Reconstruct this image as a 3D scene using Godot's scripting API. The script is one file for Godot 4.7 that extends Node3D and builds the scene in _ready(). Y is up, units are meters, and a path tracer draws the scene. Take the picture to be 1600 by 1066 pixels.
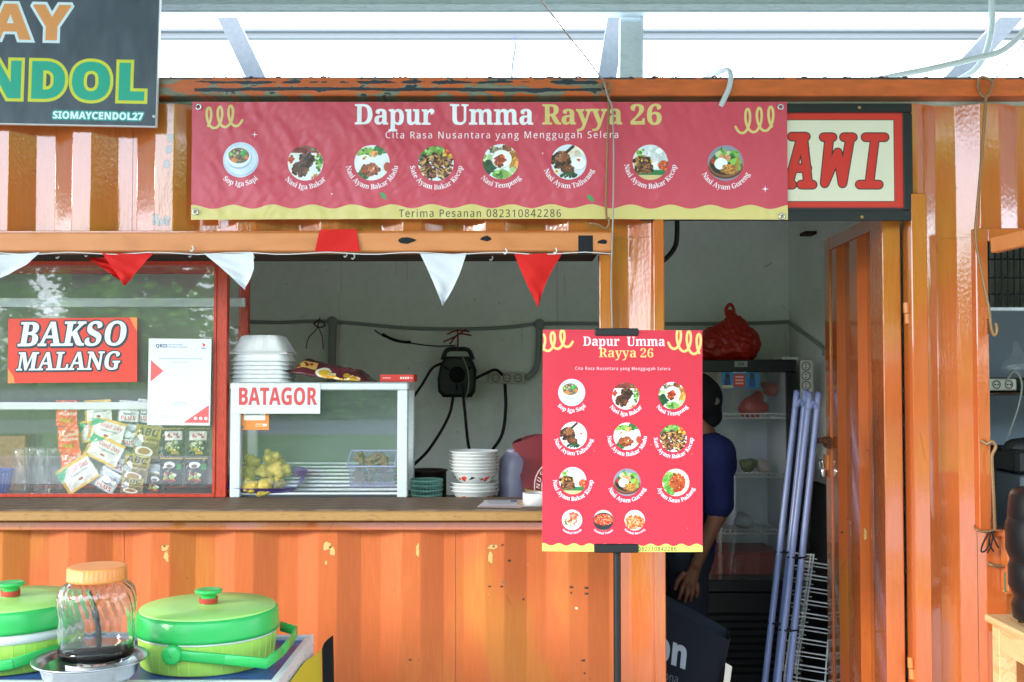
extends Node3D
# A food kiosk built into an orange shipping container, with banners, display cases and a menu stand. Units are metres.
# Facade outer face at z = 0, ground at y = 0.

var M := {}
var used := {}
var org := Vector3.ZERO
var rng := RandomNumberGenerator.new()
var fonts := {}
var glyphs := {}
var im: Image
var ik := 1.0
var none: Callable
const FW := 4.2      # facade paint texture: metres across and down
const FH := 2.46
const FX := -2.1
const FY := 2.76
const CP := 0.2784   # corrugation pitch
const CX := -1.4178  # where a slope begins

# ---------------------------------------------------------------- nodes
func numbered(n: String) -> String:
	if not used.has(n):
		used[n] = 0
		return n
	used[n] += 1
	return "%s_%03d" % [n, used[n]]

func thing(called: String, label: String, category: String, at := Vector3.ZERO, group := "") -> Node3D:
	var o := Node3D.new()
	o.name = numbered(called)
	add_child(o)
	o.position = at
	org = at
	o.set_meta("label", label)
	o.set_meta("category", category)
	if group != "":
		o.set_meta("group", group)
	return o

func part(st: SurfaceTool, called: String, m: Material, parent: Node3D, smooth := true) -> MeshInstance3D:
	var o := MeshInstance3D.new()
	o.name = called
	if smooth:
		st.generate_normals()
	o.mesh = st.commit()
	o.material_override = m
	parent.add_child(o, true)
	return o

func solo(st: SurfaceTool, called: String, m: Material, label: String, category: String, group := "") -> MeshInstance3D:
	var o := part(st, numbered(called), m, self)
	o.position = org
	if category != "":
		o.set_meta("label", label)
		o.set_meta("category", category)
	if group != "":
		o.set_meta("group", group)
	return o

func setting(st: SurfaceTool, called: String, m: Material) -> MeshInstance3D:
	var o := part(st, numbered(called), m, self)
	o.position = org
	o.set_meta("kind", "structure")
	return o

# ---------------------------------------------------------------- meshes
func new_st(smooth := false) -> SurfaceTool:
	var st := SurfaceTool.new()
	st.begin(Mesh.PRIMITIVE_TRIANGLES)
	st.set_smooth_group(0 if smooth else -1)
	return st

func vx(st: SurfaceTool, p: Vector3, uv := Vector2.ZERO) -> void:
	st.set_uv(uv)
	st.add_vertex(p - org)

# corners run counter-clockwise seen from outside
func quad(st: SurfaceTool, a: Vector3, b: Vector3, c: Vector3, d: Vector3, ua := Vector2(0, 1), ub := Vector2(1, 1), uc := Vector2(1, 0), ud := Vector2(0, 0)) -> void:
	vx(st, a, ua); vx(st, c, uc); vx(st, b, ub)
	vx(st, a, ua); vx(st, d, ud); vx(st, c, uc)

func metres_uv(p: Vector3, n: Vector3) -> Vector2:
	var a := n.abs()
	if a.z >= a.x and a.z >= a.y:
		return Vector2((p.x - FX) / FW, (FY - p.y) / FH)
	if a.x >= a.y:
		return Vector2((p.z + p.x - FX) / FW, (FY - p.y) / FH)
	return Vector2((p.x - FX) / FW, (FY - p.y - p.z) / FH)

# a convex face given in either order, turned away from the inside point
func face(st: SurfaceTool, pts: Array, inside: Vector3) -> void:
	var n: Vector3 = (pts[1] - pts[0]).cross(pts[2] - pts[0])
	var mid := Vector3.ZERO
	for p in pts:
		mid += p / pts.size()
	if n.dot(mid - inside) < 0:
		pts.reverse()
		n = -n
	for i in range(1, pts.size() - 1):
		for p in [pts[0], pts[i + 1], pts[i]]:
			vx(st, p, metres_uv(p, n))

func box(st: SurfaceTool, lo: Vector3, hi: Vector3, b := 0.0, t := Transform3D.IDENTITY) -> void:
	var l := lo.min(hi)
	var h := lo.max(hi)
	var c := t * ((l + h) / 2)
	var g := func(sx, sy, sz, ax) -> Vector3:
		var p := Vector3(h.x if sx else l.x, h.y if sy else l.y, h.z if sz else l.z)
		var s := Vector3(-1 if sx else 1, -1 if sy else 1, -1 if sz else 1) * b
		if ax != 0: p.x += s.x
		if ax != 1: p.y += s.y
		if ax != 2: p.z += s.z
		return t * p
	for s in 2:
		face(st, [g.call(s, 0, 0, 0), g.call(s, 1, 0, 0), g.call(s, 1, 1, 0), g.call(s, 0, 1, 0)], c)
		face(st, [g.call(0, s, 0, 1), g.call(1, s, 0, 1), g.call(1, s, 1, 1), g.call(0, s, 1, 1)], c)
		face(st, [g.call(0, 0, s, 2), g.call(1, 0, s, 2), g.call(1, 1, s, 2), g.call(0, 1, s, 2)], c)
	if b > 0:
		for p in 2:
			for q in 2:
				face(st, [g.call(p, q, 0, 0), g.call(p, q, 1, 0), g.call(p, q, 1, 1), g.call(p, q, 0, 1)], c)
				face(st, [g.call(p, 0, q, 0), g.call(p, 1, q, 0), g.call(p, 1, q, 2), g.call(p, 0, q, 2)], c)
				face(st, [g.call(0, p, q, 1), g.call(1, p, q, 1), g.call(1, p, q, 2), g.call(0, p, q, 2)], c)
				for r in 2:
					face(st, [g.call(p, q, r, 0), g.call(p, q, r, 1), g.call(p, q, r, 2)], c)

func box_st(lo: Vector3, hi: Vector3, b := 0.0, t := Transform3D.IDENTITY) -> SurfaceTool:
	var st := new_st()
	box(st, lo, hi, b, t)
	return st

# a bar of square section from a to b
func bar(st: SurfaceTool, a: Vector3, b: Vector3, w: float, h: float, up := Vector3.UP, bev := 0.0) -> void:
	var d := (b - a).normalized()
	var s := d.cross(up).normalized()
	var u := s.cross(d).normalized()
	var t := Transform3D(Basis(s, u, -d), a)
	box(st, Vector3(-w / 2, -h / 2, 0), Vector3(w / 2, h / 2, -(b - a).length()), bev, t)

func curve(points: Array, steps := 6) -> PackedVector3Array:
	var out := PackedVector3Array()
	var n := points.size()
	for i in n - 1:
		var a: Vector3 = points[max(i - 1, 0)]
		var b: Vector3 = points[i]
		var c: Vector3 = points[i + 1]
		var d: Vector3 = points[min(i + 2, n - 1)]
		for k in steps:
			out.append(b.cubic_interpolate(c, a, d, float(k) / steps))
	out.append(points[n - 1])
	return out

func tube(st: SurfaceTool, path, r: float, sides := 8, r2 := -1.0, rib := 0.0, capped := true) -> void:
	st.set_smooth_group(0)
	var n: int = path.size()
	var rings := []
	var side := Vector3.ZERO
	for i in n:
		var d: Vector3 = (path[min(i + 1, n - 1)] - path[max(i - 1, 0)]).normalized()
		if side == Vector3.ZERO:
			side = d.cross(Vector3.UP if absf(d.y) < 0.9 else Vector3.RIGHT).normalized()
		else:
			side = (side - d * side.dot(d)).normalized()
		var u := side.cross(d)
		var rad := r if r2 < 0 else lerpf(r, r2, float(i) / (n - 1))
		if rib > 0 and i % 2 == 1:
			rad += rib
		var ring := []
		for k in sides:
			var a := TAU * k / sides
			ring.append(path[i] + (side * cos(a) + u * sin(a)) * rad)
		rings.append(ring)
	for i in n - 1:
		for k in sides:
			var j := (k + 1) % sides
			quad(st, rings[i][k], rings[i][j], rings[i + 1][j], rings[i + 1][k])
	if capped:
		st.set_smooth_group(-1)
		for k in range(1, sides - 1):
			vx(st, rings[0][0]); vx(st, rings[0][k]); vx(st, rings[0][k + 1])
			vx(st, rings[n - 1][0]); vx(st, rings[n - 1][k + 1]); vx(st, rings[n - 1][k])
	st.set_smooth_group(0)

func tube_st(path, r: float, sides := 8, r2 := -1.0, rib := 0.0) -> SurfaceTool:
	var st := new_st(true)
	tube(st, path, r, sides, r2, rib)
	return st

# profile: [radius, height] or [radius, height, 1] where the edge is sharp; runs from the bottom outside upwards
func lathe(st: SurfaceTool, c: Vector3, prof: Array, seg := 32, warp: Callable = none) -> void:
	var grp := 0
	var lo := 1e9
	var hi := -1e9
	for q in prof:
		lo = minf(lo, q[1])
		hi = maxf(hi, q[1])
	var tall := maxf(hi - lo, 1e-5)
	for i in prof.size() - 1:
		var a: Array = prof[i]
		var b: Array = prof[i + 1]
		if a.size() > 2:
			grp += 1
		st.set_smooth_group(grp)
		for k in seg:
			var t0 := TAU * k / seg
			var t1 := TAU * (k + 1) / seg
			var pt := func(q: Array, t: float) -> Vector3:
				var r: float = q[0]
				if warp.is_valid():
					r = warp.call(r, q[1], t)
				return c + Vector3(cos(t) * r, q[1], -sin(t) * r)
			var u0 := Vector2(float(k) / seg, 1.0 - (a[1] - lo) / tall)
			var u1 := Vector2(float(k + 1) / seg, u0.y)
			var w0 := Vector2(u0.x, 1.0 - (b[1] - lo) / tall)
			var w1 := Vector2(u1.x, w0.y)
			if a[0] < 1e-5:
				vx(st, pt.call(a, t0), u0); vx(st, pt.call(b, t0), w0); vx(st, pt.call(b, t1), w1)
			elif b[0] < 1e-5:
				vx(st, pt.call(a, t0), u0); vx(st, pt.call(b, t0), w0); vx(st, pt.call(a, t1), u1)
			else:
				quad(st, pt.call(a, t0), pt.call(a, t1), pt.call(b, t1), pt.call(b, t0), u0, u1, w1, w0)

func lathe_st(c: Vector3, prof: Array, seg := 32, warp: Callable = none) -> SurfaceTool:
	var st := new_st(true)
	lathe(st, c, prof, seg, warp)
	return st

# a sheet: fn(u, v) -> position, v down; two sides a little apart so that it has an edge
func sheet(st: SurfaceTool, nu: int, nv: int, fn: Callable, thick := 0.0, flip := false) -> void:
	st.set_smooth_group(0)
	var g := []
	for j in nv + 1:
		for i in nu + 1:
			g.append(fn.call(float(i) / nu, float(j) / nv))
	for s in (2 if thick > 0 else 1):
		st.set_smooth_group(s)
		for j in nv:
			for i in nu:
				var k := j * (nu + 1) + i
				var o := Vector3(0, 0, -thick * s)
				var a: Vector3 = g[k + nu + 1] + o
				var b: Vector3 = g[k + nu + 2] + o
				var c: Vector3 = g[k + 1] + o
				var d: Vector3 = g[k] + o
				var u0 := float(i) / nu
				var u1 := float(i + 1) / nu
				var v0 := float(j) / nv
				var v1 := float(j + 1) / nv
				if s == 0:
					quad(st, a, b, c, d, Vector2(u0, v1), Vector2(u1, v1), Vector2(u1, v0), Vector2(u0, v0))
				else:
					quad(st, b, a, d, c, Vector2(u1, v1), Vector2(u0, v1), Vector2(u0, v0), Vector2(u1, v0))
	if thick > 0:
		st.set_smooth_group(-1)
		var o := Vector3(0, 0, -thick)
		for i in nu:
			var t: Vector3 = g[i]; var t2: Vector3 = g[i + 1]
			quad(st, t, t2, t2 + o, t + o)
			var k := nv * (nu + 1) + i
			t = g[k]; t2 = g[k + 1]
			quad(st, t2, t, t + o, t2 + o)
		for j in nv:
			var k := j * (nu + 1)
			var t: Vector3 = g[k]; var t2: Vector3 = g[k + nu + 1]
			quad(st, t2, t, t + o, t2 + o)
			k += nu
			t = g[k]; t2 = g[k + nu + 1]
			quad(st, t, t2, t2 + o, t + o)

# a flat printed plate facing +z of t, front face mapped 0..1, with an edge of its own
func plate(st: SurfaceTool, w: float, h: float, d: float, t: Transform3D) -> void:
	var p := func(x, y, z) -> Vector3: return t * Vector3(x * w / 2, y * h / 2, z)
	st.set_smooth_group(-1)
	quad(st, p.call(-1, -1, 0), p.call(1, -1, 0), p.call(1, 1, 0), p.call(-1, 1, 0))
	var e := Vector2(0.004, 0.004)
	quad(st, p.call(1, -1, -d), p.call(-1, -1, -d), p.call(-1, 1, -d), p.call(1, 1, -d), e, e, e, e)
	for s in [[-1, -1, 1, -1], [1, -1, 1, 1], [1, 1, -1, 1], [-1, 1, -1, -1]]:
		quad(st, p.call(s[0], s[1], -d), p.call(s[2], s[3], -d), p.call(s[2], s[3], 0), p.call(s[0], s[1], 0), e, e, e, e)

func put_at(p: Vector3, turn := 0.0, roll := 0.0, pitch := 0.0) -> Transform3D:
	return Transform3D(Basis.from_euler(Vector3(pitch, turn, roll)), p)

# ---------------------------------------------------------------- distance-field bodies (surface nets)
func body_st(bones: Array, cell: float, blend := 0.03, bump: Callable = none, into: SurfaceTool = null) -> SurfaceTool:
	var lo := Vector3(1e9, 1e9, 1e9)
	var hi := -lo
	for b in bones:
		var r: float = maxf(b[2], b[3]) + blend + cell * 2
		lo = lo.min(b[0] - Vector3.ONE * r).min(b[1] - Vector3.ONE * r)
		hi = hi.max(b[0] + Vector3.ONE * r).max(b[1] + Vector3.ONE * r)
	var n := Vector3i(((hi - lo) / cell).ceil()) + Vector3i.ONE
	var f := PackedFloat32Array()
	f.resize(n.x * n.y * n.z)
	f.fill(1.0)
	for b in bones:
		var a: Vector3 = b[0]
		var ab: Vector3 = b[1] - a
		var ll := maxf(ab.length_squared(), 1e-9)
		var ra: float = b[2]
		var rb: float = b[3]
		var sq: Vector3 = b[4] if b.size() > 4 else Vector3.ONE
		var r := maxf(ra, rb) / minf(sq.x, minf(sq.y, sq.z)) + blend + cell * 2
		var l := Vector3i((((a.min(b[1]) - Vector3.ONE * r) - lo) / cell).floor()).clamp(Vector3i.ZERO, n - Vector3i.ONE)
		var h := Vector3i((((a.max(b[1]) + Vector3.ONE * r) - lo) / cell).ceil()).clamp(Vector3i.ZERO, n - Vector3i.ONE)
		for z in range(l.z, h.z + 1):
			for y in range(l.y, h.y + 1):
				var k := (z * n.y + y) * n.x
				for x in range(l.x, h.x + 1):
					var p := lo + Vector3(x, y, z) * cell
					var t := clampf((p - a).dot(ab) / ll, 0.0, 1.0)
					var d := ((p - a - ab * t) * sq).length() - lerpf(ra, rb, t)
					var o := f[k + x]
					var m := maxf(blend - absf(d - o), 0.0)
					f[k + x] = minf(d, o) - m * m / (4.0 * blend)
	if bump.is_valid():
		for z in n.z:
			for y in n.y:
				for x in n.x:
					var k := (z * n.y + y) * n.x + x
					if absf(f[k]) < cell * 4.0:
						f[k] += bump.call(lo + Vector3(x, y, z) * cell)
	var st := into if into else new_st(true)
	var vert := {}
	var sx := 1
	var sy := n.x
	var sz := n.x * n.y
	for z in n.z - 1:
		for y in n.y - 1:
			var row := z * sz + y * sy
			for x in n.x - 1:
				var k := row + x
				if absf(f[k]) > cell * 5.0:
					continue
				var neg := 0
				for c in [k, k + sx, k + sy, k + sx + sy, k + sz, k + sx + sz, k + sy + sz, k + sx + sy + sz]:
					if f[c] < 0: neg += 1
				if neg == 0 or neg == 8:
					continue
				var s := Vector3.ZERO
				var cnt := 0
				for e in 12:
					var ax := e / 4
					var i := e & 1
					var j := (e >> 1) & 1
					var p0 := Vector3(x, y, z)
					var d := Vector3.ZERO
					var k0 := k
					var st2 := sx
					if ax == 0:
						p0 += Vector3(0, i, j); d = Vector3.RIGHT; k0 += i * sy + j * sz
					elif ax == 1:
						p0 += Vector3(i, 0, j); d = Vector3.UP; k0 += i * sx + j * sz; st2 = sy
					else:
						p0 += Vector3(i, j, 0); d = Vector3(0, 0, 1); k0 += i * sx + j * sy; st2 = sz
					var fa := f[k0]
					var fb := f[k0 + st2]
					if (fa < 0) != (fb < 0):
						s += p0 + d * (fa / (fa - fb))
						cnt += 1
				vert[k] = lo + s / cnt * cell
	for k in vert:
		var z: int = k / sz
		var y: int = (k % sz) / sy
		var x: int = k % sy
		if y > 0 and z > 0 and (f[k] < 0) != (f[k + sx] < 0):
			net(st, vert[k - sy - sz], vert[k - sz], vert[k], vert[k - sy], f[k] < 0)
		if x > 0 and z > 0 and (f[k] < 0) != (f[k + sy] < 0):
			net(st, vert[k - sx - sz], vert[k - sx], vert[k], vert[k - sz], f[k] < 0)
		if x > 0 and y > 0 and (f[k] < 0) != (f[k + sz] < 0):
			net(st, vert[k - sx - sy], vert[k - sy], vert[k], vert[k - sx], f[k] < 0)
	return st

func net(st: SurfaceTool, a: Vector3, b: Vector3, c: Vector3, d: Vector3, out: bool) -> void:
	if out:
		quad(st, a, b, c, d)
	else:
		quad(st, a, d, c, b)

# ---------------------------------------------------------------- print: lettering and pictures on flat things
func font(n: String) -> RID:
	if not fonts.has(n):
		var f := SystemFont.new()
		f.font_names = PackedStringArray([n.trim_suffix(" Bold")])
		f.font_weight = 700 if n.ends_with("Bold") else 400
		fonts[n] = f
	return fonts[n].get_rids()[0]

func glyph(fname: String, ch: String) -> Dictionary:
	var key := fname + ch
	if not glyphs.has(key):
		var ts := TextServerManager.get_primary_interface()
		var rid := font(fname)
		var gi := ts.font_get_glyph_index(rid, 256, ch.unicode_at(0), 0)
		var d: Dictionary = ts.font_get_glyph_contours(rid, 256, gi)
		var cs := []
		var pts: PackedVector3Array = d.get("points", PackedVector3Array())
		var ends: PackedInt32Array = d.get("contours", PackedInt32Array())
		var s := 0
		for e in ends:
			var raw := []
			for i in range(s, e + 1):
				raw.append(pts[i])
			s = e + 1
			var out := PackedVector2Array()
			var n := raw.size()
			for i in n:
				var p: Vector3 = raw[i]
				var q: Vector3 = raw[(i + 1) % n]
				var o: Vector3 = raw[(i + n - 1) % n]
				if p.z > 0.5:
					out.append(Vector2(p.x, p.y) / 256.0)
				else:
					var a := Vector2(o.x, o.y) if o.z > 0.5 else Vector2(o.x + p.x, o.y + p.y) / 2
					var b := Vector2(q.x, q.y) if q.z > 0.5 else Vector2(q.x + p.x, q.y + p.y) / 2
					for t in [0.25, 0.5, 0.75, 1.0]:
						out.append((a.lerp(Vector2(p.x, p.y), t)).lerp(Vector2(p.x, p.y).lerp(b, t), t) / 256.0)
			cs.append(out)
		glyphs[key] = {"c": cs, "w": ts.font_get_glyph_advance(rid, 256, gi).x / 256.0}
	return glyphs[key]

func canvas(w: int, h: int, units: float, c: Color) -> void:
	im = Image.create(w, h, false, Image.FORMAT_RGBA8)
	im.fill(c)
	ik = w / units

func fill_polys(polys: Array, col: Color) -> void:
	var ex := PackedFloat32Array()
	var ey0 := PackedFloat32Array()
	var ey1 := PackedFloat32Array()
	var es := PackedFloat32Array()
	var top := 1e9
	var bot := -1e9
	var lef := 1e9
	var rig := -1e9
	for poly in polys:
		var n: int = poly.size()
		for i in n:
			var a: Vector2 = poly[i] * ik
			var b: Vector2 = poly[(i + 1) % n] * ik
			lef = minf(lef, a.x); rig = maxf(rig, a.x)
			top = minf(top, a.y); bot = maxf(bot, a.y)
			if a.y == b.y:
				continue
			if a.y > b.y:
				var t := a; a = b; b = t
			ex.append(a.x); ey0.append(a.y); ey1.append(b.y); es.append((b.x - a.x) / (b.y - a.y))
	var w := im.get_width()
	var x0 := clampi(floori(lef), 0, w)
	var x1 := clampi(ceili(rig) + 1, 0, w)
	if x1 <= x0:
		return
	var cov := PackedFloat32Array()
	cov.resize(x1 - x0)
	for y in range(maxi(floori(top), 0), mini(ceili(bot), im.get_height())):
		cov.fill(0.0)
		var near := []
		for e in ex.size():
			if ey0[e] < y + 1 and ey1[e] > y:
				near.append(e)
		if near.is_empty():
			continue
		for s in 4:
			var yy := y + (s + 0.5) / 4.0
			var xs := []
			for e in near:
				if ey0[e] <= yy and ey1[e] > yy:
					xs.append(ex[e] + (yy - ey0[e]) * es[e])
			xs.sort()
			for i in range(0, xs.size() - 1, 2):
				var a: float = clampf(xs[i], x0, x1)
				var b: float = clampf(xs[i + 1], x0, x1)
				if b <= a:
					continue
				var ia := floori(a)
				var ib := floori(b)
				if ia == ib:
					cov[ia - x0] += (b - a) * 0.25
				else:
					cov[ia - x0] += (ia + 1 - a) * 0.25
					for x in range(ia + 1, ib):
						cov[x - x0] += 0.25
					if ib < x1:
						cov[ib - x0] += (b - ib) * 0.25
		for x in range(x0, x1):
			var c := cov[x - x0]
			if c > 0.004:
				c *= col.a
				if c > 0.995:
					im.set_pixel(x, y, col)
				else:
					var o := im.get_pixel(x, y)
					var m := o.lerp(Color(col.r, col.g, col.b, maxf(o.a, 1.0)), minf(c, 1.0))
					im.set_pixel(x, y, m)

func grown(polys: Array, d: float, round_join := true) -> Array:
	var out := []
	for p in polys:
		var hole := false
		for q in polys:
			if q != p and Geometry2D.is_point_in_polygon(p[0], q):
				hole = not hole
		for r in Geometry2D.offset_polygon(p, -d if hole else d, Geometry2D.JOIN_ROUND if round_join else Geometry2D.JOIN_MITER):
			out.append(r)
	return out

# opt: align (0 left, 0.5 middle, 1 right), track, slant, xs (width), edge, edge_col, grow, arc [centre, radius], turn
func write(fname: String, text: String, x: float, y: float, size: float, col: Color, opt := {}) -> float:
	var xs: float = opt.get("xs", 1.0)
	var track: float = opt.get("track", 0.0)
	var total := 0.0
	for ch in text:
		total += glyph(fname, ch).w * size * xs + track
	total -= track
	if opt.has("fit"):
		xs *= (opt.fit - track * (text.length() - 1)) / (total - track * (text.length() - 1))
		total = opt.fit
	var at := -total * float(opt.get("align", 0.0))
	var slant: float = opt.get("slant", 0.0)
	var all := []
	for ch in text:
		var g := glyph(fname, ch)
		var adv: float = g.w * size * xs
		var polys := []
		for c in g.c:
			var q := PackedVector2Array()
			for p in c:
				var v := Vector2(p.x * size * xs - p.y * size * slant, p.y * size)
				if opt.has("arc"):
					var ctr: Vector2 = opt.arc[0]
					var rad: float = opt.arc[1]
					var phi := (at + adv / 2) / rad
					v = ctr + Vector2(sin(phi), cos(phi)) * rad + (v - Vector2(adv / 2, 0)).rotated(-phi)
				else:
					v = Vector2(x, y) + (v + Vector2(at, 0)).rotated(opt.get("turn", 0.0))
				q.append(v)
			polys.append(q)
		if opt.has("grow"):
			polys = grown(polys, opt.grow, false)
		all.append(polys)
		at += adv + track
	if opt.has("drop"):
		for polys in all:
			var e := []
			for p in grown(polys, opt.edge):
				e.append(Transform2D(0, opt.drop) * p)
			fill_polys(e, opt.edge_col)
	if opt.has("edge"):
		for polys in all:
			fill_polys(grown(polys, opt.edge, opt.get("soft", true)), opt.edge_col)
	for polys in all:
		fill_polys(polys, col)
	return total

func disc(c: Vector2, rx: float, ry: float, col: Color, n := 28) -> void:
	var p := PackedVector2Array()
	for i in n:
		var a := TAU * i / n
		p.append(c + Vector2(cos(a) * rx, sin(a) * ry))
	fill_polys([p], col)

func rect(x: float, y: float, w: float, h: float, col: Color) -> void:
	fill_polys([PackedVector2Array([Vector2(x, y), Vector2(x + w, y), Vector2(x + w, y + h), Vector2(x, y + h)])], col)

func poly(pts: Array, col: Color) -> void:
	fill_polys([PackedVector2Array(pts)], col)

func stroke(pts: Array, w: float, col: Color) -> void:
	for p in Geometry2D.offset_polyline(PackedVector2Array(pts), w / 2, Geometry2D.JOIN_ROUND, Geometry2D.END_ROUND):
		if not Geometry2D.is_polygon_clockwise(p):
			fill_polys([p], col)

# many small uneven bits inside an ellipse
func bits(c: Vector2, rx: float, ry: float, n: int, size: float, cols: Array, long := 1.0) -> void:
	for i in n:
		var a := rng.randf() * TAU
		var r := sqrt(rng.randf())
		var m := c + Vector2(cos(a) * rx, sin(a) * ry) * r
		var turn := rng.randf() * TAU
		var s := size * rng.randf_range(0.6, 1.3)
		var col: Color = cols[rng.randi() % cols.size()]
		var t := rng.randf_range(0.82, 1.15)
		var p := PackedVector2Array()
		for k in 7:
			var b := TAU * k / 7.0
			p.append(m + (Vector2(cos(b) * s * long, sin(b) * s / sqrt(long)) * rng.randf_range(0.7, 1.2)).rotated(turn))
		fill_polys([p], Color(col.r * t, col.g * t, col.b * t))

func h(s: String) -> Color:
	return Color.html(s)

func dish(kind: int) -> Image:
	var keep := im
	var keep_k := ik
	canvas(160, 160, 100.0, h("e8eef0"))
	var rice := [h("f4f6f4"), h("fbfbf8"), h("eceee8")]
	var dark := [h("3a2016"), h("5a2e18"), h("241410"), h("744022")]
	var leaf := [h("5f9a3c"), h("86b84e"), h("3c7a34"), h("a4cc6a")]
	var red := [h("c03a1c"), h("d85428"), h("a02c16"), h("e07038")]
	var gold := [h("c88a3a"), h("e0a850"), h("a86a2c")]
	var c := Vector2(50, 50)
	match kind:
		0:
			im.fill(h("c6d8ee"))
			disc(Vector2(52, 55), 46, 40, h("b4c8e2")); disc(Vector2(50, 50), 44, 42, h("d6e4f6"))
			disc(Vector2(46, 44), 35, 32, h("a8bcd8")); disc(Vector2(45, 42), 34, 29, h("e6eef8")); disc(Vector2(45, 38), 29, 22, h("7a6a50"))
			bits(Vector2(45, 38), 24, 17, 60, 4.0, [h("6a5646"), h("8a765c"), h("4c3e34"), h("b4a488")])
			bits(Vector2(24, 32), 5, 6, 8, 4.0, leaf); bits(Vector2(58, 30), 7, 8, 10, 4.5, [h("3cb04a"), h("62cc66")])
			disc(Vector2(32, 50), 8, 7, h("e8863a")); disc(Vector2(66, 43), 6, 6, h("d87c34"))
		1:
			rect(0, 0, 100, 22, h("8a3c34")); bits(Vector2(50, 10), 40, 8, 16, 6, [h("6a2c28"), h("a85048"), h("5a7a44")])
			bits(Vector2(12, 40), 9, 9, 14, 4, red); bits(Vector2(88, 45), 8, 26, 30, 5, leaf + [h("e87030")]); bits(Vector2(78, 88), 12, 6, 14, 4, leaf + red)
			bits(Vector2(55, 40), 20, 18, 90, 5, dark); bits(Vector2(36, 68), 22, 20, 110, 5, dark)
		2:
			bits(Vector2(35, 22), 22, 12, 30, 7, leaf); bits(Vector2(75, 15), 20, 12, 26, 6, [h("2c6a30"), h("4c8a44")]); bits(Vector2(55, 24), 9, 8, 12, 5, [h("e89050"), h("f0b070")])
			disc(Vector2(30, 45), 21, 18, rice[0]); bits(Vector2(30, 36), 7, 4, 8, 2.4, gold)
			bits(Vector2(22, 84), 20, 12, 14, 9, [h("2a6436"), h("3c7c44")]); bits(Vector2(46, 70), 24, 16, 90, 5, [h("a85024"), h("c87038"), h("6a3018"), h("8a4420")])
			disc(Vector2(92, 62), 13, 17, h("dfe4e2")); disc(Vector2(93, 62), 10, 13, h("b84a2a"))
		3:
			rect(0, 0, 100, 40, h("2f6f3c")); bits(Vector2(40, 16), 30, 12, 20, 9, leaf); bits(Vector2(85, 25), 12, 16, 16, 7, [h("d8c040"), h("e89040"), h("c04828")])
			bits(Vector2(48, 60), 46, 36, 150, 5.5, dark + [h("8a4a3c"), h("b47a6a")], 2.0); bits(Vector2(48, 60), 42, 32, 46, 3.0, [h("d8b060"), h("c89848")], 2.6)
		4:
			bits(Vector2(38, 15), 20, 9, 34, 4, [h("8a7a5c"), h("b4a888"), h("5c5040")]); bits(Vector2(68, 12), 12, 9, 22, 5, [h("8a4c24"), h("6a3818")])
			bits(Vector2(88, 45), 10, 26, 22, 9, gold); bits(Vector2(12, 38), 12, 8, 12, 7, [h("a8c888"), h("c4dca0")]); bits(Vector2(16, 66), 16, 16, 40, 7, [h("1f4a2a"), h("2c6036")])
			bits(Vector2(54, 86), 20, 11, 26, 8, leaf); disc(Vector2(84, 74), 9, 9, h("b8d890")); disc(Vector2(52, 43), 28, 27, h("c8ccc4")); disc(Vector2(54, 42), 27, 25, rice[1])
			bits(Vector2(48, 48), 16, 15, 60, 4.5, red + [h("7c3418")])
		5:
			im.fill(h("dfe8f2")); bits(Vector2(72, 22), 20, 14, 16, 8, [h("f4ead8"), h("ece0c4")]); bits(Vector2(28, 46), 26, 22, 110, 5, dark); bits(Vector2(32, 34), 18, 14, 50, 4, [h("8a5030"), h("a86a3c")])
			stroke([Vector2(44, 22), Vector2(62, 6)], 8, h("3a2218")); disc(Vector2(78, 54), 21, 19, h("cfd6da")); disc(Vector2(77, 52), 20, 18, rice[1]); bits(Vector2(76, 44), 6, 3, 8, 2.4, red)
			bits(Vector2(48, 72), 18, 13, 60, 4, [h("7a3c20"), h("a05c34"), h("5a2a18")]); bits(Vector2(50, 86), 24, 7, 46, 4, [h("1f3c22"), h("35583a")]); disc(Vector2(16, 76), 9, 8, h("f0ecd8")); disc(Vector2(16, 76), 4, 4, h("dca040"))
		6:
			im.fill(h("dfeaf2")); rect(0, 86, 100, 14, h("d8c48a")); rect(0, 72, 100, 14, h("2f7a44")); bits(Vector2(26, 28), 14, 12, 20, 6, leaf)
			bits(Vector2(60, 34), 30, 28, 60, 9, [h("f2f6f6"), h("e4ecee")]); bits(Vector2(28, 48), 24, 14, 90, 5, dark + gold); bits(Vector2(32, 68), 26, 12, 90, 5, [h("5a2e1a"), h("8a5030"), h("3a1e14"), h("b07848")])
			disc(Vector2(88, 58), 18, 14, h("b8a090")); bits(Vector2(88, 60), 15, 11, 40, 4, red)
		7:
			im.fill(h("8a8fa0")); disc(Vector2(50, 60), 48, 34, h("5a3020")); disc(Vector2(50, 55), 47, 34, h("8a5434")); disc(Vector2(50, 53), 43, 30, h("241c18")); poly([Vector2(6, 44), Vector2(40, 4), Vector2(46, 36)], h("234a30"))
			bits(Vector2(54, 28), 32, 16, 46, 8, leaf + [h("c8e0a0")]); bits(Vector2(80, 50), 14, 14, 20, 7, leaf); bits(Vector2(18, 45), 8, 7, 10, 5, red); bits(Vector2(46, 34), 18, 6, 12, 6, [h("e8a078"), h("d86c48")])
			disc(Vector2(38, 52), 19, 17, rice[1]); bits(Vector2(60, 68), 22, 11, 60, 5, gold + [h("b87c34")]); stroke([Vector2(80, 60), Vector2(86, 36)], 6, h("c08038"))
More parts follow.
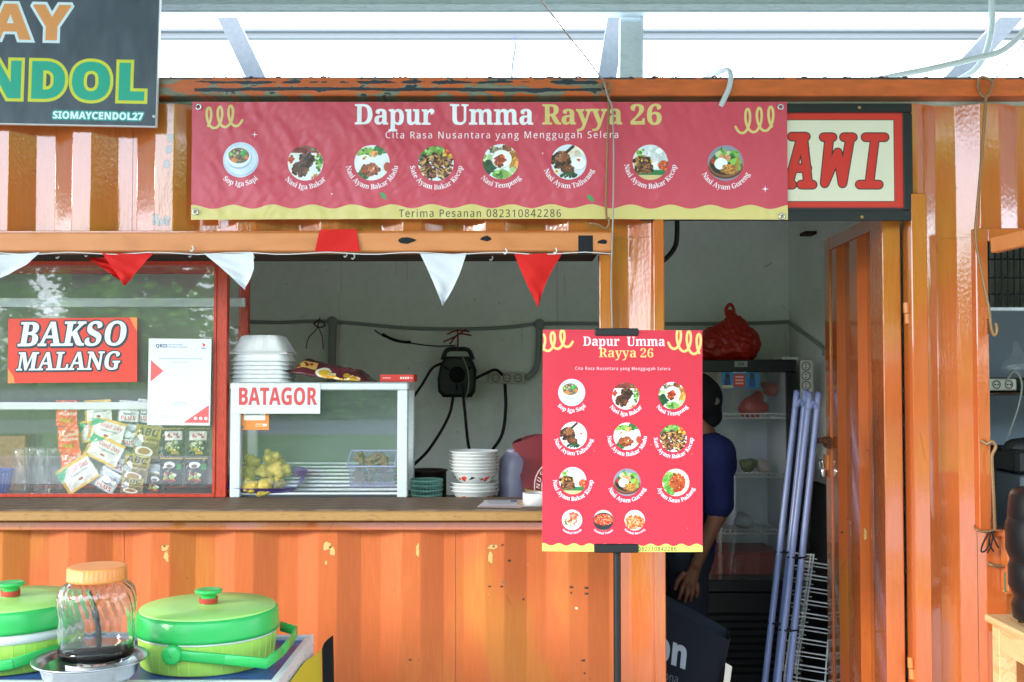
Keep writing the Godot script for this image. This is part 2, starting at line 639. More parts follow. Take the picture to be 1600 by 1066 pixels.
		8:
			im.fill(h("e8d8a8")); disc(c, 50, 50, h("efe6c4")); bits(Vector2(30, 52), 28, 40, 90, 7, leaf + [h("58b040")]); bits(Vector2(56, 50), 26, 32, 150, 6, red + [h("e04820"), h("b83010")]); bits(Vector2(54, 48), 20, 26, 24, 2.4, [h("f0c880"), h("58903c")])
		9:
			bits(c, 40, 36, 70, 6, [h("f2efe8"), h("d8dcc8"), h("b8c89a")]); bits(Vector2(56, 32), 24, 16, 40, 6, [h("e86848"), h("f08868"), h("d84a30")]); bits(Vector2(44, 60), 28, 20, 40, 4, leaf + red)
		10:
			im.fill(h("9aa2a8")); rect(0, 0, 100, 24, h("c8c4b8")); disc(Vector2(50, 56), 52, 42, h("2c2c30")); bits(Vector2(50, 48), 44, 26, 220, 5, [h("d8381c"), h("e85830"), h("b82810"), h("f08058")]); bits(Vector2(50, 48), 40, 22, 40, 2, [h("f4c890"), h("f8e0b8")])
		11:
			im.fill(h("f0f2f2")); bits(Vector2(50, 60), 46, 32, 220, 5.5, [h("e8682c"), h("f08c4c"), h("d04a1c"), h("f4a870")]); bits(Vector2(50, 58), 38, 24, 40, 2.4, [h("f8d8a0"), h("a83414")])
	var out := im
	im = keep
	ik = keep_k
	# soften and cut to a disc
	out.resize(80, 80, Image.INTERPOLATE_LANCZOS)
	out.resize(160, 160, Image.INTERPOLATE_CUBIC)
	return out

func stamp(src: Image, cx: float, cy: float, r: float) -> void:
	var n := int(r * 2 * ik)
	var s: Image = src.duplicate()
	s.resize(n, n, Image.INTERPOLATE_LANCZOS)
	var o := Vector2(cx - r, cy - r) * ik
	for y in n:
		for x in n:
			var d := Vector2(x + 0.5 - n / 2.0, y + 0.5 - n / 2.0).length()
			var a := clampf(n / 2.0 - d, 0.0, 1.0)
			if a > 0:
				var X := int(o.x) + x
				var Y := int(o.y) + y
				if X >= 0 and Y >= 0 and X < im.get_width() and Y < im.get_height():
					im.set_pixel(X, Y, im.get_pixel(X, Y).lerp(s.get_pixel(x, y), a))

func wavy_foot(w: float, y: float, hgt: float, amp: float, wave: float, shift: float, col: Color) -> void:
	var p := PackedVector2Array()
	var n := int(w / 3.0)
	for i in n + 1:
		var x := w * i / n
		p.append(Vector2(x, y - amp * sin((x + shift) / wave * TAU)))
	p.append(Vector2(w, hgt + 2))
	p.append(Vector2(0, hgt + 2))
	fill_polys([p], col)

func curls(x: float, y: float, w: float, hh: float, lw: float, col: Color, rise := -0.12, mirror := false, tail := 0.0) -> void:
	var pts := []
	var n := 90
	for i in n + 1:
		var t := float(i) / n
		var a := t * TAU * 3.05 + PI * 0.75
		var px := 0.07 + t * 0.86 + 0.0 - 0.11 * cos(a) * 1.1
		var py := 0.5 + 0.42 * sin(a) + (t - 0.5) * rise
		if mirror:
			px = 1.0 - px
		pts.append(Vector2(x + px * w, y + py * hh))
	for i in n:
		stroke([pts[i], pts[i + 1]], lw, col)

func star(x: float, y: float, r: float, col: Color) -> void:
	var p := []
	for i in 8:
		var a := TAU * i / 8.0
		p.append(Vector2(x, y) + Vector2(cos(a), sin(a)) * (r if i % 2 == 0 else r * 0.22))
	poly(p, col)

func tex(i: Image) -> ImageTexture:
	i.generate_mipmaps()
	return ImageTexture.create_from_image(i)

func printed(rough := 0.5, spec := 0.5) -> StandardMaterial3D:
	var m := StandardMaterial3D.new()
	m.albedo_texture = tex(im)
	m.roughness = rough
	m.metallic_specular = spec
	return m

# ---------------------------------------------------------------- materials
func mat(hex: String, rough := 0.5, spec := 0.5, metal := 0.0) -> StandardMaterial3D:
	var m := StandardMaterial3D.new()
	m.albedo_color = h(hex)
	m.roughness = rough
	m.metallic_specular = spec
	m.metallic = metal
	return m

func noise_tex(freq: float, size := 512, kind := FastNoiseLite.TYPE_SIMPLEX, seedn := 1, ramp: Gradient = null, octaves := 4) -> NoiseTexture2D:
	var n := FastNoiseLite.new()
	n.noise_type = kind
	n.frequency = freq
	n.seed = seedn
	n.fractal_octaves = octaves
	var t := NoiseTexture2D.new()
	t.width = size
	t.height = size
	t.seamless = true
	t.noise = n
	t.color_ramp = ramp
	return t

func ramp(stops: Array) -> Gradient:
	var g := Gradient.new()
	var o := PackedFloat32Array()
	var c := PackedColorArray()
	for s in stops:
		o.append(s[0]); c.append(h(s[1]))
	g.offsets = o
	g.colors = c
	return g

# noise-mottled surface; scale: repeats per metre along x, y, z
func mottled(stops: Array, freq: float, scale: Vector3, rough: float, bump := 0.0, seedn := 1, spec := 0.5, metal := 0.0) -> StandardMaterial3D:
	var m := mat("ffffff", rough, spec, metal)
	m.albedo_texture = noise_tex(freq, 512, FastNoiseLite.TYPE_SIMPLEX, seedn, ramp(stops), 5)
	m.uv1_triplanar = true
	m.uv1_world_triplanar = true
	m.uv1_scale = scale
	if bump > 0:
		m.heightmap_enabled = true
		m.heightmap_texture = M.bump
		m.heightmap_scale = bump
	return m

func pane(alpha: float, hex := "dfe8e4", rough := 0.01) -> StandardMaterial3D:
	var m := mat(hex, rough, 0.6)
	m.albedo_color.a = alpha
	m.transparency = BaseMaterial3D.TRANSPARENCY_ALPHA
	return m

func noise_bytes(w: int, hgt: int, freq: float, seedn: int, sx := 1, sy := 1, octaves := 4) -> PackedByteArray:
	var n := FastNoiseLite.new()
	n.noise_type = FastNoiseLite.TYPE_SIMPLEX
	n.frequency = freq
	n.seed = seedn
	n.fractal_octaves = octaves
	var i := n.get_image(w / sx, hgt / sy)
	i.resize(w, hgt, Image.INTERPOLATE_CUBIC)
	i.convert(Image.FORMAT_L8)
	return i.get_data()

func chip(c: Vector2, w: float, hh: float, col: Color, edge := Color(0, 0, 0, 0)) -> void:
	var p := PackedVector2Array()
	for k in 15:
		var a := TAU * k / 15.0
		var sq := 1.0 / maxf(absf(cos(a)), absf(sin(a)))
		p.append(Vector2(c.x - FX, FY - c.y) + Vector2(cos(a) * w, sin(a) * hh) * sq * rng.randf_range(0.45, 1.0))
	if edge.a > 0:
		fill_polys(grown([p], 0.0025), edge)
	fill_polys([p], col)

# orange gloss paint of the container, brushed on by hand over older ochre coats, chipped here and there
func make_paint() -> void:
	var w := 1680
	var hh := 984
	var big := noise_bytes(w, hh, 0.0032, 11, 1, 2)
	var mid := noise_bytes(w, hh, 0.011, 12, 1, 4)
	var brush := noise_bytes(w, hh, 0.20, 13, 1, 14, 3)
	var peel := noise_bytes(w, hh, 0.22, 14, 1, 2, 3)
	var col := PackedByteArray()
	col.resize(w * hh * 3)
	var bump := PackedByteArray()
	bump.resize(w * hh)
	var rough := PackedByteArray()
	rough.resize(w * hh)
	for i in w * hh:
		var a := float(big[i]) / 255.0
		var b := float(mid[i]) / 255.0
		var t := smoothstep(0.56, 0.82, a * 0.9 + b * 0.1)
		var g := 0.975 + 0.05 * (float(brush[i]) / 255.0)
		var s := smoothstep(0.60, 0.80, b * 0.6 + float(brush[i]) / 255.0 * 0.4) * 0.16
		var r0 := lerpf(0.775, 0.765, t) * g
		var g0 := (lerpf(0.400, 0.452, t) + s * 0.12) * g
		var b0 := lerpf(0.200, 0.190, t) * g
		col[i * 3] = int(clampf(r0 * 255.0, 0, 255))
		col[i * 3 + 1] = int(clampf(g0 * 255.0, 0, 255))
		col[i * 3 + 2] = int(clampf(b0 * 255.0, 0, 255))
		bump[i] = int(clampf(brush[i] * 0.40 + peel[i] * 0.50 + mid[i] * 0.10, 0, 255))
		rough[i] = int(clampf(16 + 30.0 * absf(b - 0.5) + (255 - peel[i]) * 0.06, 0, 255))
	im = Image.create_from_data(w, hh, false, Image.FORMAT_RGB8, col)
	im.convert(Image.FORMAT_RGBA8)
	ik = w / FW
	var bare := h("d9b070")
	var rust := h("4a2a1c")
	var dark := h("20242c")
	var grey := h("6a7264")
	# screw holes with the paint torn off round them
	for c in [[Vector2(-0.6138, 1.0375), 0.018, 0.018], [Vector2(-0.5989, 1.0227), 0.010, 0.020], [Vector2(-0.3143, 1.0227), 0.006, 0.026], [Vector2(-0.0658, 1.0354), 0.020, 0.010], [Vector2(-0.0722, 1.0016), 0.008, 0.022], [Vector2(-1.1554, 1.0332), 0.017, 0.012], [Vector2(-1.1509, 1.0058), 0.010, 0.022], [Vector2(-0.6199, 0.9847), 0.005, 0.008]]:
		chip(c[0], c[1], c[2], bare, h("a8642c"))
	for c in [Vector2(-0.6053, 1.0354), Vector2(-0.0616, 1.0375), Vector2(-1.1576, 1.0375)]:
		chip(c, 0.004, 0.004, rust)
	for c in [Vector2(-0.0742, 0.9046), Vector2(-0.0339, 0.9046), Vector2(0.1973, 0.9025), Vector2(0.2482, 0.9004), Vector2(0.2481, 0.8814), Vector2(0.1972, 0.8835), Vector2(-0.0085, 0.9889), Vector2(-0.0319, 1.0417), Vector2(0.237, 0.6608), Vector2(0.0382, 0.8562), Vector2(0.2412, 0.6189), Vector2(-0.3386, 0.6629)]:
		chip(c, 0.008 * rng.randf_range(0.5, 1.2), 0.0035, dark)
	chip(Vector2(0.2141, 0.833), 0.006, 0.005, h("e8e4d8"))
	chip(Vector2(-0.0297, 0.9193), 0.006, 0.004, grey)
	for c in [Vector2(-1.1503, 2.5365), Vector2(-1.1532, 2.4063), Vector2(-1.1571, 2.3695), Vector2(-1.1652, 2.3219), Vector2(-1.2018, 2.1362), Vector2(-1.1631, 2.1276), Vector2(-1.1845, 2.1233)]:
		chip(c, 0.011, 0.016, grey, h("7a4420"))
	chip(Vector2(-1.2038, 2.1211), 0.010, 0.008, dark); chip(Vector2(-1.1652, 2.1254), 0.008, 0.012, dark)
	for k in 230:
		chip(Vector2(rng.randf_range(-2.0, 2.0), rng.randf_range(0.35, 2.5)), rng.randf_range(0.0008, 0.0030), rng.randf_range(0.0008, 0.0030), [rust, dark, h("7c3c18"), h("e8a878"), h("96502a")][k % 5])
	for k in 30:
		var p := Vector2(rng.randf_range(-2.0, 2.0), rng.randf_range(0.4, 2.5))
		var q := p + Vector2(rng.randf_range(-0.03, 0.03), rng.randf_range(-0.12, 0.02))
		stroke([Vector2(p.x - FX, FY - p.y), Vector2(q.x - FX, FY - q.y)], 0.0014, h("8a4018"))
	var m := StandardMaterial3D.new()
	m.albedo_texture = tex(im)
	m.roughness = 1.0
	m.roughness_texture = tex(Image.create_from_data(w, hh, false, Image.FORMAT_L8, rough))
	m.roughness_texture_channel = BaseMaterial3D.TEXTURE_CHANNEL_RED
	m.metallic_specular = 0.6
	m.clearcoat_enabled = true
	m.clearcoat = 1.0
	m.clearcoat_roughness = 0.06
	m.heightmap_enabled = true
	m.heightmap_texture = tex(Image.create_from_data(w, hh, false, Image.FORMAT_L8, bump))
	m.heightmap_scale = 0.05
	M.paint = m
	var s2: StandardMaterial3D = m.duplicate()
	s2.clearcoat_enabled = false
	s2.roughness_texture = null
	s2.roughness = 0.5
	s2.metallic_specular = 0.4
	M.paint_satin = s2
	# the top rail: paint flaked off down to a dark undercoat and grey primer along its left two thirds
	var rw := 2048
	var rh := 48
	var n1 := noise_bytes(rw, rh, 0.03, 21, 2, 1, 5)
	var n2 := noise_bytes(rw, rh, 0.009, 22, 4, 1, 3)
	var rc := PackedByteArray()
	rc.resize(rw * rh * 3)
	for y in rh:
		for x in rw:
			var i := y * rw + x
			var fx := float(x) / rw * FW + FX
			var fy := float(y) / rh
			var wear := 0.365 if fx < 0.316 else 0.0
			if fx < -1.0676: wear = 0.29
			var v := n1[i] / 255.0
			var band := 0.0
			if wear > 0.3:
				band = 0.45 * smoothstep(0.12, 0.03, absf(fy - 0.66 - 0.1 * (n2[i] / 255.0 - 0.5))) + 0.25 * smoothstep(0.13, 0.02, absf(fy - 0.26))
			var c := h("c9622c") * (0.92 + 0.16 * v)
			if v * 0.55 + wear + band > 0.80:
				c = h("1f2530") * (0.8 + 0.5 * v)
			elif wear > 0 and v * 0.6 + wear * 0.8 + (n2[i] / 255.0) * 0.35 > 0.78:
				c = h("7c7a66") * (0.7 + 0.5 * v)
			if fy < 0.12 and n2[i] / 255.0 + v > 0.85:
				c = h("4c3a34") * (0.7 + 0.6 * v)
			rc[i * 3] = int(clampf(c.r * 255, 0, 255)); rc[i * 3 + 1] = int(clampf(c.g * 255, 0, 255)); rc[i * 3 + 2] = int(clampf(c.b * 255, 0, 255))
	var r := mat("ffffff", 0.38, 0.5)
	r.albedo_texture = tex(Image.create_from_data(rw, rh, false, Image.FORMAT_RGB8, rc))
	M.rail = r

# pale wall paint inside the kiosk with scuffs, nail holes, drips and greasy patches
func make_wall() -> void:
	var w := 1260
	var hh := 738
	var n1 := noise_bytes(w, hh, 0.006, 91, 1, 1, 4)
	var n2 := noise_bytes(w, hh, 0.05, 92, 1, 1, 3)
	var px := PackedByteArray()
	px.resize(w * hh * 3)
	for i in w * hh:
		var k := 0.96 + 0.05 * n1[i] / 255.0 + 0.03 * n2[i] / 255.0
		px[i * 3] = int(minf(228 * k, 255)); px[i * 3 + 1] = int(minf(232 * k, 255)); px[i * 3 + 2] = int(minf(222 * k, 255))
	im = Image.create_from_data(w, hh, false, Image.FORMAT_RGB8, px)
	im.convert(Image.FORMAT_RGBA8)
	ik = w / FW
	rng.seed = 14
	for k in 140:
		var c := Vector2(rng.randf() * FW, rng.randf() * FH)
		disc(c, rng.randf_range(0.001, 0.005), rng.randf_range(0.001, 0.005), Color(0.3, 0.28, 0.25, rng.randf_range(0.1, 0.6)), 7)
	for k in 60:
		var c := Vector2(rng.randf() * FW, rng.randf() * FH)
		stroke([c, c + Vector2(rng.randfn() * 0.06, rng.randfn() * 0.02)], rng.randf_range(0.002, 0.008), Color(0.36, 0.34, 0.3, rng.randf_range(0.08, 0.3)))
	for k in 26:
		var c := Vector2(rng.randf() * FW, rng.randf_range(0.3, 1.6))
		stroke([c, c + Vector2(0.004, rng.randf_range(0.08, 0.4))], rng.randf_range(0.002, 0.005), Color(0.45, 0.42, 0.34, rng.randf_range(0.1, 0.3)))
	for k in 16:
		var c := Vector2(rng.randf() * FW, rng.randf_range(0.8, 2.0))
		stroke([c, c + Vector2(rng.randfn() * 0.1, 0.05)], 0.05, Color(0.55, 0.54, 0.46, 0.05))
	var m := mat("ffffff", 0.6, 0.35)
	m.albedo_texture = tex(im)
	M.inner_wall = m

func make_materials() -> void:
	M.bump = noise_tex(0.02, 512, FastNoiseLite.TYPE_SIMPLEX, 5, null, 5)
	make_paint()
	M.beam_paint = mottled([[0.25, "d98a50"], [0.6, "d6854a"], [0.9, "cb7c42"]], 0.008, Vector3(0.8, 2, 2), 0.34, 0.03, 31)
	M.ochre_paint = mottled([[0.2, "a47a44"], [0.5, "ac824a"], [0.78, "a67c46"], [0.92, "80623c"]], 0.02, Vector3(1.2, 5, 5), 0.5, 0.05, 82)
	make_wall()
	M.rust = mottled([[0.2, "3c2a22"], [0.5, "5c4034"], [0.8, "7a4a2c"]], 0.03, Vector3(4, 4, 4), 0.9, 0.15, 33, 0.2)
	M.wood_old = mottled([[0.2, "4c3c30"], [0.5, "75604c"], [0.75, "8a7864"], [0.95, "5a4636"]], 0.012, Vector3(1.0, 8, 12), 0.62, 0.08, 34, 0.4)
	M.wood_dark = mottled([[0.2, "2a2019"], [0.6, "46362a"], [0.9, "5a4a3a"]], 0.012, Vector3(1.0, 6, 9), 0.75, 0.06, 35, 0.3)
	M.pine = mottled([[0.2, "dcb884"], [0.5, "e4c490"], [0.72, "d4a870"], [0.9, "e0be88"]], 0.008, Vector3(7, 7, 0.5), 0.5, 0.01, 36)
	M.red_wood = mottled([[0.2, "b8341c"], [0.6, "cc4426"], [0.9, "a02c18"]], 0.02, Vector3(8, 1, 8), 0.42, 0.05, 37)
	M.steel = mottled([[0.2, "9fa6aa"], [0.5, "b4bbc0"], [0.85, "a4abae"]], 0.015, Vector3(1.5, 4, 4), 0.42, 0.03, 38, 0.5, 0.55)
	M.steel_grey = mottled([[0.2, "bcc4c8"], [0.5, "c2cace"], [0.85, "b6bec2"]], 0.015, Vector3(1.5, 5, 5), 0.5, 0.04, 39, 0.5, 0.35)
	M.brace = mottled([[0.2, "66696c"], [0.8, "6c6f72"]], 0.02, Vector3(3, 3, 3), 0.4, 0.0, 83, 0.5, 0.2)
	M.rear_steel = mat("727476", 0.5, 0.4, 0.2)
	M.zinc = mottled([[0.2, "b4babe"], [0.5, "c0c6ca"], [0.85, "acb2b6"]], 0.02, Vector3(1, 1, 1), 0.5, 0.0, 40, 0.5, 0.3)
	M.concrete = mottled([[0.2, "98948e"], [0.5, "a6a29c"], [0.85, "8c8882"]], 0.02, Vector3(0.5, 0.5, 0.5), 0.85, 0.1, 41, 0.3)
	M.asphalt = mottled([[0.2, "6c6e70"], [0.6, "7c7e80"], [0.9, "626466"]], 0.03, Vector3(0.4, 0.4, 0.4), 0.9, 0.0, 42, 0.3)
	M.lawn = mottled([[0.2, "4a6a2c"], [0.5, "5c8034"], [0.85, "3c5a24"]], 0.03, Vector3(0.3, 0.3, 0.3), 0.95, 0.0, 43, 0.2)
	M.earth = mottled([[0.2, "5c6440"], [0.6, "6a6c4c"], [0.9, "4c5434"]], 0.01, Vector3(0.05, 0.05, 0.05), 0.95, 0.0, 44, 0.2)
	M.bark = mottled([[0.2, "4a3a2c"], [0.6, "66543f"], [0.9, "3a2c20"]], 0.03, Vector3(2, 0.6, 2), 0.9, 0.0, 45, 0.2)
	for l in [["leaf_a", "56843a"], ["leaf_b", "6a9a40"], ["leaf_c", "4a7634"]]:
		M[l[0]] = mat(l[1], 0.6, 0.4)
		M[l[0]].backlight_enabled = true
		M[l[0]].backlight = h("a8cc58")
	M.black = mat("141518", 0.42)
	M.black_matt = mat("17181a", 0.8, 0.3)
	M.rubber = mat("101114", 0.55, 0.4)
	M.alu = mottled([[0.2, "d6dee0"], [0.6, "dde4e6"], [0.9, "d0d8d9"]], 0.02, Vector3(3, 3, 3), 0.38, 0.01, 46, 0.5, 0.2)
	M.white_plastic = mat("e2e4e2", 0.4)
	M.foam = mat("eef0f0", 0.7, 0.3)
	M.pipe = mat("8b928c", 0.5)
	M.brass = mat("a8854c", 0.45, 0.5, 0.5)
	M.rod = mottled([[0.2, "8a6440"], [0.5, "a8845c"], [0.9, "6c4a30"]], 0.05, Vector3(6, 6, 6), 0.5, 0.0, 47, 0.5, 0.4)
	M.wire = mat("a09a94", 0.45, 0.5, 0.5)
	M.conduit = mat("c2cac8", 0.5)
	M.glass = pane(0.03, "d8e4e0")
	M.dusty_glass = pane(0.045, "e6ecea", 0.015)
	M.clear = pane(0.025, "eef4f6", 0.015)
	M.film = pane(0.14, "f0f0f4", 0.06)
	M.chrome = mat("d4d6d8", 0.14, 0.5, 1.0)
	M.brushed = mottled([[0.2, "b0b4b8"], [0.8, "c0c4c8"]], 0.03, Vector3(3, 12, 3), 0.24, 0.0, 48, 0.5, 1.0)
	M.tube_paint = mat("7d8cb8", 0.3)
	M.green = mat("34b85a", 0.3)
	M.lime = mat("b2df62", 0.34)
	M.lime_seam = mat("bce86a", 0.3)
	M.lid_lime = mottled([[0.2, "a6de76"], [0.6, "a8df78"], [0.9, "a2da72"]], 0.02, Vector3(3, 3, 3), 0.33, 0.0, 49)
	M.red_flag = mat("d8201c", 0.62, 0.35)
	M.white_flag = mat("dfe2e8", 0.65, 0.35)
	for k in ["red_flag", "white_flag"]:
		M[k].backlight_enabled = true
		M[k].backlight = Color(0.3, 0.3, 0.3)
	M.skin = mat("6a4430", 0.55, 0.4)
	M.skin.subsurf_scatter_enabled = true
	M.skin.subsurf_scatter_strength = 0.1
	M.navy = mottled([[0.2, "10183e"], [0.6, "131e4a"], [0.9, "0e1434"]], 0.02, Vector3(6, 6, 6), 0.85, 0.1, 51, 0.3)
	M.cloth_dark = mottled([[0.2, "20242c"], [0.6, "2a3038"], [0.9, "1a1d24"]], 0.03, Vector3(6, 6, 6), 0.9, 0.1, 52, 0.2)
	M.cap = mat("0e0f12", 0.85, 0.3)
	M.red_plastic = mat("b02414", 0.36)
	M.red_plastic.backlight_enabled = true
	M.red_plastic.backlight = h("a02010")

# ---------------------------------------------------------------- prints
func make_prints() -> void:
	rng.seed = 77
	var d := []
	for k in 12:
		d.append(dish(k))
	var serif := "Droid Serif Bold"
	var sans := "Droid Sans"
	var bold := "Droid Sans Bold"
	var red := h("cd4157")
	var gold := h("d8c778")
	var white := h("f2f4fa")
	var names := ["Sop Iga Sapi", "Nasi Iga Bakar", "Nasi Ayam Bakar Madu", "Sate Ayam Bakar Kecap", "Nasi Tempong", "Nasi Ayam Taliwang", "Nasi Ayam Bakar Kecap", "Nasi Ayam Goreng", "Ayam Saus Padang", "Sambal Matah", "Sambal Tomat", "Sambal Bawang"]
	# long banner, 930 x 184
	canvas(2048, 405, 930.0, red)
	for y in 14:
		for x in 22:
			disc(Vector2(868 + x * 3.0 + (y % 2) * 1.5, 118 + y * 3.2), 0.9 * (x + y) / 36.0, 0.9 * (x + y) / 36.0, h("a82440"), 8)
	wavy_foot(930, 164, 184, 3.2, 62, 12, gold)
	write(serif, "Dapur", 254, 35, 44, white, {"fit": 125, "grow": 0.5})
	write(serif, "Umma", 403, 35, 44, white, {"fit": 131, "grow": 0.5})
	write(serif, "Rayya", 547, 35, 44, gold, {"fit": 126, "grow": 0.5})
	write(serif, "26", 684, 35, 44, gold, {"fit": 51, "grow": 0.5})
	write(sans, "Cita Rasa Nusantara yang Menggugah Selera", 302, 57, 15, white, {"track": 1.7, "fit": 365})
	write(sans, "Terima Pesanan 082310842286", 324, 181, 16.5, h("33342a"), {"track": 1.4, "fit": 253})
	curls(16, 4, 60, 39, 4, gold)
	curls(852, 6, 64, 44, 4, gold, 0.12, true)
	var spots := [[77, 91, 0], [178, 96, 1], [282, 96, 2], [382, 97, 3], [483, 94, 4], [589, 95, 5], [716, 95, 6], [834, 96, 7]]
	for s in spots:
		stamp(d[s[2]], s[0], s[1], 28)
		write(serif, names[s[2]], 0, 0, 11, white, {"arc": [Vector2(s[0], s[1]), 41.0], "align": 0.5, "xs": 0.92})
	for p in [[299, 148], [622, 152]]:
		poly([Vector2(p[0] - 5, p[1] - 6), Vector2(p[0] + 1, p[1] - 5), Vector2(p[0] + 5, p[1]), Vector2(p[0] + 5, p[1] + 6), Vector2(p[0] - 1, p[1] + 3), Vector2(p[0] - 4, p[1] - 1)], h("3c9a58"))
	star(98, 51, 5.5, white); star(895, 136, 6, white)
	disc(Vector2(219, 144), 1.3, 1.3, white, 8); disc(Vector2(548, 81), 1.3, 1.3, h("f0d8c0"), 8)
	M.banner = printed(0.42, 0.5)
	M.banner.clearcoat_enabled = true
	M.banner.clearcoat = 0.4
	M.banner.clearcoat_roughness = 0.25
	# menu poster, 252 x 347
	canvas(1024, 1410, 252.0, h("cc2c42"))
	wavy_foot(252, 336, 347, 2.0, 24, 4, h("e2d468"))
	curls(-9, 1, 54, 33, 4, gold, -0.3)
	curls(200, -2, 56, 40, 4, gold, -0.3, true)
	write(serif, "Dapur", 63, 25, 20, white, {"fit": 58})
	write(serif, "Umma", 132, 25, 20, white, {"fit": 61})
	write(serif, "Rayya 26", 88, 43, 20, gold, {"fit": 87})
	write(sans, "Cita Rasa Nusantara yang Menggugah Selera", 51, 63, 6.6, white, {"track": 0.75, "fit": 150})
	var rows := [[46, 99, 0], [131, 104, 1], [204, 103, 4], [49, 166, 5], [133, 167, 2], [206, 170, 3], [48, 237, 6], [133, 239, 7], [210, 239, 8]]
	for s in rows:
		stamp(d[s[2]], s[0], s[1], 21.5)
		write(serif, names[s[2]], 0, 0, 8.8, white, {"arc": [Vector2(s[0], s[1]), 31.0], "align": 0.5, "xs": 0.95})
	for s in [[47, 298, 9], [96, 298, 10], [145, 298, 11]]:
		stamp(d[s[2]], s[0], s[1], 16)
		write(serif, names[s[2]], 0, 0, 5.0, white, {"arc": [Vector2(s[0], s[1]), 22.0], "align": 0.5, "xs": 0.95})
	write(sans, "082310842286", 150, 345.5, 8.6, h("4a4a30"), {"track": 0.5, "fit": 61, "grow": 0.12})
	for p in [[81, 190], [228, 310], [235, 194], [170, 180]]:
		disc(Vector2(p[0], p[1]), 1.1, 0.9, h("c8904c"), 7)
	M.poster = printed(0.32, 0.5)
	# dark sign board, 580 x 255
	canvas(1160, 510, 580.0, h("49535f"))
	var soil := noise_bytes(1160, 510, 0.012, 61, 1, 3)
	for y in 510:
		for x in 1160:
			var c := im.get_pixel(x, y)
			var k := 0.88 + 0.24 * soil[y * 1160 + x] / 255.0
			im.set_pixel(x, y, Color(c.r * k, c.g * k, c.b * k))
	write(bold, "SIOMAY", 439, 120, 74, h("e89a58"), {"align": 1.0, "xs": 1.28, "track": 7.0, "grow": 2.0, "edge": 4.5, "edge_col": h("dcecf2"), "soft": false})
	write(bold, "CENDOL", 562, 213, 77, h("17a88c"), {"align": 1.0, "xs": 1.13, "track": 5.5, "grow": 2.5, "edge": 5.0, "edge_col": h("d6d83a"), "soft": false})
	write(bold, "SIOMAYCENDOL27", 561, 246, 15.5, h("e6f8fa"), {"align": 1.0, "grow": 0.5, "edge": 2.0, "edge_col": h("1f9a96"), "fit": 143})
	M.dark_sign = printed(0.42, 0.5)
	# sign with slanted slab letters, 425 x 183
	canvas(1024, 441, 425.0, h("14161f"))
	rect(8, 13, 405, 151, h("a02820")); rect(8, 15, 404, 147, h("cc3022"))
	rect(20, 24, 379, 130, h("3a2a24")); rect(20, 25, 378, 128, h("ddd9c0"))
	var strokes := [
		[Vector2(238, 51), Vector2(260, 51)], [Vector2(252, 54), Vector2(232, 127)], [Vector2(256, 54), Vector2(263, 127)], [Vector2(243, 101), Vector2(262, 101)], [Vector2(252, 127), Vector2(270, 127)], [Vector2(226, 127), Vector2(238, 127)],
		[Vector2(288, 52), Vector2(302, 52)], [Vector2(320, 52), Vector2(334, 52)], [Vector2(297, 52), Vector2(289, 125), Vector2(310, 76), Vector2(317, 125), Vector2(330, 52)],
		[Vector2(354, 52), Vector2(384, 52)], [Vector2(344, 127), Vector2(374, 127)], [Vector2(369, 52), Vector2(359, 127)]]
	for s in strokes:
		stroke(s, 15.5, h("1c1614"))
	for s in strokes:
		stroke(s, 12.6, h("cc2c22"))
	for k in 26:
		disc(Vector2(rng.randf_range(30, 390), rng.randf_range(30, 150)), rng.randf_range(0.3, 1.2), rng.randf_range(0.2, 0.6), h("8a8470"), 6)
	for k in 20:
		disc(Vector2(rng.randf_range(240, 420), [6.0, 174.0][k % 2] + rng.randf_range(-4, 4)), rng.randf_range(0.3, 1.4), rng.randf_range(0.3, 0.8), h("8c8c90"), 6)
	M.slab_sign = printed(0.45, 0.5)
	# red sign on the left window, 202 x 101
	canvas(808, 404, 202.0, h("e2402a"))
	poly([Vector2(190, 0), Vector2(202, 0), Vector2(202, 22), Vector2(197, 14)], h("f09048")); poly([Vector2(0, 78), Vector2(9, 90), Vector2(11, 101), Vector2(0, 101)], h("f09048"))
	write(serif, "BAKSO", 14, 43, 52, h("e8f2f4"), {"slant": 0.16, "fit": 170, "grow": 0.6, "edge": 1.9, "edge_col": h("1b2f3c"), "drop": Vector2(1.6, 1.6)})
	write(serif, "MALANG", 12, 81, 39, h("e8f2f4"), {"slant": 0.16, "fit": 162, "grow": 0.4, "edge": 1.6, "edge_col": h("1b2f3c"), "drop": Vector2(1.3, 1.3)})
	M.red_sign = printed(0.4)
	# payment notice, 99 x 136
	canvas(396, 544, 99.0, h("e6eaec"))
	poly([Vector2(4, 34), Vector2(24, 51), Vector2(4, 68)], h("ec6a6a")); poly([Vector2(97, 104), Vector2(97, 132), Vector2(57, 132)], h("ec6a6a"))
	write(bold, "QRIS", 11, 14, 7.5, h("22306a"), {"fit": 19})
	write(sans, "QR Code Standar", 31, 10.5, 3.0, h("4a568a")); write(sans, "Pembayaran Nasional", 31, 14, 3.0, h("4a568a"))
	poly([Vector2(84, 6), Vector2(90, 9), Vector2(87, 13)], h("e04848")); write(bold, "GPN", 83, 16, 3.4, h("4a568a"))
	rect(16, 30.5, 70, 2.0, h("c4ccd2")); rect(34, 36.5, 32, 1.4, h("c8d0d4"))
	for k in 3:
		rect(38 + k * 2, 100 + k * 2.6, 24 - k * 4, 0.8, h("a8b4bc")); disc(Vector2(76 + k * 8.2, 125), 2.6, 2.6, h("fdf6f6"))
	rect(14, 120, 24, 0.7, h("b4bcc2")); rect(14, 124, 30, 0.7, h("b4bcc2"))
	M.notice = printed(0.25)
	# case sign, 139 x 46
	canvas(556, 184, 139.0, h("dfe9ea"))
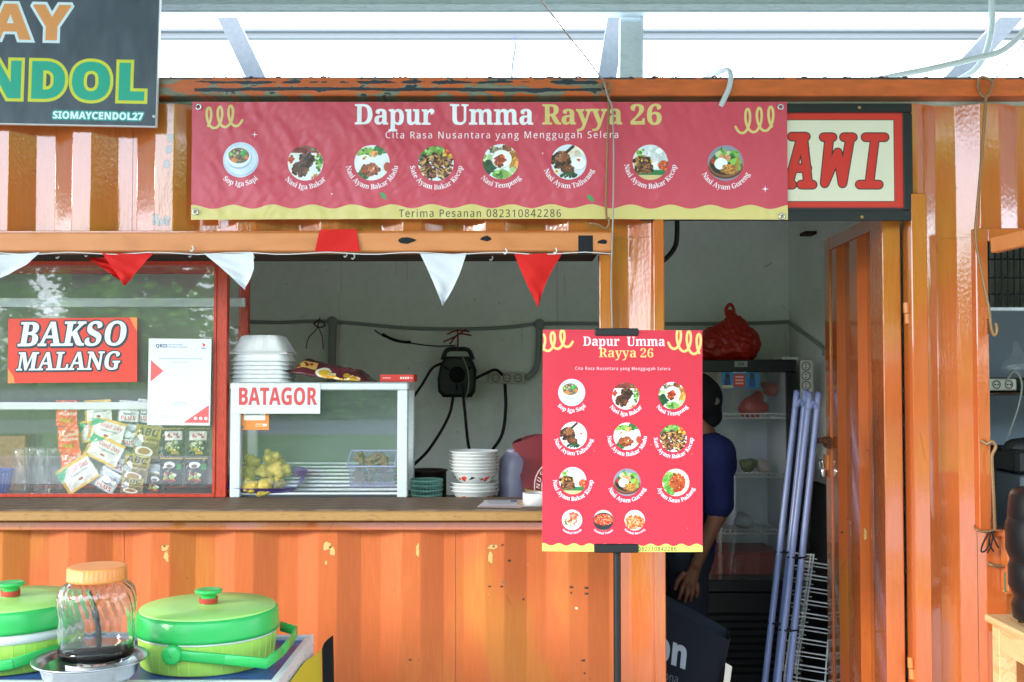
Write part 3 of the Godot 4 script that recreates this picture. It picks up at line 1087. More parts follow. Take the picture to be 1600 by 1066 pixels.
	write(bold, "BATAGOR", 10, 32.5, 36.5, h("dd4a46"), {"fit": 124, "edge": 0.5, "edge_col": h("8a90b0")})
	M.case_sign = printed(0.35)
	canvas(184, 96, 46.0, h("e88a3c"))
	rect(7, -2, 33, 12, h("f0ece6")); rect(10, 1, 22, 1, h("8a8a98")); rect(25, 15, 18, 1.2, h("f4d8b8")); rect(25, 18, 14, 1.0, h("f4d8b8")); disc(Vector2(40, 17), 3, 1.6, h("f4f4f4")); disc(Vector2(5, 20), 2, 1.6, h("5a7ab0"))
	M.sticker = printed(0.4)
	# sachets
	var s := {}
	canvas(128, 152, 32.0, h("e8662a"))
	rect(2, 6, 28, 8, h("f0c8a8")); bits(Vector2(16, 10), 12, 4, 14, 3, [h("f4e8dc"), h("e89858"), h("d84a20")]); write(bold, "NutriSari", 30, 17.5, 7, h("f6f0ea"), {"turn": PI, "fit": 26}); bits(Vector2(16, 30), 8, 3, 12, 2.4, [h("a8b43c"), h("e8b040")])
	s.orange = printed(0.25)
	canvas(160, 128, 40.0, h("e6e4dc"))
	rect(0, 0, 40, 4, h("e2b84a")); rect(0, 29, 40, 3, h("e2b84a")); rect(0, 0, 3, 32, h("c8a038")); poly([Vector2(0, 3), Vector2(16, 3), Vector2(6, 12), Vector2(0, 16)], h("3ca878")); write(serif, "Good Day", 11, 12, 8, h("d85a70"), {"fit": 26}); write(bold, "Cappuccino", 13, 17, 4, h("6a7a8c"), {"fit": 20}); disc(Vector2(21, 23), 7, 4, h("f6f4f0")); disc(Vector2(21, 23), 3, 1.8, h("a8643a"))
	s.cream = printed(0.22)
	canvas(128, 144, 32.0, h("c4cace"))
	rect(0, 0, 32, 4, h("e8eaec")); bits(Vector2(16, 14), 12, 7, 26, 4, [h("3a4044"), h("7a8084"), h("eef0f2")]); disc(Vector2(15, 15), 8, 5, h("eef2f4")); rect(2, 22, 28, 9, h("eceef0")); write(bold, "PLUS", 4, 30, 9, h("c8402c"), {"fit": 24}); rect(0, 33, 32, 3, h("3a3c40"))
	s.silver = printed(0.2)
	canvas(160, 208, 40.0, h("7a6c3c"))
	rect(0, 0, 40, 19, h("a89a3e")); write(bold, "ABC", 3, 15, 15, h("1f2420"), {"fit": 33, "slant": 0.1}); write(bold, "KOPI SUSU", 14, 26, 5, h("e8d890"), {"fit": 22}); bits(Vector2(8, 26), 6, 8, 10, 4, [h("cfd8da"), h("a8b4b4")]); disc(Vector2(18, 40), 14, 8, h("e8e8e4")); disc(Vector2(18, 39), 10, 5, h("b08a50")); rect(0, 49, 40, 3, h("2c2c24"))
	s.olive = printed(0.22)
	canvas(144, 176, 36.0, h("26282a"))
	rect(0, 0, 36, 2, h("c8a858")); rect(4, 5, 28, 14, h("d8d4cc")); bits(Vector2(18, 12), 10, 2.5, 12, 2.0, [h("b04a58"), h("8a3a4c")]); bits(Vector2(18, 28), 12, 7, 26, 3.4, [h("c8b43c"), h("7a8a3c"), h("dcd8c4"), h("4a6a3c")]); rect(14, 36, 12, 5, h("b8963c"))
	s.yellow = printed(0.2)
	canvas(144, 176, 36.0, h("1c1f20"))
	rect(0, 0, 36, 2, h("c8a858")); disc(Vector2(15, 11), 9, 5, h("dfe2e2")); disc(Vector2(15, 13), 5, 2.6, h("6a4a30")); rect(26, 9, 7, 9, h("3c9a48")); bits(Vector2(16, 28), 11, 6, 22, 3.2, [h("8aa83c"), h("b83c2c"), h("3a3c3c"), h("d8dcdc")]); bits(Vector2(17, 35), 9, 2.5, 12, 2.0, [h("c04030"), h("8a2c24")])
	s.dark = printed(0.2)
	M.sachet = s
	# maroon carrier bag, 60 x 60
	canvas(320, 320, 64.0, h("7c1d24"))
	disc(Vector2(34, 46), 22.5, 22.5, h("e8dcd8")); disc(Vector2(34, 46), 21.3, 21.3, h("7c1d24")); disc(Vector2(34, 46), 14.5, 14.5, h("e8dcd8")); disc(Vector2(34, 46), 13, 13, h("7c1d24"))
	poly([Vector2(24, 50), Vector2(30, 38), Vector2(44, 36), Vector2(46, 48), Vector2(36, 58)], h("e8dcd8")); stroke([Vector2(28, 46), Vector2(40, 42)], 1.6, h("7c1d24"))
	var word := "NUSANTARA"
	for k in word.length():
		var a := deg_to_rad(-72.0 + 18.0 * k)
		write(bold, word[k], 34 + sin(a) * 15.6, 46 - cos(a) * 15.6, 6.2, h("e8dcd8"), {"align": 0.5, "turn": a})
	M.carrier = printed(0.55)
	# black tote, 64 x 64
	canvas(256, 256, 64.0, h("191b22"))
	write(bold, "on", 22, 30, 22, h("9a9ca4"), {"align": 0.5, "grow": 0.5}); write(sans, "ona", 24, 40, 7, h("6a6c74"), {"align": 0.5})
	M.tote = printed(0.85, 0.25)
	canvas(128, 48, 16.0, h("8c8f88")); write(bold, "RSA", 8, 4.6, 4.6, h("1c1e20"), {"align": 0.5}); M.badge = printed(0.4)
	canvas(256, 128, 60.0, h("2f7fae"))
	rect(19, 8, 19, 20, h("c8402c")); rect(18, 0, 22, 6, h("cfdbe0")); disc(Vector2(9, 11), 4, 5, h("3a2c28")); rect(4, 15, 10, 13, h("243a6a")); disc(Vector2(49, 11), 4, 5, h("4a342c")); rect(44, 15, 10, 13, h("2c4a7a")); rect(0, 25, 18, 5, h("b8b48c")); rect(21, 1.5, 15, 1.4, h("3a6a90")); rect(23, 3.8, 11, 1.0, h("3a6a90")); for k in 3: rect(22, 11 + k * 5, 13, 2.4, h("e8b0a0"))
	M.fridge_card = printed(0.4)
	canvas(256, 128, 40.0, h("141518")); write(bold, "Miyako", 14, 12, 5, h("a8acb4")); M.cooker_label = printed(0.4)
	# yellow cloth on the cart, 60 x 90
	canvas(240, 360, 60.0, h("c8b830"))
	for k in 6:
		poly([Vector2(3 + k * 6, 20 + k * 0.0), Vector2(7 + k * 6, 14), Vector2(8 + k * 6, 88), Vector2(4 + k * 6, 90)], h("ece2d8")); poly([Vector2(4 + k * 6, 24), Vector2(6.4 + k * 6, 18), Vector2(7 + k * 6, 84), Vector2(4.6 + k * 6, 86)], h("c03c22"))
	M.cart_cloth = printed(0.6)
	canvas(200, 140, 50.0, h("d8d8dc")); rect(4, 4, 24, 3, h("5a6a9c")); rect(4, 12, 34, 2, h("a0a4b0")); rect(4, 17, 30, 2, h("a0a4b0")); rect(30, 3, 8, 8, h("3a3c50")); rect(0, 32, 50, 3, h("c85a60")); bits(Vector2(42, 20), 7, 8, 20, 3, [h("c89048"), h("8a5a3c"), h("e0c8a0")]); M.flyer = printed(0.4)
	canvas(256, 64, 60.0, h("c8281e")); rect(4, 6.5, 15, 1.6, h("f0d8d0")); for k in 4: rect(36 + k * 4.2, 5, 3, 4.4, h("f0e8e0"))
	rect(53, 6.2, 5, 1.6, h("f0d8d0")); M.carton = printed(0.4)
	canvas(256, 96, 64.0, h("5c2a30"))
	rect(2, 6, 20, 7, h("d8b060")); bits(Vector2(12, 9.5), 8, 2, 12, 1.4, [h("a84028"), h("8a3020")]); disc(Vector2(29, 15), 7, 6, h("e8e4d4")); disc(Vector2(29, 15), 5, 4, h("dcb23c")); bits(Vector2(40, 18), 12, 4, 24, 3, [h("e8b83c"), h("d89a30"), h("f0dca0")]); bits(Vector2(46, 6), 16, 4, 14, 4, [h("4a2028"), h("7a3440")]); M.packet = printed(0.25)
	# rooster bowl pattern runs round the outside
	canvas(512, 64, 128.0, h("e4e8e8"))
	for k in 5:
		var x := 6.0 + k * 26
		disc(Vector2(x, 8), 2.6, 2.4, h("d83a28")); disc(Vector2(x + 2.4, 6.6), 1.8, 1.6, h("e85a40")); poly([Vector2(x + 6, 9), Vector2(x + 10, 5.4), Vector2(x + 14, 6.4), Vector2(x + 10, 8)], h("24302c")); disc(Vector2(x - 5, 8), 1.6, 1.2, h("d83a28")); stroke([Vector2(x - 8, 6), Vector2(x - 7, 9)], 0.8, h("4a8a5c"))
	M.bowl_print = printed(0.2)


func _ready() -> void:
	var cam := Camera3D.new()
	cam.name = "camera"
	cam.fov = 35.11
	cam.near = 0.05
	cam.far = 400.0
	cam.position = Vector3(0, 1.6, 3.6)
	cam.rotation_degrees = Vector3(1.937, 0, 0)
	add_child(cam)
	cam.current = true
	var env := Environment.new()
	env.background_mode = Environment.BG_SKY
	var sky := Sky.new()
	var sm := ProceduralSkyMaterial.new()
	sm.sky_top_color = Color(0.80, 0.89, 1.0)
	sm.sky_horizon_color = Color(0.94, 0.97, 1.0)
	sm.sky_curve = 0.2
	sm.ground_bottom_color = Color(0.3, 0.32, 0.28)
	sm.ground_horizon_color = Color(0.5, 0.52, 0.5)
	sm.sun_angle_max = 0.0
	sky.sky_material = sm
	env.sky = sky
	env.background_energy_multiplier = 1.0
	env.tonemap_mode = Environment.TONE_MAPPER_LINEAR
	env.tonemap_exposure = 7.3
	env.sdfgi_enabled = true
	env.ssao_enabled = true
	env.ssil_enabled = true
	var we := WorldEnvironment.new()
	we.name = "world_environment"
	we.environment = env
	add_child(we)
	# hazy sun in front of the kiosk, over to the left, under the edge of the canopy
	var sun := DirectionalLight3D.new()
	sun.name = "sun"
	sun.light_energy = 0.19
	sun.light_color = Color(1.0, 0.97, 0.92)
	sun.light_angular_distance = 14.0
	sun.shadow_enabled = true
	add_child(sun)
	sun.look_at_from_position(Vector3(-8.0, 2.8, 5.6), Vector3.ZERO)

	make_materials()
	make_prints()
	build_ground()
	build_container()
	build_canopy()
	build_signs()
	build_counter_left()
	build_counter_case()
	build_counter_bowls()
	build_back_wall()
	build_doorway()
	build_right_stall()
	build_cart()
	build_poster()
	build_cables()

# ---------------------------------------------------------------- ground, lawn, road and trees in front of the kiosk
func slab(called: String, m: Material, x0: float, x1: float, z0: float, z1: float, y: float) -> void:
	org = Vector3(0, y, 0)
	var st := new_st()
	quad(st, Vector3(x0, y, z1), Vector3(x1, y, z1), Vector3(x1, y, z0), Vector3(x0, y, z0))
	setting(st, called, m)

func build_ground() -> void:
	slab("ground", M.earth, -180, 180, -180, 180, -0.02)
	slab("pavement", M.concrete, -30, 30, -6, 11, 0.0)
	slab("lawn", M.lawn, -60, 60, 11.2, 60, 0.004)
	slab("road", M.asphalt, -90, 90, 26, 36, 0.008)
	org = Vector3(0, 0, 11)
	setting(box_st(Vector3(-30, -0.05, 11.0), Vector3(30, 0.12, 11.2), 0.01), "kerb", M.concrete)
	rng.seed = 901
	build_shrubs()
	var kinds := []
	for k in 3:
		kinds.append(make_tree(k))
	var spots := [[-10, 43, 1.4, 0], [-3.5, 45, 1.5, 1], [3.5, 42, 1.55, 2], [10, 44, 1.5, 0], [16, 40, 1.5, 1], [22, 36, 1.4, 2], [26, 29, 1.35, 0], [28, 21, 1.3, 1], [28, 13, 1.2, 2],
		[-15.5, 43, 0.86, 2], [-19, 45, 0.84, 0], [-23, 43, 0.80, 1], [-27, 44, 0.80, 2], [-31, 54, 0.66, 2], [-40, 50, 0.7, 0], [-48, 42, 0.72, 2], [-54, 33, 0.7, 1], [6, 54, 2.0, 1], [-7, 56, 1.95, 2], [18, 50, 1.9, 0], [-42, 12, 0.9, 0], [12.5, 35, 1.35, 2], [18, 32, 1.35, 0], [22.5, 27, 1.3, 1], [25, 17, 1.25, 2], [8, 36, 1.3, 1], [26, 8.5, 0.55, 0], [27, 4.5, 0.55, 1], [25, 1.0, 0.52, 2], [27, -3.0, 0.55, 0]]
	var words := ["broad round tree across the road, mirrored in the glass panes", "tall loose tree across the road, mirrored in the glass panes", "dark dense tree across the road, mirrored in the glass panes"]
	var first := [true, true, true]
	for i in spots.size():
		var s: Array = spots[i]
		var src: Node3D = kinds[s[3]]
		var o: Node3D = src
		if not first[s[3]]:
			o = src.duplicate()
			o.name = numbered("tree")
			add_child(o)
		first[s[3]] = false
		o.position = Vector3(s[0], 0, s[1])
		o.rotation.y = rng.randf() * TAU
		o.scale = Vector3.ONE * s[2]
		o.set_meta("label", words[s[3]])

func build_shrubs() -> void:
	# a leafy verge under the trees
	var src: Node3D
	for i in 12:
		var o: Node3D
		if i == 0:
			src = thing("shrub", "low leafy shrub on the verge beyond the road", "shrub", Vector3.ZERO, "shrubs beyond the road")
			var st := new_st(true)
			for k in 5:
				var a := TAU * k / 5.0
				tube(st, curve([Vector3(0, -0.05, 0), Vector3(cos(a) * 0.3, 0.6, sin(a) * 0.3), Vector3(cos(a) * 0.8, 1.5, sin(a) * 0.8)], 3), 0.05, 5, 0.02)
			part(st, "stem", M.bark, src)
			var lf := new_st()
			for j in 2600:
				var p := Vector3(rng.randfn() * 1.25, absf(rng.randfn()) * 1.1 + 0.1, rng.randfn() * 0.8)
				var b := Basis.from_euler(Vector3(rng.randf() * TAU, rng.randf() * TAU, 0))
				var w := rng.randf_range(0.10, 0.20)
				quad(lf, p + b * Vector3(-w, 0, 0), p + b * Vector3(0, 0, w * 0.6), p + b * Vector3(w, 0.03, 0), p + b * Vector3(0, 0, -w * 0.6))
			part(lf, "crown", M.leaf_b, src, false)
			o = src
		else:
			o = src.duplicate()
			o.name = numbered("shrub")
			add_child(o)
		o.position = Vector3(-27 + i * 4.0, 0, 38.5 + rng.randf_range(-0.8, 0.8))
		o.rotation.y = rng.randf_range(-0.4, 0.4)
		o.scale = Vector3(1.2, rng.randf_range(0.9, 1.35), 1.2)

func make_tree(k: int) -> Node3D:
	var t := thing("tree", "tree", "tree", Vector3.ZERO, "trees across the road")
	var st := new_st(true)
	var tall: float = [8.0, 9.5, 8.5][k]
	tube(st, curve([Vector3(0, -0.1, 0), Vector3(0.1, 1.6, 0.05), Vector3(-0.1, tall * 0.45, 0.1), Vector3(0.1, tall * 0.75, 0)]), 0.24, 9, 0.06)
	var tips := []
	for i in 14:
		var a := TAU * i / 14.0 * 2.4 + rng.randf()
		var y0 := tall * rng.randf_range(0.16, 0.6)
		var r := rng.randf_range(1.2, 2.5)
		var tip := Vector3(cos(a) * r, y0 + rng.randf_range(0.8, 2.6), sin(a) * r)
		tube(st, curve([Vector3(0, y0, 0), Vector3(cos(a) * r * 0.4, y0 + 0.7, sin(a) * r * 0.4), tip], 3), 0.08, 5, 0.02)
		tips.append(tip)
	tips.append(Vector3(0, tall * 0.85, 0))
	part(st, "trunk", M.bark, t)
	var lf := new_st()
	for i in 90:
		var c: Vector3 = tips[i % tips.size()] + Vector3(rng.randfn(0, 0.6), rng.randfn(0, 0.55), rng.randfn(0, 0.6))
		var cr := rng.randf_range(0.6, 1.15)
		for j in 64:
			var d := Vector3(rng.randfn(), rng.randfn(), rng.randfn()).normalized() * cr * sqrt(rng.randf())
			var p := c + d
			var b := Basis.from_euler(Vector3(rng.randf() * TAU, rng.randf() * TAU, 0))
			var w := rng.randf_range(0.14, 0.27)
			quad(lf, p + b * Vector3(-w, 0, 0), p + b * Vector3(0, 0, w * 0.6), p + b * Vector3(w, 0.03, 0), p + b * Vector3(0, 0, -w * 0.6))
	part(lf, "crown", [M.leaf_a, M.leaf_b, M.leaf_c][k], t, false)
	return t

# ---------------------------------------------------------------- container
# depth of the corrugated skin at x: outer flats at 0, inner flats 36 mm back, bends rounded
func skin_z(x: float) -> float:
	var t := fposmod(x - CX, CP) / CP
	var e := 0.03
	var down := smoothstep(-e, e, t) if t < 0.5 else 1.0
	var z := 0.0
	# piecewise: slope down 0..0.27, inner flat ..0.51, slope up ..0.77, outer flat ..1
	if t < 0.27: z = t / 0.27
	elif t < 0.51: z = 1.0
	elif t < 0.77: z = 1.0 - (t - 0.51) / 0.26
	return -0.036 * z - 0.012

func skin_round(x: float) -> float:
	var s := 0.0
	for k in 5:
		s += skin_z(x + (k - 2) * 0.0013)
	return s / 5.0

var dent := FastNoiseLite.new()

func corrugated(parent: Node3D, x0: float, x1: float, y0: float, y1: float, called := "wall_panel", satin := false) -> MeshInstance3D:
	dent.seed = 4
	dent.frequency = 2.2
	var xs := []
	var x := x0
	while x < x1 - 0.002:
		xs.append(x)
		var a := skin_round(x)
		var flat := absf(skin_round(x + 0.012) - 2 * skin_round(x + 0.006) + a) < 0.00004
		x += 0.010 if flat else 0.0022
	xs.append(x1)
	var ny := maxi(2, int((y1 - y0) / 0.05))
	var st := new_st(true)
	var g := []
	for j in ny + 1:
		var y := lerpf(y0, y1, float(j) / ny)
		for i in xs.size():
			g.append(Vector3(xs[i], y, skin_round(xs[i]) + 0.0014 * dent.get_noise_2d(xs[i], y) + 0.0005 * dent.get_noise_2d(xs[i] * 3.0 + 9, y * 2.5)))
	var n := xs.size()
	for j in ny:
		for i in n - 1:
			var k := j * n + i
			var a: Vector3 = g[k]; var b: Vector3 = g[k + 1]; var c: Vector3 = g[k + n + 1]; var d: Vector3 = g[k + n]
			var f := Vector3(0, 0, 1)
			quad(st, a, b, c, d, metres_uv(a, f), metres_uv(b, f), metres_uv(c, f), metres_uv(d, f))
	return part(st, called, M.paint_satin if satin else M.paint, parent)

func painted_box(parent: Node3D, called: String, lo: Vector3, hi: Vector3, b := 0.003, m: Material = null) -> MeshInstance3D:
	return part(box_st(lo, hi, b), called, m if m else M.paint, parent)

func build_container() -> void:
	var t := thing("container_kiosk", "orange shipping container kiosk with serving hatch, open door and corrugated walls", "container kiosk", Vector3(0, 0, -1.2))
	var top := 2.525
	var lint := 2.0931
	# corrugated skin in welded sheets
	for s in [[-2.6, -1.2918, lint - 0.02], [-1.2906, -0.19, lint - 0.02], [-0.1888, 0.4783, lint - 0.02], [0.4796, 0.9096, 2.1966], [0.9109, 1.3922, 2.1966], [1.3935, 2.6, lint - 0.02]]:
		corrugated(t, s[0], s[1], s[2], top)
	var hatch_r := 0.3416
	for s in [[-2.6, -1.3047], [-1.3034, -0.19], [-0.1888, hatch_r]]:
		corrugated(t, s[0], s[1], 0.12, 1.103, "wall_panel", true)
	corrugated(t, hatch_r + 0.0006, 0.4783, 0.12, lint - 0.0206)
	corrugated(t, 1.3922, 1.5545, 0.12, lint - 0.0206)
	corrugated(t, 1.5558, 2.6, 0.12, 1.0945)
	# rails
	var rail := new_st()
	var rx0 := -2.6
	var rx1 := 2.6
	box(rail, Vector3(rx0, 2.5452, -0.07), Vector3(rx1, 2.6082, 0.012), 0.004)
	var o := part(rail, "top_rail", M.rail, t)
	# rail texture runs once along the facade and once over its height
	var arr := o.mesh.surface_get_arrays(0)
	var uv: PackedVector2Array = arr[Mesh.ARRAY_TEX_UV]
	var vs: PackedVector3Array = arr[Mesh.ARRAY_VERTEX]
	for i in uv.size():
		uv[i] = Vector2((vs[i].x - FX) / FW, clampf((2.6082 - vs[i].y) / (2.6082 - 2.5452), 0.01, 0.99))
	arr[Mesh.ARRAY_TEX_UV] = uv
	var am := ArrayMesh.new()
	am.add_surface_from_arrays(Mesh.PRIMITIVE_TRIANGLES, arr)
	o.mesh = am
	rng.seed = 31
	var crust := new_st(true)
	for i in 260:
		var c := Vector3(rng.randf_range(-1.3, 1.8), 2.6091, rng.randf_range(-0.03, 0.01))
		var r := rng.randf_range(0.0012, 0.0045)
		tube(crust, [c - Vector3(r * 2, 0.002, 0), c + Vector3(0, r * rng.randf_range(0.2, 0.9), 0), c + Vector3(r * 2.4, -0.002, 0)], r * 0.6, 5)
	part(crust, "rust_crust", M.rust, o).set_meta("kind", "stuff")
	painted_box(t, "bottom_rail", Vector3(-2.6, 0.02, -0.08), Vector3(0.5125, 0.118, 0.01))
	# hatch: lintel, soffit, jamb
	var beam_r := 0.3324
	painted_box(t, "hatch_lintel", Vector3(-2.6, 2.0181, -0.05), Vector3(beam_r, 2.082, 0.034), 0.004, M.beam_paint)
	var lip := painted_box(t, "drip_strip", Vector3(-2.6, lint - 0.018, -0.03), Vector3(beam_r - 0.01, lint - 0.004, 0.022), 0.002)
	lip.set_meta("label", "thin orange strip welded above the hatch lintel")
	var tape := new_st()
	for c in [[0.22, 0.2686, 2.0138, 2.0714]]:
		box(tape, Vector3(c[0], c[2] - 0.002, -0.02), Vector3(c[1], c[3], 0.0362), 0.0005)
	part(tape, "black_tape", M.rubber, t)
	rng.seed = 12
	for c in [[Vector3(-0.3526, 2.0564, 0.0345), 0.034, 0.013], [Vector3(-0.085, 2.0607, 0.0345), 0.022, 0.009], [Vector3(0.2995, 2.05, 0.0345), 0.017, 0.010]]:
		var st := new_st()
		var ring := []
		for k in 9:
			var a := TAU * k / 9.0
			ring.append(c[0] + Vector3(cos(a) * c[1] * rng.randf_range(0.7, 1.1), sin(a) * c[2] * rng.randf_range(0.6, 1.2), 0.0012))
		for k in 9:
			face(st, [c[0] + Vector3(0, 0, 0.002), ring[k], ring[(k + 1) % 9]], c[0] - Vector3(0, 0, 0.1))
		part(st, "tape_scrap", M.rubber, t)
	painted_box(t, "hatch_soffit", Vector3(-2.6, 2.0199, -0.29), Vector3(0.2925, 2.0371, -0.052), 0.002, M.wood_dark)
	painted_box(t, "soffit_lip", Vector3(-2.6, 2.0364, -0.30), Vector3(0.2925, 2.0546 + 0.05, -0.291), 0.001, M.wood_dark)
	painted_box(t, "hatch_jamb", Vector3(0.2933, 1.103, -0.06), Vector3(0.3395, 2.0143, -0.006))
	painted_box(t, "door_jamb", Vector3(0.4725, 0.12, -0.07), Vector3(0.5086, 2.1362, 0.012))
	painted_box(t, "door_jamb", Vector3(1.3344, 0.02, -0.07), Vector3(1.3876, 2.216, 0.012))
	painted_box(t, "door_head", Vector3(0.5114, 2.1491, -0.07), Vector3(1.3378, 2.2225, -0.052))
	# counter
	var ct := part(box_st(Vector3(-2.6, 1.1699 - 0.03, -0.30), Vector3(0.3352, 1.1699, 0.075), 0.006), "counter_board", M.wood_old, t)
	part(box_st(Vector3(-2.6, 1.1699 - 0.03, -0.78), Vector3(-0.3749, 1.1699 - 0.0005, -0.301), 0.004), "counter_board", M.wood_old, t)
	part(box_st(Vector3(-0.3737, 1.1699 - 0.075, -0.78), Vector3(0.3352, 1.1699 - 0.045, -0.301), 0.004), "inner_shelf", M.wood_old, t)
	part(box_st(Vector3(-2.6, 1.1333, 0.02), Vector3(0.3352, 1.1643, 0.083), 0.004), "apron", M.ochre_paint, ct)
	painted_box(t, "sill_beam", Vector3(-2.6, 1.0952, -0.05), Vector3(0.3352, 1.1236, 0.02), 0.003)
	# room inside
	var iw := new_st()
	var zb := -2.3
	box(iw, Vector3(-2.6, 0.05, zb - 0.05), Vector3(1.60, 2.52, zb))
	part(iw, "back_wall", M.inner_wall, t)
	part(box_st(Vector3(1.52, 0.05, zb + 0.002), Vector3(1.57, 2.52, -0.1)), "partition", M.inner_wall, t)
	part(box_st(Vector3(1.575, 0.05, zb), Vector3(2.6, 2.52, zb + 0.04)), "back_wall", M.inner_wall, t)
	part(box_st(Vector3(-2.65, 0.05, zb - 0.05), Vector3(-2.605, 2.59, -0.0)), "end_wall", M.inner_wall, t)
	part(box_st(Vector3(2.605, 0.05, zb - 0.05), Vector3(2.65, 2.59, -0.0)), "end_wall", M.inner_wall, t)
	part(box_st(Vector3(-2.65, 2.525, zb - 0.1), Vector3(2.65, 2.575, -0.072)), "roof", M.inner_wall, t)
	part(box_st(Vector3(-2.65, 0.02, zb - 0.1), Vector3(2.65, 0.048, -0.09)), "floor", M.concrete, t)
	# inner lining of the front wall above and below the hatch
	part(box_st(Vector3(-2.6, 0.05, -0.10), Vector3(0.2904, 1.0903, -0.085)), "front_lining", M.inner_wall, t)
	part(box_st(Vector3(-2.6, 2.06, -0.10), Vector3(0.4698, 2.52, -0.085)), "front_lining", M.inner_wall, t)
	build_door(t)

func build_door(t: Node3D) -> void:
	# leaf swung inwards about its right-hand edge; u runs from the hinge to the free edge
	var piv := Vector3(1.2678, 0, -0.06)
	var ang := deg_to_rad(92.4)
	var along := Vector3(-cos(ang), 0, -sin(ang))
	var outw := Vector3(along.z, 0, -along.x)     # outer face of the leaf
	if outw.x > 0:
		outw = -outw
	var w := 0.80
	var y0 := 0.06
	var y1 := 2.172
	var at := func(u: float, y: float, d: float) -> Vector3: return piv + along * u + Vector3(0, y, 0) + outw * d
	var leaf := new_st(true)
	# folded sheet between the stiles
	var prof := [[0.135, 0.0], [0.165, -0.001], [0.19, -0.026], [0.30, -0.026], [0.335, 0.0], [0.43, 0.0], [0.465, -0.026], [0.60, -0.026], [0.635, 0.0], [0.72, 0.0]]
	leaf.set_smooth_group(-1)
	for i in prof.size() - 1:
		var a: Array = prof[i]; var b: Array = prof[i + 1]
		for j in 10:
			var ya := lerpf(y0 + 0.05, y1 - 0.05, j / 10.0); var yb := lerpf(y0 + 0.05, y1 - 0.05, (j + 1) / 10.0)
			var ua := Vector2(1.35 + a[0] / FW * 1.0, (FY - ya) / FH); var ub := Vector2(1.35 + b[0] / FW, (FY - ya) / FH)
			quad(leaf, at.call(b[0], ya, b[1]), at.call(a[0], ya, a[1]), at.call(a[0], yb, a[1]), at.call(b[0], yb, b[1]), ub, ua, Vector2(ua.x, (FY - yb) / FH), Vector2(ub.x, (FY - yb) / FH))
	var d := part(leaf, "door", M.paint, t)
	d.set_meta("label", "corrugated orange steel door swung open into the kiosk")
	var tb := Transform3D(Basis(along, Vector3.UP, outw), piv)
	for f in [[0.0, 0.134, y0, y1], [0.722, w, y0, y1]]:
		part(box_st(Vector3(f[0], f[2], -0.055), Vector3(f[1], f[3], 0.006), 0.003, tb), "stile", M.paint, d)
	for f in [[y1 - 0.055, y1 - 0.001], [y0 + 0.001, y0 + 0.06]]:
		part(box_st(Vector3(0.136, f[0], -0.04), Vector3(0.72, f[1], 0.004), 0.003, tb), "cross_rail", M.paint, d)
	part(box_st(Vector3(0.10, y0 + 0.1, -0.05), Vector3(0.76, y1 - 0.1, -0.042), 0, tb), "back_sheet", M.inner_wall, d)
	for y in [1.816, 0.6336]:
		var hg := new_st(true)
		tube(hg, [Vector3(1.3312, y - 0.035, -0.022), Vector3(1.3312, y - 0.002, -0.022)], 0.010, 10)
		tube(hg, [Vector3(1.3269, y + 0.001, -0.022), Vector3(1.3269, y + 0.035, -0.022)], 0.010, 10)
		part(hg, "hinge", M.beam_paint, d)
	# slide bolt and padlock hasp at the free edge
	var lt := new_st(true)
	tube(lt, [at.call(0.70, 1.3449, 0.03), at.call(0.86, 1.3371, 0.03)], 0.012, 10)
	box(lt, Vector3(0.70, 1.3137, 0.007), Vector3(0.78, 1.3579, 0.022), 0.002, tb)
	part(lt, "bolt", M.rust, d)
	var hp := new_st()
	box(hp, Vector3(0.75, 1.2229, 0.007), Vector3(0.82, 1.2826, 0.012), 0.001, tb)
	part(hp, "hasp", M.beam_paint, d)
	var pl := new_st(true)
	tube(pl, curve([at.call(0.79, 1.2307, 0.02), at.call(0.79, 1.2566, 0.025), at.call(0.81, 1.2566, 0.03), at.call(0.81, 1.2307, 0.03)]), 0.004, 8)
	box(pl, Vector3(0.775, 1.1892, 0.012), Vector3(0.825, 1.2307, 0.034), 0.004, tb)
	part(pl, "padlock", M.chrome, d)

# ---------------------------------------------------------------- canopy frame over the kiosk
func channel(st: SurfaceTool, a: Vector3, b: Vector3, w: float, d: float, th: float, up: Vector3) -> void:
	# a C-section: web facing the front, two flanges, each with a lip
	var dir := (b - a).normalized()
	var s := dir.cross(up).normalized()
	var off := func(x, y) -> Vector3: return up * y + s * x
	bar(st, a, b, th, w, up)
	for k in [-1, 1]:
		bar(st, a + off.call(-d / 2, k * (w / 2 - th / 2)), b + off.call(-d / 2, k * (w / 2 - th / 2)), d - th - 0.0004, th, up)
		bar(st, a + off.call(-d + th / 2, k * (w / 2 - 0.012 - th)), b + off.call(-d + th / 2, k * (w / 2 - 0.012 - th)), th, 0.022, up)

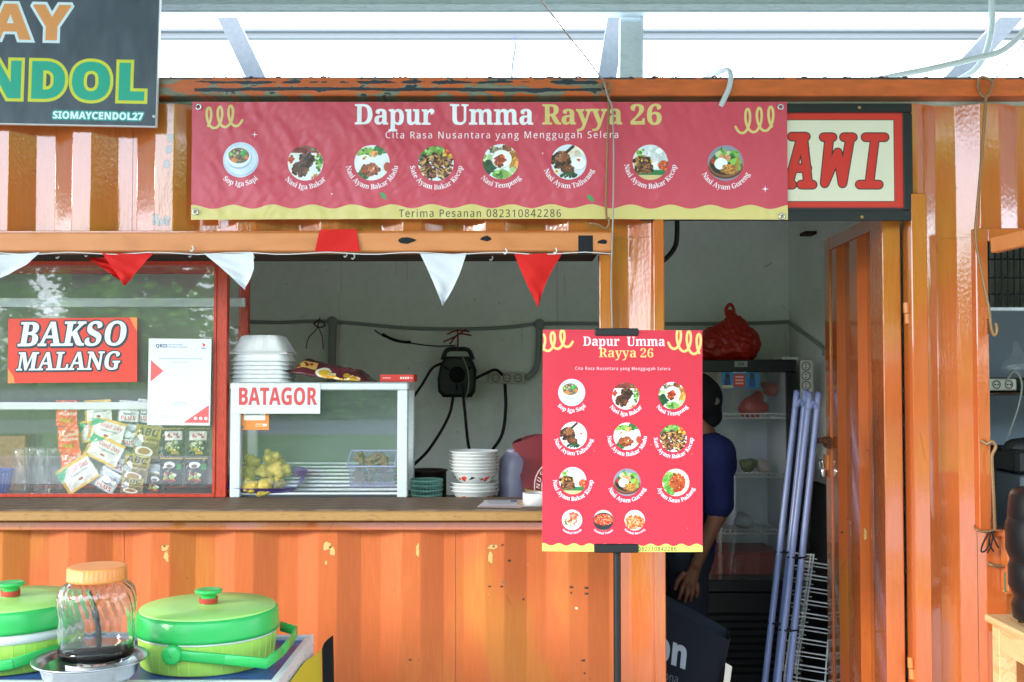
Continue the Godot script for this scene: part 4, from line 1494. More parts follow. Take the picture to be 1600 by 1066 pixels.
func build_canopy() -> void:
	var t := thing("canopy_frame", "grey galvanised steel canopy frame standing above the container roof", "roof frame", Vector3(0, 2.58, -1.2))
	var zb := -0.42
	var yb := 2.957
	var st := new_st()
	channel(st, Vector3(5, yb + 0.075, zb), Vector3(-5, yb + 0.075, zb), 0.15, 0.06, 0.006, Vector3.UP)
	box(st, Vector3(-5, yb + 0.030, zb + 0.0035), Vector3(5, yb + 0.036, zb + 0.010), 0.002)
	part(st, "front_beam", M.steel_grey, t)
	st = new_st()
	var zr := -2.2
	bar(st, Vector3(-5, 3.4594, zr), Vector3(5, 3.4594, zr), 0.04, 0.0447, Vector3.UP, 0.002)
	bar(st, Vector3(-5, 3.477, zr + 0.03), Vector3(5, 3.477, zr + 0.03), 0.02, 0.012, Vector3.UP, 0.001)
	part(st, "rear_beam", M.rear_steel, t)
	st = new_st()
	bar(st, Vector3(0.453, 2.9655, -0.46) + Vector3(0, 0, 0), Vector3(0.4479, 2.575, -0.46), 0.05, 0.0867, Vector3.RIGHT, 0.002)
	bar(st, Vector3(0.492, 2.9588, -0.44), Vector3(0.4888, 2.575, -0.44), 0.05, 0.006, Vector3.RIGHT)
	part(st, "post", M.steel_grey, t)
	for br in [[Vector3(-1.2095, 3.1326, -0.9), Vector3(-1.0558, 2.8113, -0.9)], [Vector3(0.4329, 3.0879, -0.8), Vector3(0.3845, 2.7844, -0.8)], [Vector3(2.1276, 3.1381, -0.9), Vector3(1.8261, 2.8113, -0.9)], [Vector3(-2.8618, 3.1326, -0.9), Vector3(-2.6665, 2.8113, -0.9)]]:
		st = new_st()
		channel(st, br[0], br[1], 0.075, 0.05, 0.004, Vector3(0, 0, 1).cross((br[1] - br[0]).normalized()).normalized())
		part(st, "brace", M.brace, t)
	for x in [-4.6, 4.6]:
		st = new_st()
		box(st, Vector3(x - 0.05, 0, -0.55), Vector3(x + 0.05, yb, -0.45), 0.003)
		part(st, "side_post", M.steel_grey, t)
	for x in [-4.6, 4.6]:
		st = new_st()
		box(st, Vector3(x - 0.05, 0, 4.0), Vector3(x + 0.05, 3.53, 4.1), 0.003)
		part(st, "side_post", M.steel_grey, t)
	st = new_st()
	bar(st, Vector3(-5, 3.58, 4.05), Vector3(5, 3.58, 4.05), 0.06, 0.1, Vector3.UP, 0.002)
	part(st, "eaves_beam", M.steel_grey, t)
	# corrugated zinc sheets over the place where customers stand
	var r := thing("canopy_roof", "corrugated zinc canopy roof over the customers in front of the kiosk", "roof", Vector3(0, 3.2, 1.4))
	for k in 12:
		st = new_st(true)
		var x0 := -10.4 + k * 1.735
		sheet(st, 60, 2, func(u: float, v: float) -> Vector3: return Vector3(x0 + u * 1.73, lerpf(3.70, yb + 0.19, v) + 0.010 * sin(u * 1.73 / 0.076 * TAU), lerpf(4.3, -0.40, v)))
		part(st, "roof_sheet", M.zinc, r)

# ---------------------------------------------------------------- signs, banner, bunting
func ring_st(c: Vector3, r: float, w: float) -> SurfaceTool:
	var st := new_st(true)
	var p := []
	for k in 13:
		var a := TAU * k / 12.0
		p.append(c + Vector3(cos(a) * r, sin(a) * r, 0))
	tube(st, p, w, 6, -1.0, 0.0, false)
	return st

func build_signs() -> void:
	# cloth banner: creased vinyl hung on the corrugations
	var t := thing("long_banner", "long red vinyl menu banner with a yellow foot across the kiosk front", "banner", Vector3(-0.077, 2.3222, 0.02))
	var ws := FastNoiseLite.new()
	ws.seed = 8
	ws.frequency = 1.0
	var lo := Vector3(-1.0715, 2.1258, 0.012)
	var hi := Vector3(0.9209, 2.5225, 0.012)
	var st := new_st(true)
	sheet(st, 260, 54, func(u: float, v: float) -> Vector3:
		var x := lerpf(lo.x, hi.x, u)
		var y := lerpf(hi.y, lo.y, v) + 0.004 * sin(u * PI) * (v - 0.3)
		var big := 0.007 * ws.get_noise_2d(x * 2.2 + y * 1.2, y * 2.5)
		var fold := 0.0060 * absf(ws.get_noise_2d(x * 9.0 + y * 5.0 + 40, y * 2.0 - x * 1.5))
		var fine := 0.0020 * absf(ws.get_noise_2d(x * 17.0 + y * 16.0, y * 8.0 - x * 3.0)) + 0.0012 * ws.get_noise_2d(x * 40.0 - y * 18.0, y * 22.0)
		var edge := minf(minf(u, 1 - u) * 24, 1.0)
		return Vector3(x, y, 0.018 + (big + fold + fine) * (0.3 + 0.7 * edge)), 0.0012)
	part(st, "cloth", M.banner, t)
	for p in [Vector3(-1.0476, 2.5039, 0.026), Vector3(-1.0548, 2.1516, 0.026), Vector3(0.898, 2.5039, 0.026), Vector3(0.8991, 2.1366, 0.026)]:
		part(ring_st(p, 0.0085, 0.0032), "eyelet", M.chrome, t)
	# dark sign board, bolted on a little askew
	t = thing("dark_sign_board", "dark grey sign board with orange and green lettering at the upper left", "sign", Vector3(-1.7974, 2.7121, 0.03))
	st = new_st()
	plate(st, 1.2237, 0.538, 0.02, put_at(Vector3(-1.7922, 2.716, 0.045), 0, deg_to_rad(-1.1)))
	part(st, "board", M.dark_sign, t)
	part(box_st(Vector3(-1.2237 / 2 - 0.003, -0.538 / 2 - 0.003, -0.018), Vector3(1.2237 / 2 + 0.003, 0.538 / 2 + 0.003, -0.0015), 0.001, put_at(Vector3(-1.7922, 2.716, 0.045), 0, deg_to_rad(-1.1))), "backing", M.white_plastic, t)
	part(lathe_up(Vector3(-1.1883, 2.4668, 0.0455), [[0.0065, 0.0], [0.006, 0.003], [0.003, 0.005], [0, 0.0055]]), "bolt", M.steel_grey, t)
	# slab-letter sign behind the banner's end
	t = thing("slab_letter_sign", "black framed sign with big red slanted letters beside the long banner", "sign", Vector3(0.8833, 2.3221, 0.01))
	st = new_st()
	plate(st, 0.9065, 0.3903, 0.016, put_at(Vector3(0.8853, 2.3218, 0.006)))
	part(st, "board", M.slab_sign, t)
	for f in [[Vector3(0.4284, 2.1235, 0.006), Vector3(1.3375, 2.1582, 0.011)], [Vector3(0.4299, 2.4894, 0.006), Vector3(1.342, 2.5196, 0.011)], [Vector3(1.3126, 2.1601, 0.006), Vector3(1.3427, 2.4871, 0.0108)]]:
		part(box_st(f[0] + Vector3(0, 0, 0.0005), f[1], 0.002), "frame", M.black, t)
	for p in [Vector3(1.1657, 2.5054, 0.0112), Vector3(1.1703, 2.1367, 0.0112)]:
		part(lathe_up(p, [[0.006, 0], [0.005, 0.003], [0, 0.004]]), "screw", M.brass, t)
	# bunting on a string under the lintel
	t = thing("bunting", "string of red and white pennants hung along the hatch lintel", "bunting", Vector3(-0.6783, 2.0025, 0.04))
	var z := 0.046
	var path := []
	for k in 31:
		var px := lerpf(-2.2345, 0.3267, k / 30.0)
		path.append(Vector3(px, 2.0103 - 0.004 * sin(k * 1.9), z))
	part(tube_st(curve(path, 2), 0.0018, 6), "string", M.white_plastic, t)
	# left x, right x, tip x, tip y, sway of the tip towards the back, colour
	pennant(t, Vector3(-1.7353, 2.0082, 0.046), Vector3(-1.5618, 2.0146, 0.046), Vector3(-1.7166, 1.9193, 0.02), M.white_flag, 0.5)
	pennant(t, Vector3(-1.3544, 2.0103, 0.046), Vector3(-1.1851, 2.0146, 0.046), Vector3(-1.279, 1.9037, 0.052), M.red_flag, 0.0)
	pennant(t, Vector3(-1.4592, 2.0117, -0.08), Vector3(-1.3293, 2.016, -0.06), Vector3(-1.3181, 1.9272, -0.02), M.red_flag, 0.3)
	pennant(t, Vector3(-1.02, 2.0103, 0.046), Vector3(-0.8571, 2.0146, 0.046), Vector3(-0.8805, 1.8891, 0.05), M.white_flag, 0.35)
	pennant(t, Vector3(-0.3047, 2.0103, 0.046), Vector3(-0.1503, 2.0124, 0.046), Vector3(-0.2286, 1.8369, 0.04), M.white_flag, 0.2)
	pennant(t, Vector3(0.0063, 2.0103, 0.046), Vector3(0.1693, 2.0146, 0.046), Vector3(0.0867, 1.8324, 0.044), M.red_flag, -0.25)
	# one pennant folded up over the beam
	st = new_st(true)
	var fa := Vector3(-0.6529, 2.0174, 0.04)
	var fb := Vector3(-0.5024, 2.0174, 0.04)
	var fc := Vector3(-0.5176, 2.0919, 0.04)
	var fd := Vector3(-0.6364, 2.0898, 0.04)
	sheet(st, 10, 8, func(u: float, v: float) -> Vector3:
		var p := fd.lerp(fc, u).lerp(fa.lerp(fb, u), v)
		return p + Vector3(0, 0, 0.002 + 0.003 * sin(u * 5.0 + v * 3.0)), 0.0006)
	part(st, "folded_pennant", M.red_flag, t)
	rng.seed = 3
	for px in [Vector3(-1.465, 2.0205, -0.1), Vector3(-1.1081, 2.0183, -0.1), Vector3(-0.5604, 2.0093, -0.02), Vector3(-0.5404, 2.0072, -0.06), Vector3(-0.0709, 2.0095, -0.12), Vector3(-0.0212, 2.0124, 0.046), Vector3(0.1439, 2.0146, 0.046), Vector3(-0.8825, 2.0051, -0.06), Vector3(-1.5725, 2.0161, -0.12), Vector3(-1.0582, 2.0209, 0.046)]:
		var hk := new_st(true)
		tube(hk, curve([px + Vector3(0, 0.014, 0), px + Vector3(0.004, 0.004, 0), px + Vector3(-0.002, -0.004, 0), px + Vector3(-0.006, 0.0, 0)], 3), 0.0026, 6)
		part(hk, "clip", M.white_plastic, t)

func lathe_up(c: Vector3, prof: Array) -> SurfaceTool:
	# like lathe, the axis pointing out of the wall
	var st := new_st(true)
	for i in prof.size() - 1:
		for k in 12:
			var a := TAU * k / 12.0
			var b := TAU * (k + 1) / 12.0
			var p := func(q: Array, t: float) -> Vector3: return c + Vector3(cos(t) * q[0], sin(t) * q[0], q[1])
			quad(st, p.call(prof[i], a), p.call(prof[i], b), p.call(prof[i + 1], b), p.call(prof[i + 1], a))
	return st

func pennant(t: Node3D, a: Vector3, b: Vector3, tip: Vector3, m: Material, curl: float) -> void:
	var st := new_st(true)
	var hang := (a + b) / 2 - tip
	sheet(st, 12, 16, func(u: float, v: float) -> Vector3:
		var top := a.lerp(b, u)
		var w := 1.0 - v
		var base := a.lerp(b, 0.5)
		var mid := base.lerp(tip, v)
		var p := mid + (b - a) * (u - 0.5) * maxf(w, 0.02)
		p.x += curl * 0.03 * sin(v * PI) * (0.4 + u)
		p.z += 0.010 * sin(u * PI * 1.6 + 0.5 + curl * 4) * (0.3 + v * 0.7) * (0.6 + 0.4 * w) + curl * 0.02 * v
		p.z += 0.005 * sin(v * 7.0 + u * 5.0 + curl * 9.0) * v + 0.003 * sin(v * 17.0 - u * 9.0)
		p.y -= 0.004 * sin(u * PI) * (1 - v)
		return p, 0.0006)
	part(st, "pennant", m, t)

# ---------------------------------------------------------------- glass cabinet on the left end of the counter, and what is in it
func build_counter_left() -> void:
	var cy := 1.1699
	var xr := -1.0264
	var zf := -0.28
	var zk := -0.62
	var topy := 2.045
	var t := thing("glass_cabinet", "red wooden cabinet with large glass panes on the left of the counter", "display cabinet", Vector3(-1.5, cy, -0.45))
	for p in [[-1.0655, xr, zf, zf - 0.035], [-1.0655, xr, zk + 0.03, zk]]:
		part(box_st(Vector3(p[0], cy + 0.001, p[3]), Vector3(p[1], topy, p[2]), 0.002), "post", M.red_wood, t)
	for y in [[cy + 0.0015, cy + 0.012], [topy - 0.04, topy - 0.001]]:
		part(box_st(Vector3(-2.5, y[0], zf - 0.03), Vector3(-1.0667, y[1], zf - 0.001), 0.001), "rail", M.red_wood, t)
		part(box_st(Vector3(-2.5, y[0], zk + 0.001), Vector3(-1.0667, y[1], zk + 0.028), 0.001), "rail", M.red_wood, t)
		part(box_st(Vector3(-1.0563, y[0], zk + 0.031), Vector3(xr - 0.002, y[1], zf - 0.036), 0.001), "rail", M.red_wood, t)
	part(box_st(Vector3(-1.0743, cy + 0.013, zf - 0.012), Vector3(-1.0642, topy - 0.042, zf + 0.004), 0.001), "glazing_bead", M.red_wood, t)
	# panes lean a little forward at the top, loose in their beads
	var gl := new_st()
	var w := -1.0678 + 2.5
	box(gl, Vector3(-w / 2, cy + 0.012, -0.002), Vector3(w / 2 - 0.006, topy - 0.04, 0.002), 0, Transform3D(Basis(Vector3.RIGHT, deg_to_rad(0.9)), Vector3(-2.5 + w / 2, 0.0, zf - 0.035)))
	part(gl, "front_pane", M.dusty_glass, t)
	part(box_st(Vector3(-1.0448, cy + 0.013, zk + 0.032), Vector3(-1.0448 + 0.004, topy - 0.042, zf - 0.037)), "side_pane", M.glass, t)
	part(box_st(Vector3(-2.49, cy + 0.013, zk + 0.012), Vector3(-1.0678, topy - 0.042, zk + 0.016)), "rear_pane", M.glass, t)
	part(box_st(Vector3(-2.49, 1.4836, zf - 0.052), Vector3(-1.0678, 1.5104, zf - 0.044), 0.001), "hanging_rail", M.white_plastic, t)
	part(box_st(Vector3(-2.49, 1.8732, zk + 0.03), Vector3(-1.0356, 1.908, zk + 0.05), 0.001), "upper_rail", M.alu, t)
	# sign and notice stuck on the pane
	org = Vector3(-1.5751, 1.6985, -0.262)
	var st := new_st()
	plate(st, 0.463, 0.2315, 0.002, put_at(Vector3(-1.575, 1.6974, -0.262), 0, deg_to_rad(0.6)))
	solo(st, "red_window_sign", M.red_sign, "red sign with white slanted lettering stuck on the left window", "sign")
	org = Vector3(-1.191, 1.584, -0.262)
	st = new_st()
	plate(st, 0.2246, 0.3094, 0.0012, put_at(Vector3(-1.191, 1.584, -0.262), 0, deg_to_rad(-0.5)))
	solo(st, "payment_notice", M.notice, "white notice sheet with pink triangles taped inside the red window frame", "notice")
	# strips of sachets: centre, width, height, roll
	var z := -0.345
	sachets("orange_sachet_strip", "orange strip of drink sachets hanging from the white rail", "orange", [[Vector3(-1.6267, 1.4692, -0.345), 33, 40, 0], [Vector3(-1.6176, 1.376, -0.343), 33, 39, 4], [Vector3(-1.604, 1.2924, -0.341), 33, 34, 9]])
	sachets("cream_sachet_strip", "twisting strip of cream and gold coffee sachets behind the left window", "cream", [[Vector3(-1.5096, 1.4764, -0.338), 42, 36, 3], [Vector3(-1.475, 1.4067, -0.335), 54, 36, -16], [Vector3(-1.4823, 1.3372, -0.332), 55, 38, -26], [Vector3(-1.5776, 1.2494, -0.329), 56, 42, 33]])
	sachets("silver_sachet_strip", "strip of silver coffee sachets with red lettering behind the window", "silver", [[Vector3(-1.4004, 1.4738, -0.346), 32, 36, -3], [Vector3(-1.4031, 1.385, -0.35), 30, 38, -8], [Vector3(-1.4387, 1.2965, -0.348), 32, 38, -22], [Vector3(-1.4752, 1.2227, -0.342), 34, 36, -30]])
	sachets("pale_sachet", "single pale sachet half hidden under the payment notice", "silver", [[Vector3(-1.3454, 1.4735, -0.356), 26, 40, -8]])
	sachets("olive_sachet_strip", "strip of olive and brown coffee sachets in the middle of the window", "olive", [[Vector3(-1.3317, 1.3623, -0.34), 40, 54, -8], [Vector3(-1.3691, 1.2672, -0.337), 40, 46, -10], [Vector3(-1.3813, 1.2049, -0.334), 34, 26, -6]])
	sachets("yellow_sachet_pair", "upper pair of black sachets with pale tops below the notice", "yellow", [[Vector3(-1.2319, 1.3649, -0.334), 35, 44, 1], [Vector3(-1.1434, 1.3649, -0.334), 35, 44, -1]])
	sachets("dark_sachet_pair", "lower pair of black sachets with green marks by the window foot", "dark", [[Vector3(-1.2377, 1.2559, -0.334), 36, 45, 0], [Vector3(-1.147, 1.2559, -0.334), 36, 45, 0]])
	sachets("silver_sachet_strip", "strip of silver sachets half hidden behind the olive ones", "silver", [[Vector3(-1.32, 1.4169, -0.366), 32, 38, 6], [Vector3(-1.2979, 1.3303, -0.366), 32, 38, 10], [Vector3(-1.3025, 1.2371, -0.362), 34, 40, -4]])
	sachets("dark_sachet", "single black sachet between the olive strip and the lower pair", "dark", [[Vector3(-1.3013, 1.2101, -0.352), 30, 34, -12]])
	sachets("cream_sachet", "single cream sachet lying behind the twisting cream strip", "cream", [[Vector3(-1.532, 1.408, -0.356), 44, 34, 12]])
	# tumblers
	var words := ["leftmost glass tumbler behind the left window", "second glass tumbler from the left behind the window", "third glass tumbler from the left behind the window", "rightmost glass tumbler beside the orange sachets"]
	var gp := [Vector3(-1.8222, 1.1702, -0.42), Vector3(-1.8076, 1.1617, -0.5), Vector3(-1.7351, 1.1724, -0.4), Vector3(-1.7126, 1.1649, -0.47)]
	for k in 4:
		var c: Vector3 = gp[k]
		c.y = cy + 0.001
		org = c
		var g := lathe_st(c, [[0, 0], [0.028, 0.0], [0.030, 0.004], [0.026, 0.06], [0.029, 0.12], [0.034, 0.165], [0.0325, 0.167, 1], [0.027, 0.12], [0.024, 0.06], [0.026, 0.012], [0, 0.01]], 24)
		solo(g, "glass_tumbler", M.clear, words[k], "glass", "tumblers in the left cabinet")
	# blue basket and a carton at the frame's left edge
	var bt := thing("blue_basket", "small blue slotted plastic basket at the foot of the left window", "basket", Vector3(-1.9266, cy, -0.42))
	var bc := Vector3(-1.9266, cy + 0.001, -0.42)
	var blue := mat("2a52b8", 0.4)
	part(lathe_st(bc, [[0, 0], [0.05, 0], [0.055, 0.006], [0.052, 0.006], [0, 0.004]], 28), "base", blue, bt)
	part(lathe_st(bc, [[0.066, 0.078], [0.070, 0.078], [0.070, 0.088], [0.064, 0.088], [0.066, 0.078]], 28), "rim", blue, bt)
	for k in 26:
		var a := TAU * k / 26.0
		var sl := new_st()
		bar(sl, bc + Vector3(cos(a) * 0.053, 0.004, sin(a) * 0.053), bc + Vector3(cos(a) * 0.067, 0.08, sin(a) * 0.067), 0.008, 0.002, Vector3(cos(a), 0, sin(a)))
		part(sl, "slat", blue, bt)
	var cb := thing("brown_carton", "open brown cardboard box behind the tumblers in the cabinet", "box", Vector3(-1.9333, cy, -0.5))
	var card := mottled([[0.2, "a87c50"], [0.8, "b88c5c"]], 0.02, Vector3(3, 3, 3), 0.85, 0.0, 71)
	for f in [[-2.1016, -1.8621, -0.535, -0.53], [-2.1016, -1.8621, -0.575, -0.57]]:
		part(box_st(Vector3(f[0], cy + 0.001, f[2]), Vector3(f[1], 1.3757, f[3])), "side", card, cb)
	part(box_st(Vector3(-1.8645, cy + 0.001, -0.569), Vector3(-1.8597, 1.3757, -0.536)), "end", card, cb)

func sachets(called: String, label: String, kind: String, list: Array) -> void:
	var t := thing(called, label, "sachet strip" if list.size() > 1 else "sachet", list[0][0])
	var ws := FastNoiseLite.new()
	ws.seed = called.length()
	for i in list.size():
		var s: Array = list[i]
		var w: float = s[1] * 0.002335
		var hh: float = s[2] * 0.002335
		var tr := put_at(s[0], 0, deg_to_rad(s[3]))
		var st := new_st(true)
		sheet(st, 22, 22, func(u: float, v: float) -> Vector3:
			var e := minf(minf(u, 1 - u), minf(v, 1 - v))
			var puff := 0.0075 * smoothstep(0.06, 0.4, e)
			var wr := 0.0050 * absf(ws.get_noise_2d(u * 330.0 + i * 70, v * 280.0)) + 0.0022 * ws.get_noise_2d(u * 800.0 + i * 40, v * 800.0)
			var ex := 0.0022 * ws.get_noise_2d(v * 500.0 + i * 31, 7.0)
			return tr * Vector3((u - 0.5) * w + ex, (0.5 - v) * hh + ex * 0.7, puff + wr), 0.002)
		part(st, "sachet", M.sachet[kind], t)

# ---------------------------------------------------------------- snack case and what stands on and in it
func build_counter_case() -> void:
	var cy := 1.1699
	var zf := -0.27
	var zk := -0.56
	var x0 := -1.01
	var x1 := -0.3742
	var y1 := 1.5817
	var t := thing("snack_case", "aluminium framed glass snack case standing on the counter", "display case", Vector3((x0 + x1) / 2, cy, -0.415))
	var fw := 0.0367
	for p in [[x0, zf], [x1 - fw, zf], [x0, zk + fw], [x1 - fw, zk + fw]]:
		part(box_st(Vector3(p[0], cy + 0.001, p[1] - fw), Vector3(p[0] + fw, y1 - 0.028, p[1]), 0.003), "post", M.alu, t)
	for y in [[y1 - 0.0275, y1]]:
		part(box_st(Vector3(x0 - 0.002, y[0], zf - 0.03), Vector3(x1 + 0.002, y[1], zf + 0.002), 0.005), "rail", M.alu, t)
		part(box_st(Vector3(x0 - 0.002, y[0], zk), Vector3(x1 + 0.002, y[1], zk + 0.03), 0.005), "rail", M.alu, t)
		for x in [[x0 - 0.002, x0 + 0.028], [x1 - 0.028, x1 + 0.002]]:
			part(box_st(Vector3(x[0], y[0] + 0.0005, zk + 0.031), Vector3(x[1], y[1] - 0.0005, zf - 0.031), 0.003), "rail", M.alu, t)
	part(box_st(Vector3(x0 + 0.03, y1 - 0.012, zk + 0.031), Vector3(x1 - 0.03, y1 - 0.002, zf - 0.031), 0.001), "top_panel", M.alu, t)
	part(box_st(Vector3(x0 + fw, cy + 0.02, zf - 0.02), Vector3(x1 - fw, y1 - 0.029, zf - 0.016)), "front_pane", M.glass, t)
	part(box_st(Vector3(x1 - 0.02, cy + 0.02, zk + fw + 0.001), Vector3(x1 - 0.016, y1 - 0.029, zf - fw - 0.001)), "side_pane", M.glass, t)
	part(box_st(Vector3(x0 + 0.016, cy + 0.02, zk + fw + 0.001), Vector3(x0 + 0.02, y1 - 0.029, zf - fw - 0.001)), "side_pane", M.glass, t)
	part(box_st(Vector3(x0 + fw + 0.001, cy + 0.002, zk + 0.006), Vector3(x1 - fw - 0.001, y1 - 0.03, zk + 0.012)), "back_panel", mat("707c78", 0.3), t)
	# ribbed floor, each rib a bar, sloping up to the back
	part(box_st(Vector3(x0 + fw + 0.001, cy + 0.0015, zk + 0.014), Vector3(x1 - fw - 0.001, cy + 0.006, zf - 0.021)), "floor", mat("3c464a", 0.4), t)
	for k in 9:
		var f := k / 8.0
		var zz := lerpf(zf - 0.03, zk + 0.03, f)
		var yy := cy + 0.012 + f * 0.09
		var rb := new_st(true)
		tube(rb, [Vector3(x0 + 0.03, yy, zz), Vector3(x1 - 0.03, yy, zz)], 0.0055, 10)
		part(rb, "floor_rib", M.alu, t)
	org = Vector3(-0.847, 1.5245, -0.262)
	var st := new_st()
	plate(st, 0.3186, 0.1077, 0.0025, put_at(Vector3(-0.8464, 1.5245, -0.2645)))
	solo(st, "case_sign", M.case_sign, "white sign with red capital letters on the snack case", "sign")
	org = Vector3(-0.9274, 1.4413, -0.285)
	st = new_st()
	plate(st, 0.1061, 0.0599, 0.0006, put_at(Vector3(-0.9273, 1.4413, -0.2848)))
	solo(st, "orange_sticker", M.sticker, "small orange sticker on the glass under the white case sign", "sticker")
	# purple tray with yellow boiled pieces
	var tray := thing("purple_tray", "shallow purple plastic tray inside the snack case", "tray", Vector3(-0.9013, 1.2139, -0.36))
	var tc := Vector3(-0.8995, cy + 0.02, -0.37)
	var tilt := Transform3D(Basis(Vector3.RIGHT, 0.34), tc + Vector3(0, 0.012, 0))
	var purple := mat("5a3c9c", 0.35)
	st = new_st(true)
	sheet(st, 24, 16, func(u: float, v: float) -> Vector3:
		var x := (u - 0.5) * 2
		var y := (v - 0.5) * 2
		var e := maxf(absf(x), absf(y))
		var r := 1.0 / maxf(pow(pow(absf(x), 5) + pow(absf(y), 5), 0.2) / maxf(e, 0.001), 1.0)
		return tilt * Vector3(x * 0.142 * r, 0.036 * smoothstep(0.72, 1.0, e), y * 0.098 * r), 0.0025)
	part(st, "dish", purple, tray)
	var yel := mottled([[0.15, "a88a34"], [0.5, "c8b04c"], [0.75, "d8c670"], [0.95, "8a7030"]], 0.03, Vector3(9, 9, 9), 0.38, 0.12, 72)
	yel.subsurf_scatter_enabled = true
	yel.subsurf_scatter_strength = 0.15
	rng.seed = 44
	var lump := FastNoiseLite.new()
	lump.frequency = 1.0
	var lumps := [[0.000, 0.032, 0.055, 0.030, "large round yellow boiled piece at the front of the tray"], [-0.040, 0.026, 0.060, 0.026, "flat yellow boiled piece at the tray's front left"], [-0.085, 0.026, 0.050, 0.020, "small yellow boiled piece at the tray's left corner"], [0.045, 0.034, 0.030, 0.026, "dark hollow yellow piece at the tray's right side"],
		[-0.060, 0.055, 0.000, 0.032, "pale yellow folded piece in the middle of the heap"], [-0.010, 0.060, -0.010, 0.030, "yellow piece wedged in the centre of the heap"], [0.045, 0.070, -0.005, 0.034, "knobbly yellow piece at the heap's right"], [0.075, 0.062, 0.005, 0.018, "small bony yellow piece beside the knobbly one"], [0.010, 0.100, -0.030, 0.030, "topmost yellow boiled piece crowning the heap"], [-0.055, 0.085, -0.040, 0.026, "brownish yellow piece at the back of the heap"]]
	for k in lumps.size():
		var l: Array = lumps[k]
		var c: Vector3 = tilt * (Vector3(l[0] * 1.05, l[1] * 0.92, l[2] * 1.05))
		org = c
		var r: float = l[3] * 1.32
		var bones := []
		for j in 9:
			var d := Vector3(rng.randfn(), rng.randfn() * 0.7, rng.randfn()).normalized() * r * rng.randf_range(0.6, 0.85)
			bones.append([c + d * 0.3, c + d, r * 0.55, r * rng.randf_range(0.22, 0.42)])
		solo(body_st(bones, 0.0048, 0.007, func(p: Vector3) -> float: return 0.0050 * lump.get_noise_3d(p.x * 75, p.y * 75, p.z * 75)), "boiled_piece", yel, l[4], "food", "yellow boiled pieces on the tray")
	# clear box with brown pieces
	var bx := thing("clear_box", "clear lilac plastic box inside the snack case", "box", Vector3(-0.5081, 1.2373, -0.36))
	var bt := Transform3D(Basis(Vector3.RIGHT, 0.40), Vector3(-0.5086, cy + 0.052, -0.385))
	var lil := pane(0.16, "b8bcf0", 0.06)
	for f in [[Vector3(-0.080, 0, 0.052), Vector3(0.080, 0.085, 0.054)], [Vector3(-0.080, 0, -0.064), Vector3(0.080, 0.085, -0.062)], [Vector3(-0.082, 0, -0.062), Vector3(-0.080, 0.085, 0.052)], [Vector3(0.080, 0, -0.062), Vector3(0.082, 0.085, 0.052)], [Vector3(-0.080, -0.002, -0.062), Vector3(0.080, 0.0, 0.052)]]:
		part(box_st(f[0], f[1], 0, bt), "side", lil, bx)
	var rim := new_st(true)
	var rp := []
	for c in [Vector3(-0.087, 0.087, 0.058), Vector3(0.087, 0.087, 0.058), Vector3(0.087, 0.087, -0.068), Vector3(-0.087, 0.087, -0.068), Vector3(-0.087, 0.087, 0.058)]:
		rp.append(bt * c)
	for k in 4:
		tube(rim, [rp[k], rp[k + 1]], 0.0032, 7)
	part(rim, "rim", mat("a8acdf", 0.3), bx)
	var brown := mottled([[0.15, "4a3228"], [0.5, "7a5c48"], [0.8, "9a7c62"]], 0.03, Vector3(10, 10, 10), 0.5, 0.12, 73)
	for k in 9:
		var c: Vector3 = bt * Vector3(-0.048 + (k % 3) * 0.045 + rng.randf_range(-0.006, 0.006), 0.024 + (k / 3) * 0.026, 0.024 - (k / 3) * 0.022)
		org = c
		var bones := []
		for j in 6:
			var d := Vector3(rng.randfn(), rng.randfn(), rng.randfn()).normalized() * 0.027
			bones.append([c, c + d, 0.011, rng.randf_range(0.004, 0.009)])
		solo(body_st(bones, 0.005, 0.005, func(p: Vector3) -> float: return 0.004 * lump.get_noise_3d(p.x * 90, p.y * 90, p.z * 90)), "brown_piece", brown, "brown chunk of food heaped in the clear lilac box", "food", "brown pieces in the clear box")
	# foam boxes on the case: nested open shells and one closed lid on top
	var fb := Vector3(-0.9207, y1 + 0.001, -0.41)
	var order := ["bottom", "second", "third", "fourth", "fifth", "sixth"]
	for k in 7:
		var y := fb.y + k * 0.0155
		var f: Node3D
		if k < 6:
			f = thing("foam_box", "white foam food box, %s of the nested stack on the case" % order[k], "foam box", Vector3(fb.x, y, fb.z), "nested foam boxes on the case")
			part(foam_shell(Vector3(fb.x, y, fb.z), 0.105, 0.088, 0.05, 0.078, 0.068, true), "shell", M.foam, f)
		else:
			f = thing("foam_box", "upside-down ribbed foam lid crowning the stack on the case", "foam box", Vector3(fb.x, y + 0.036, fb.z), "nested foam boxes on the case")
			part(foam_shell(Vector3(fb.x - 0.002, y + 0.018, fb.z), 0.105, 0.088, 0.062, 0.070, 0.064, true), "shell", M.foam, f)
			part(box_st(Vector3(fb.x - 0.108, y + 0.010, fb.z - 0.09), Vector3(fb.x + 0.104, y + 0.016, fb.z + 0.09), 0.003), "rim", M.foam, f)
	# noodle packet in shiny film, lying across
	org = Vector3(-0.646, 1.6188, -0.36)
	st = new_st(true)
	var pa := Vector3(-0.8354, 1.6356, -0.4)
	var pb := Vector3(-0.4885, 1.5953, -0.36)
	var ws := FastNoiseLite.new()
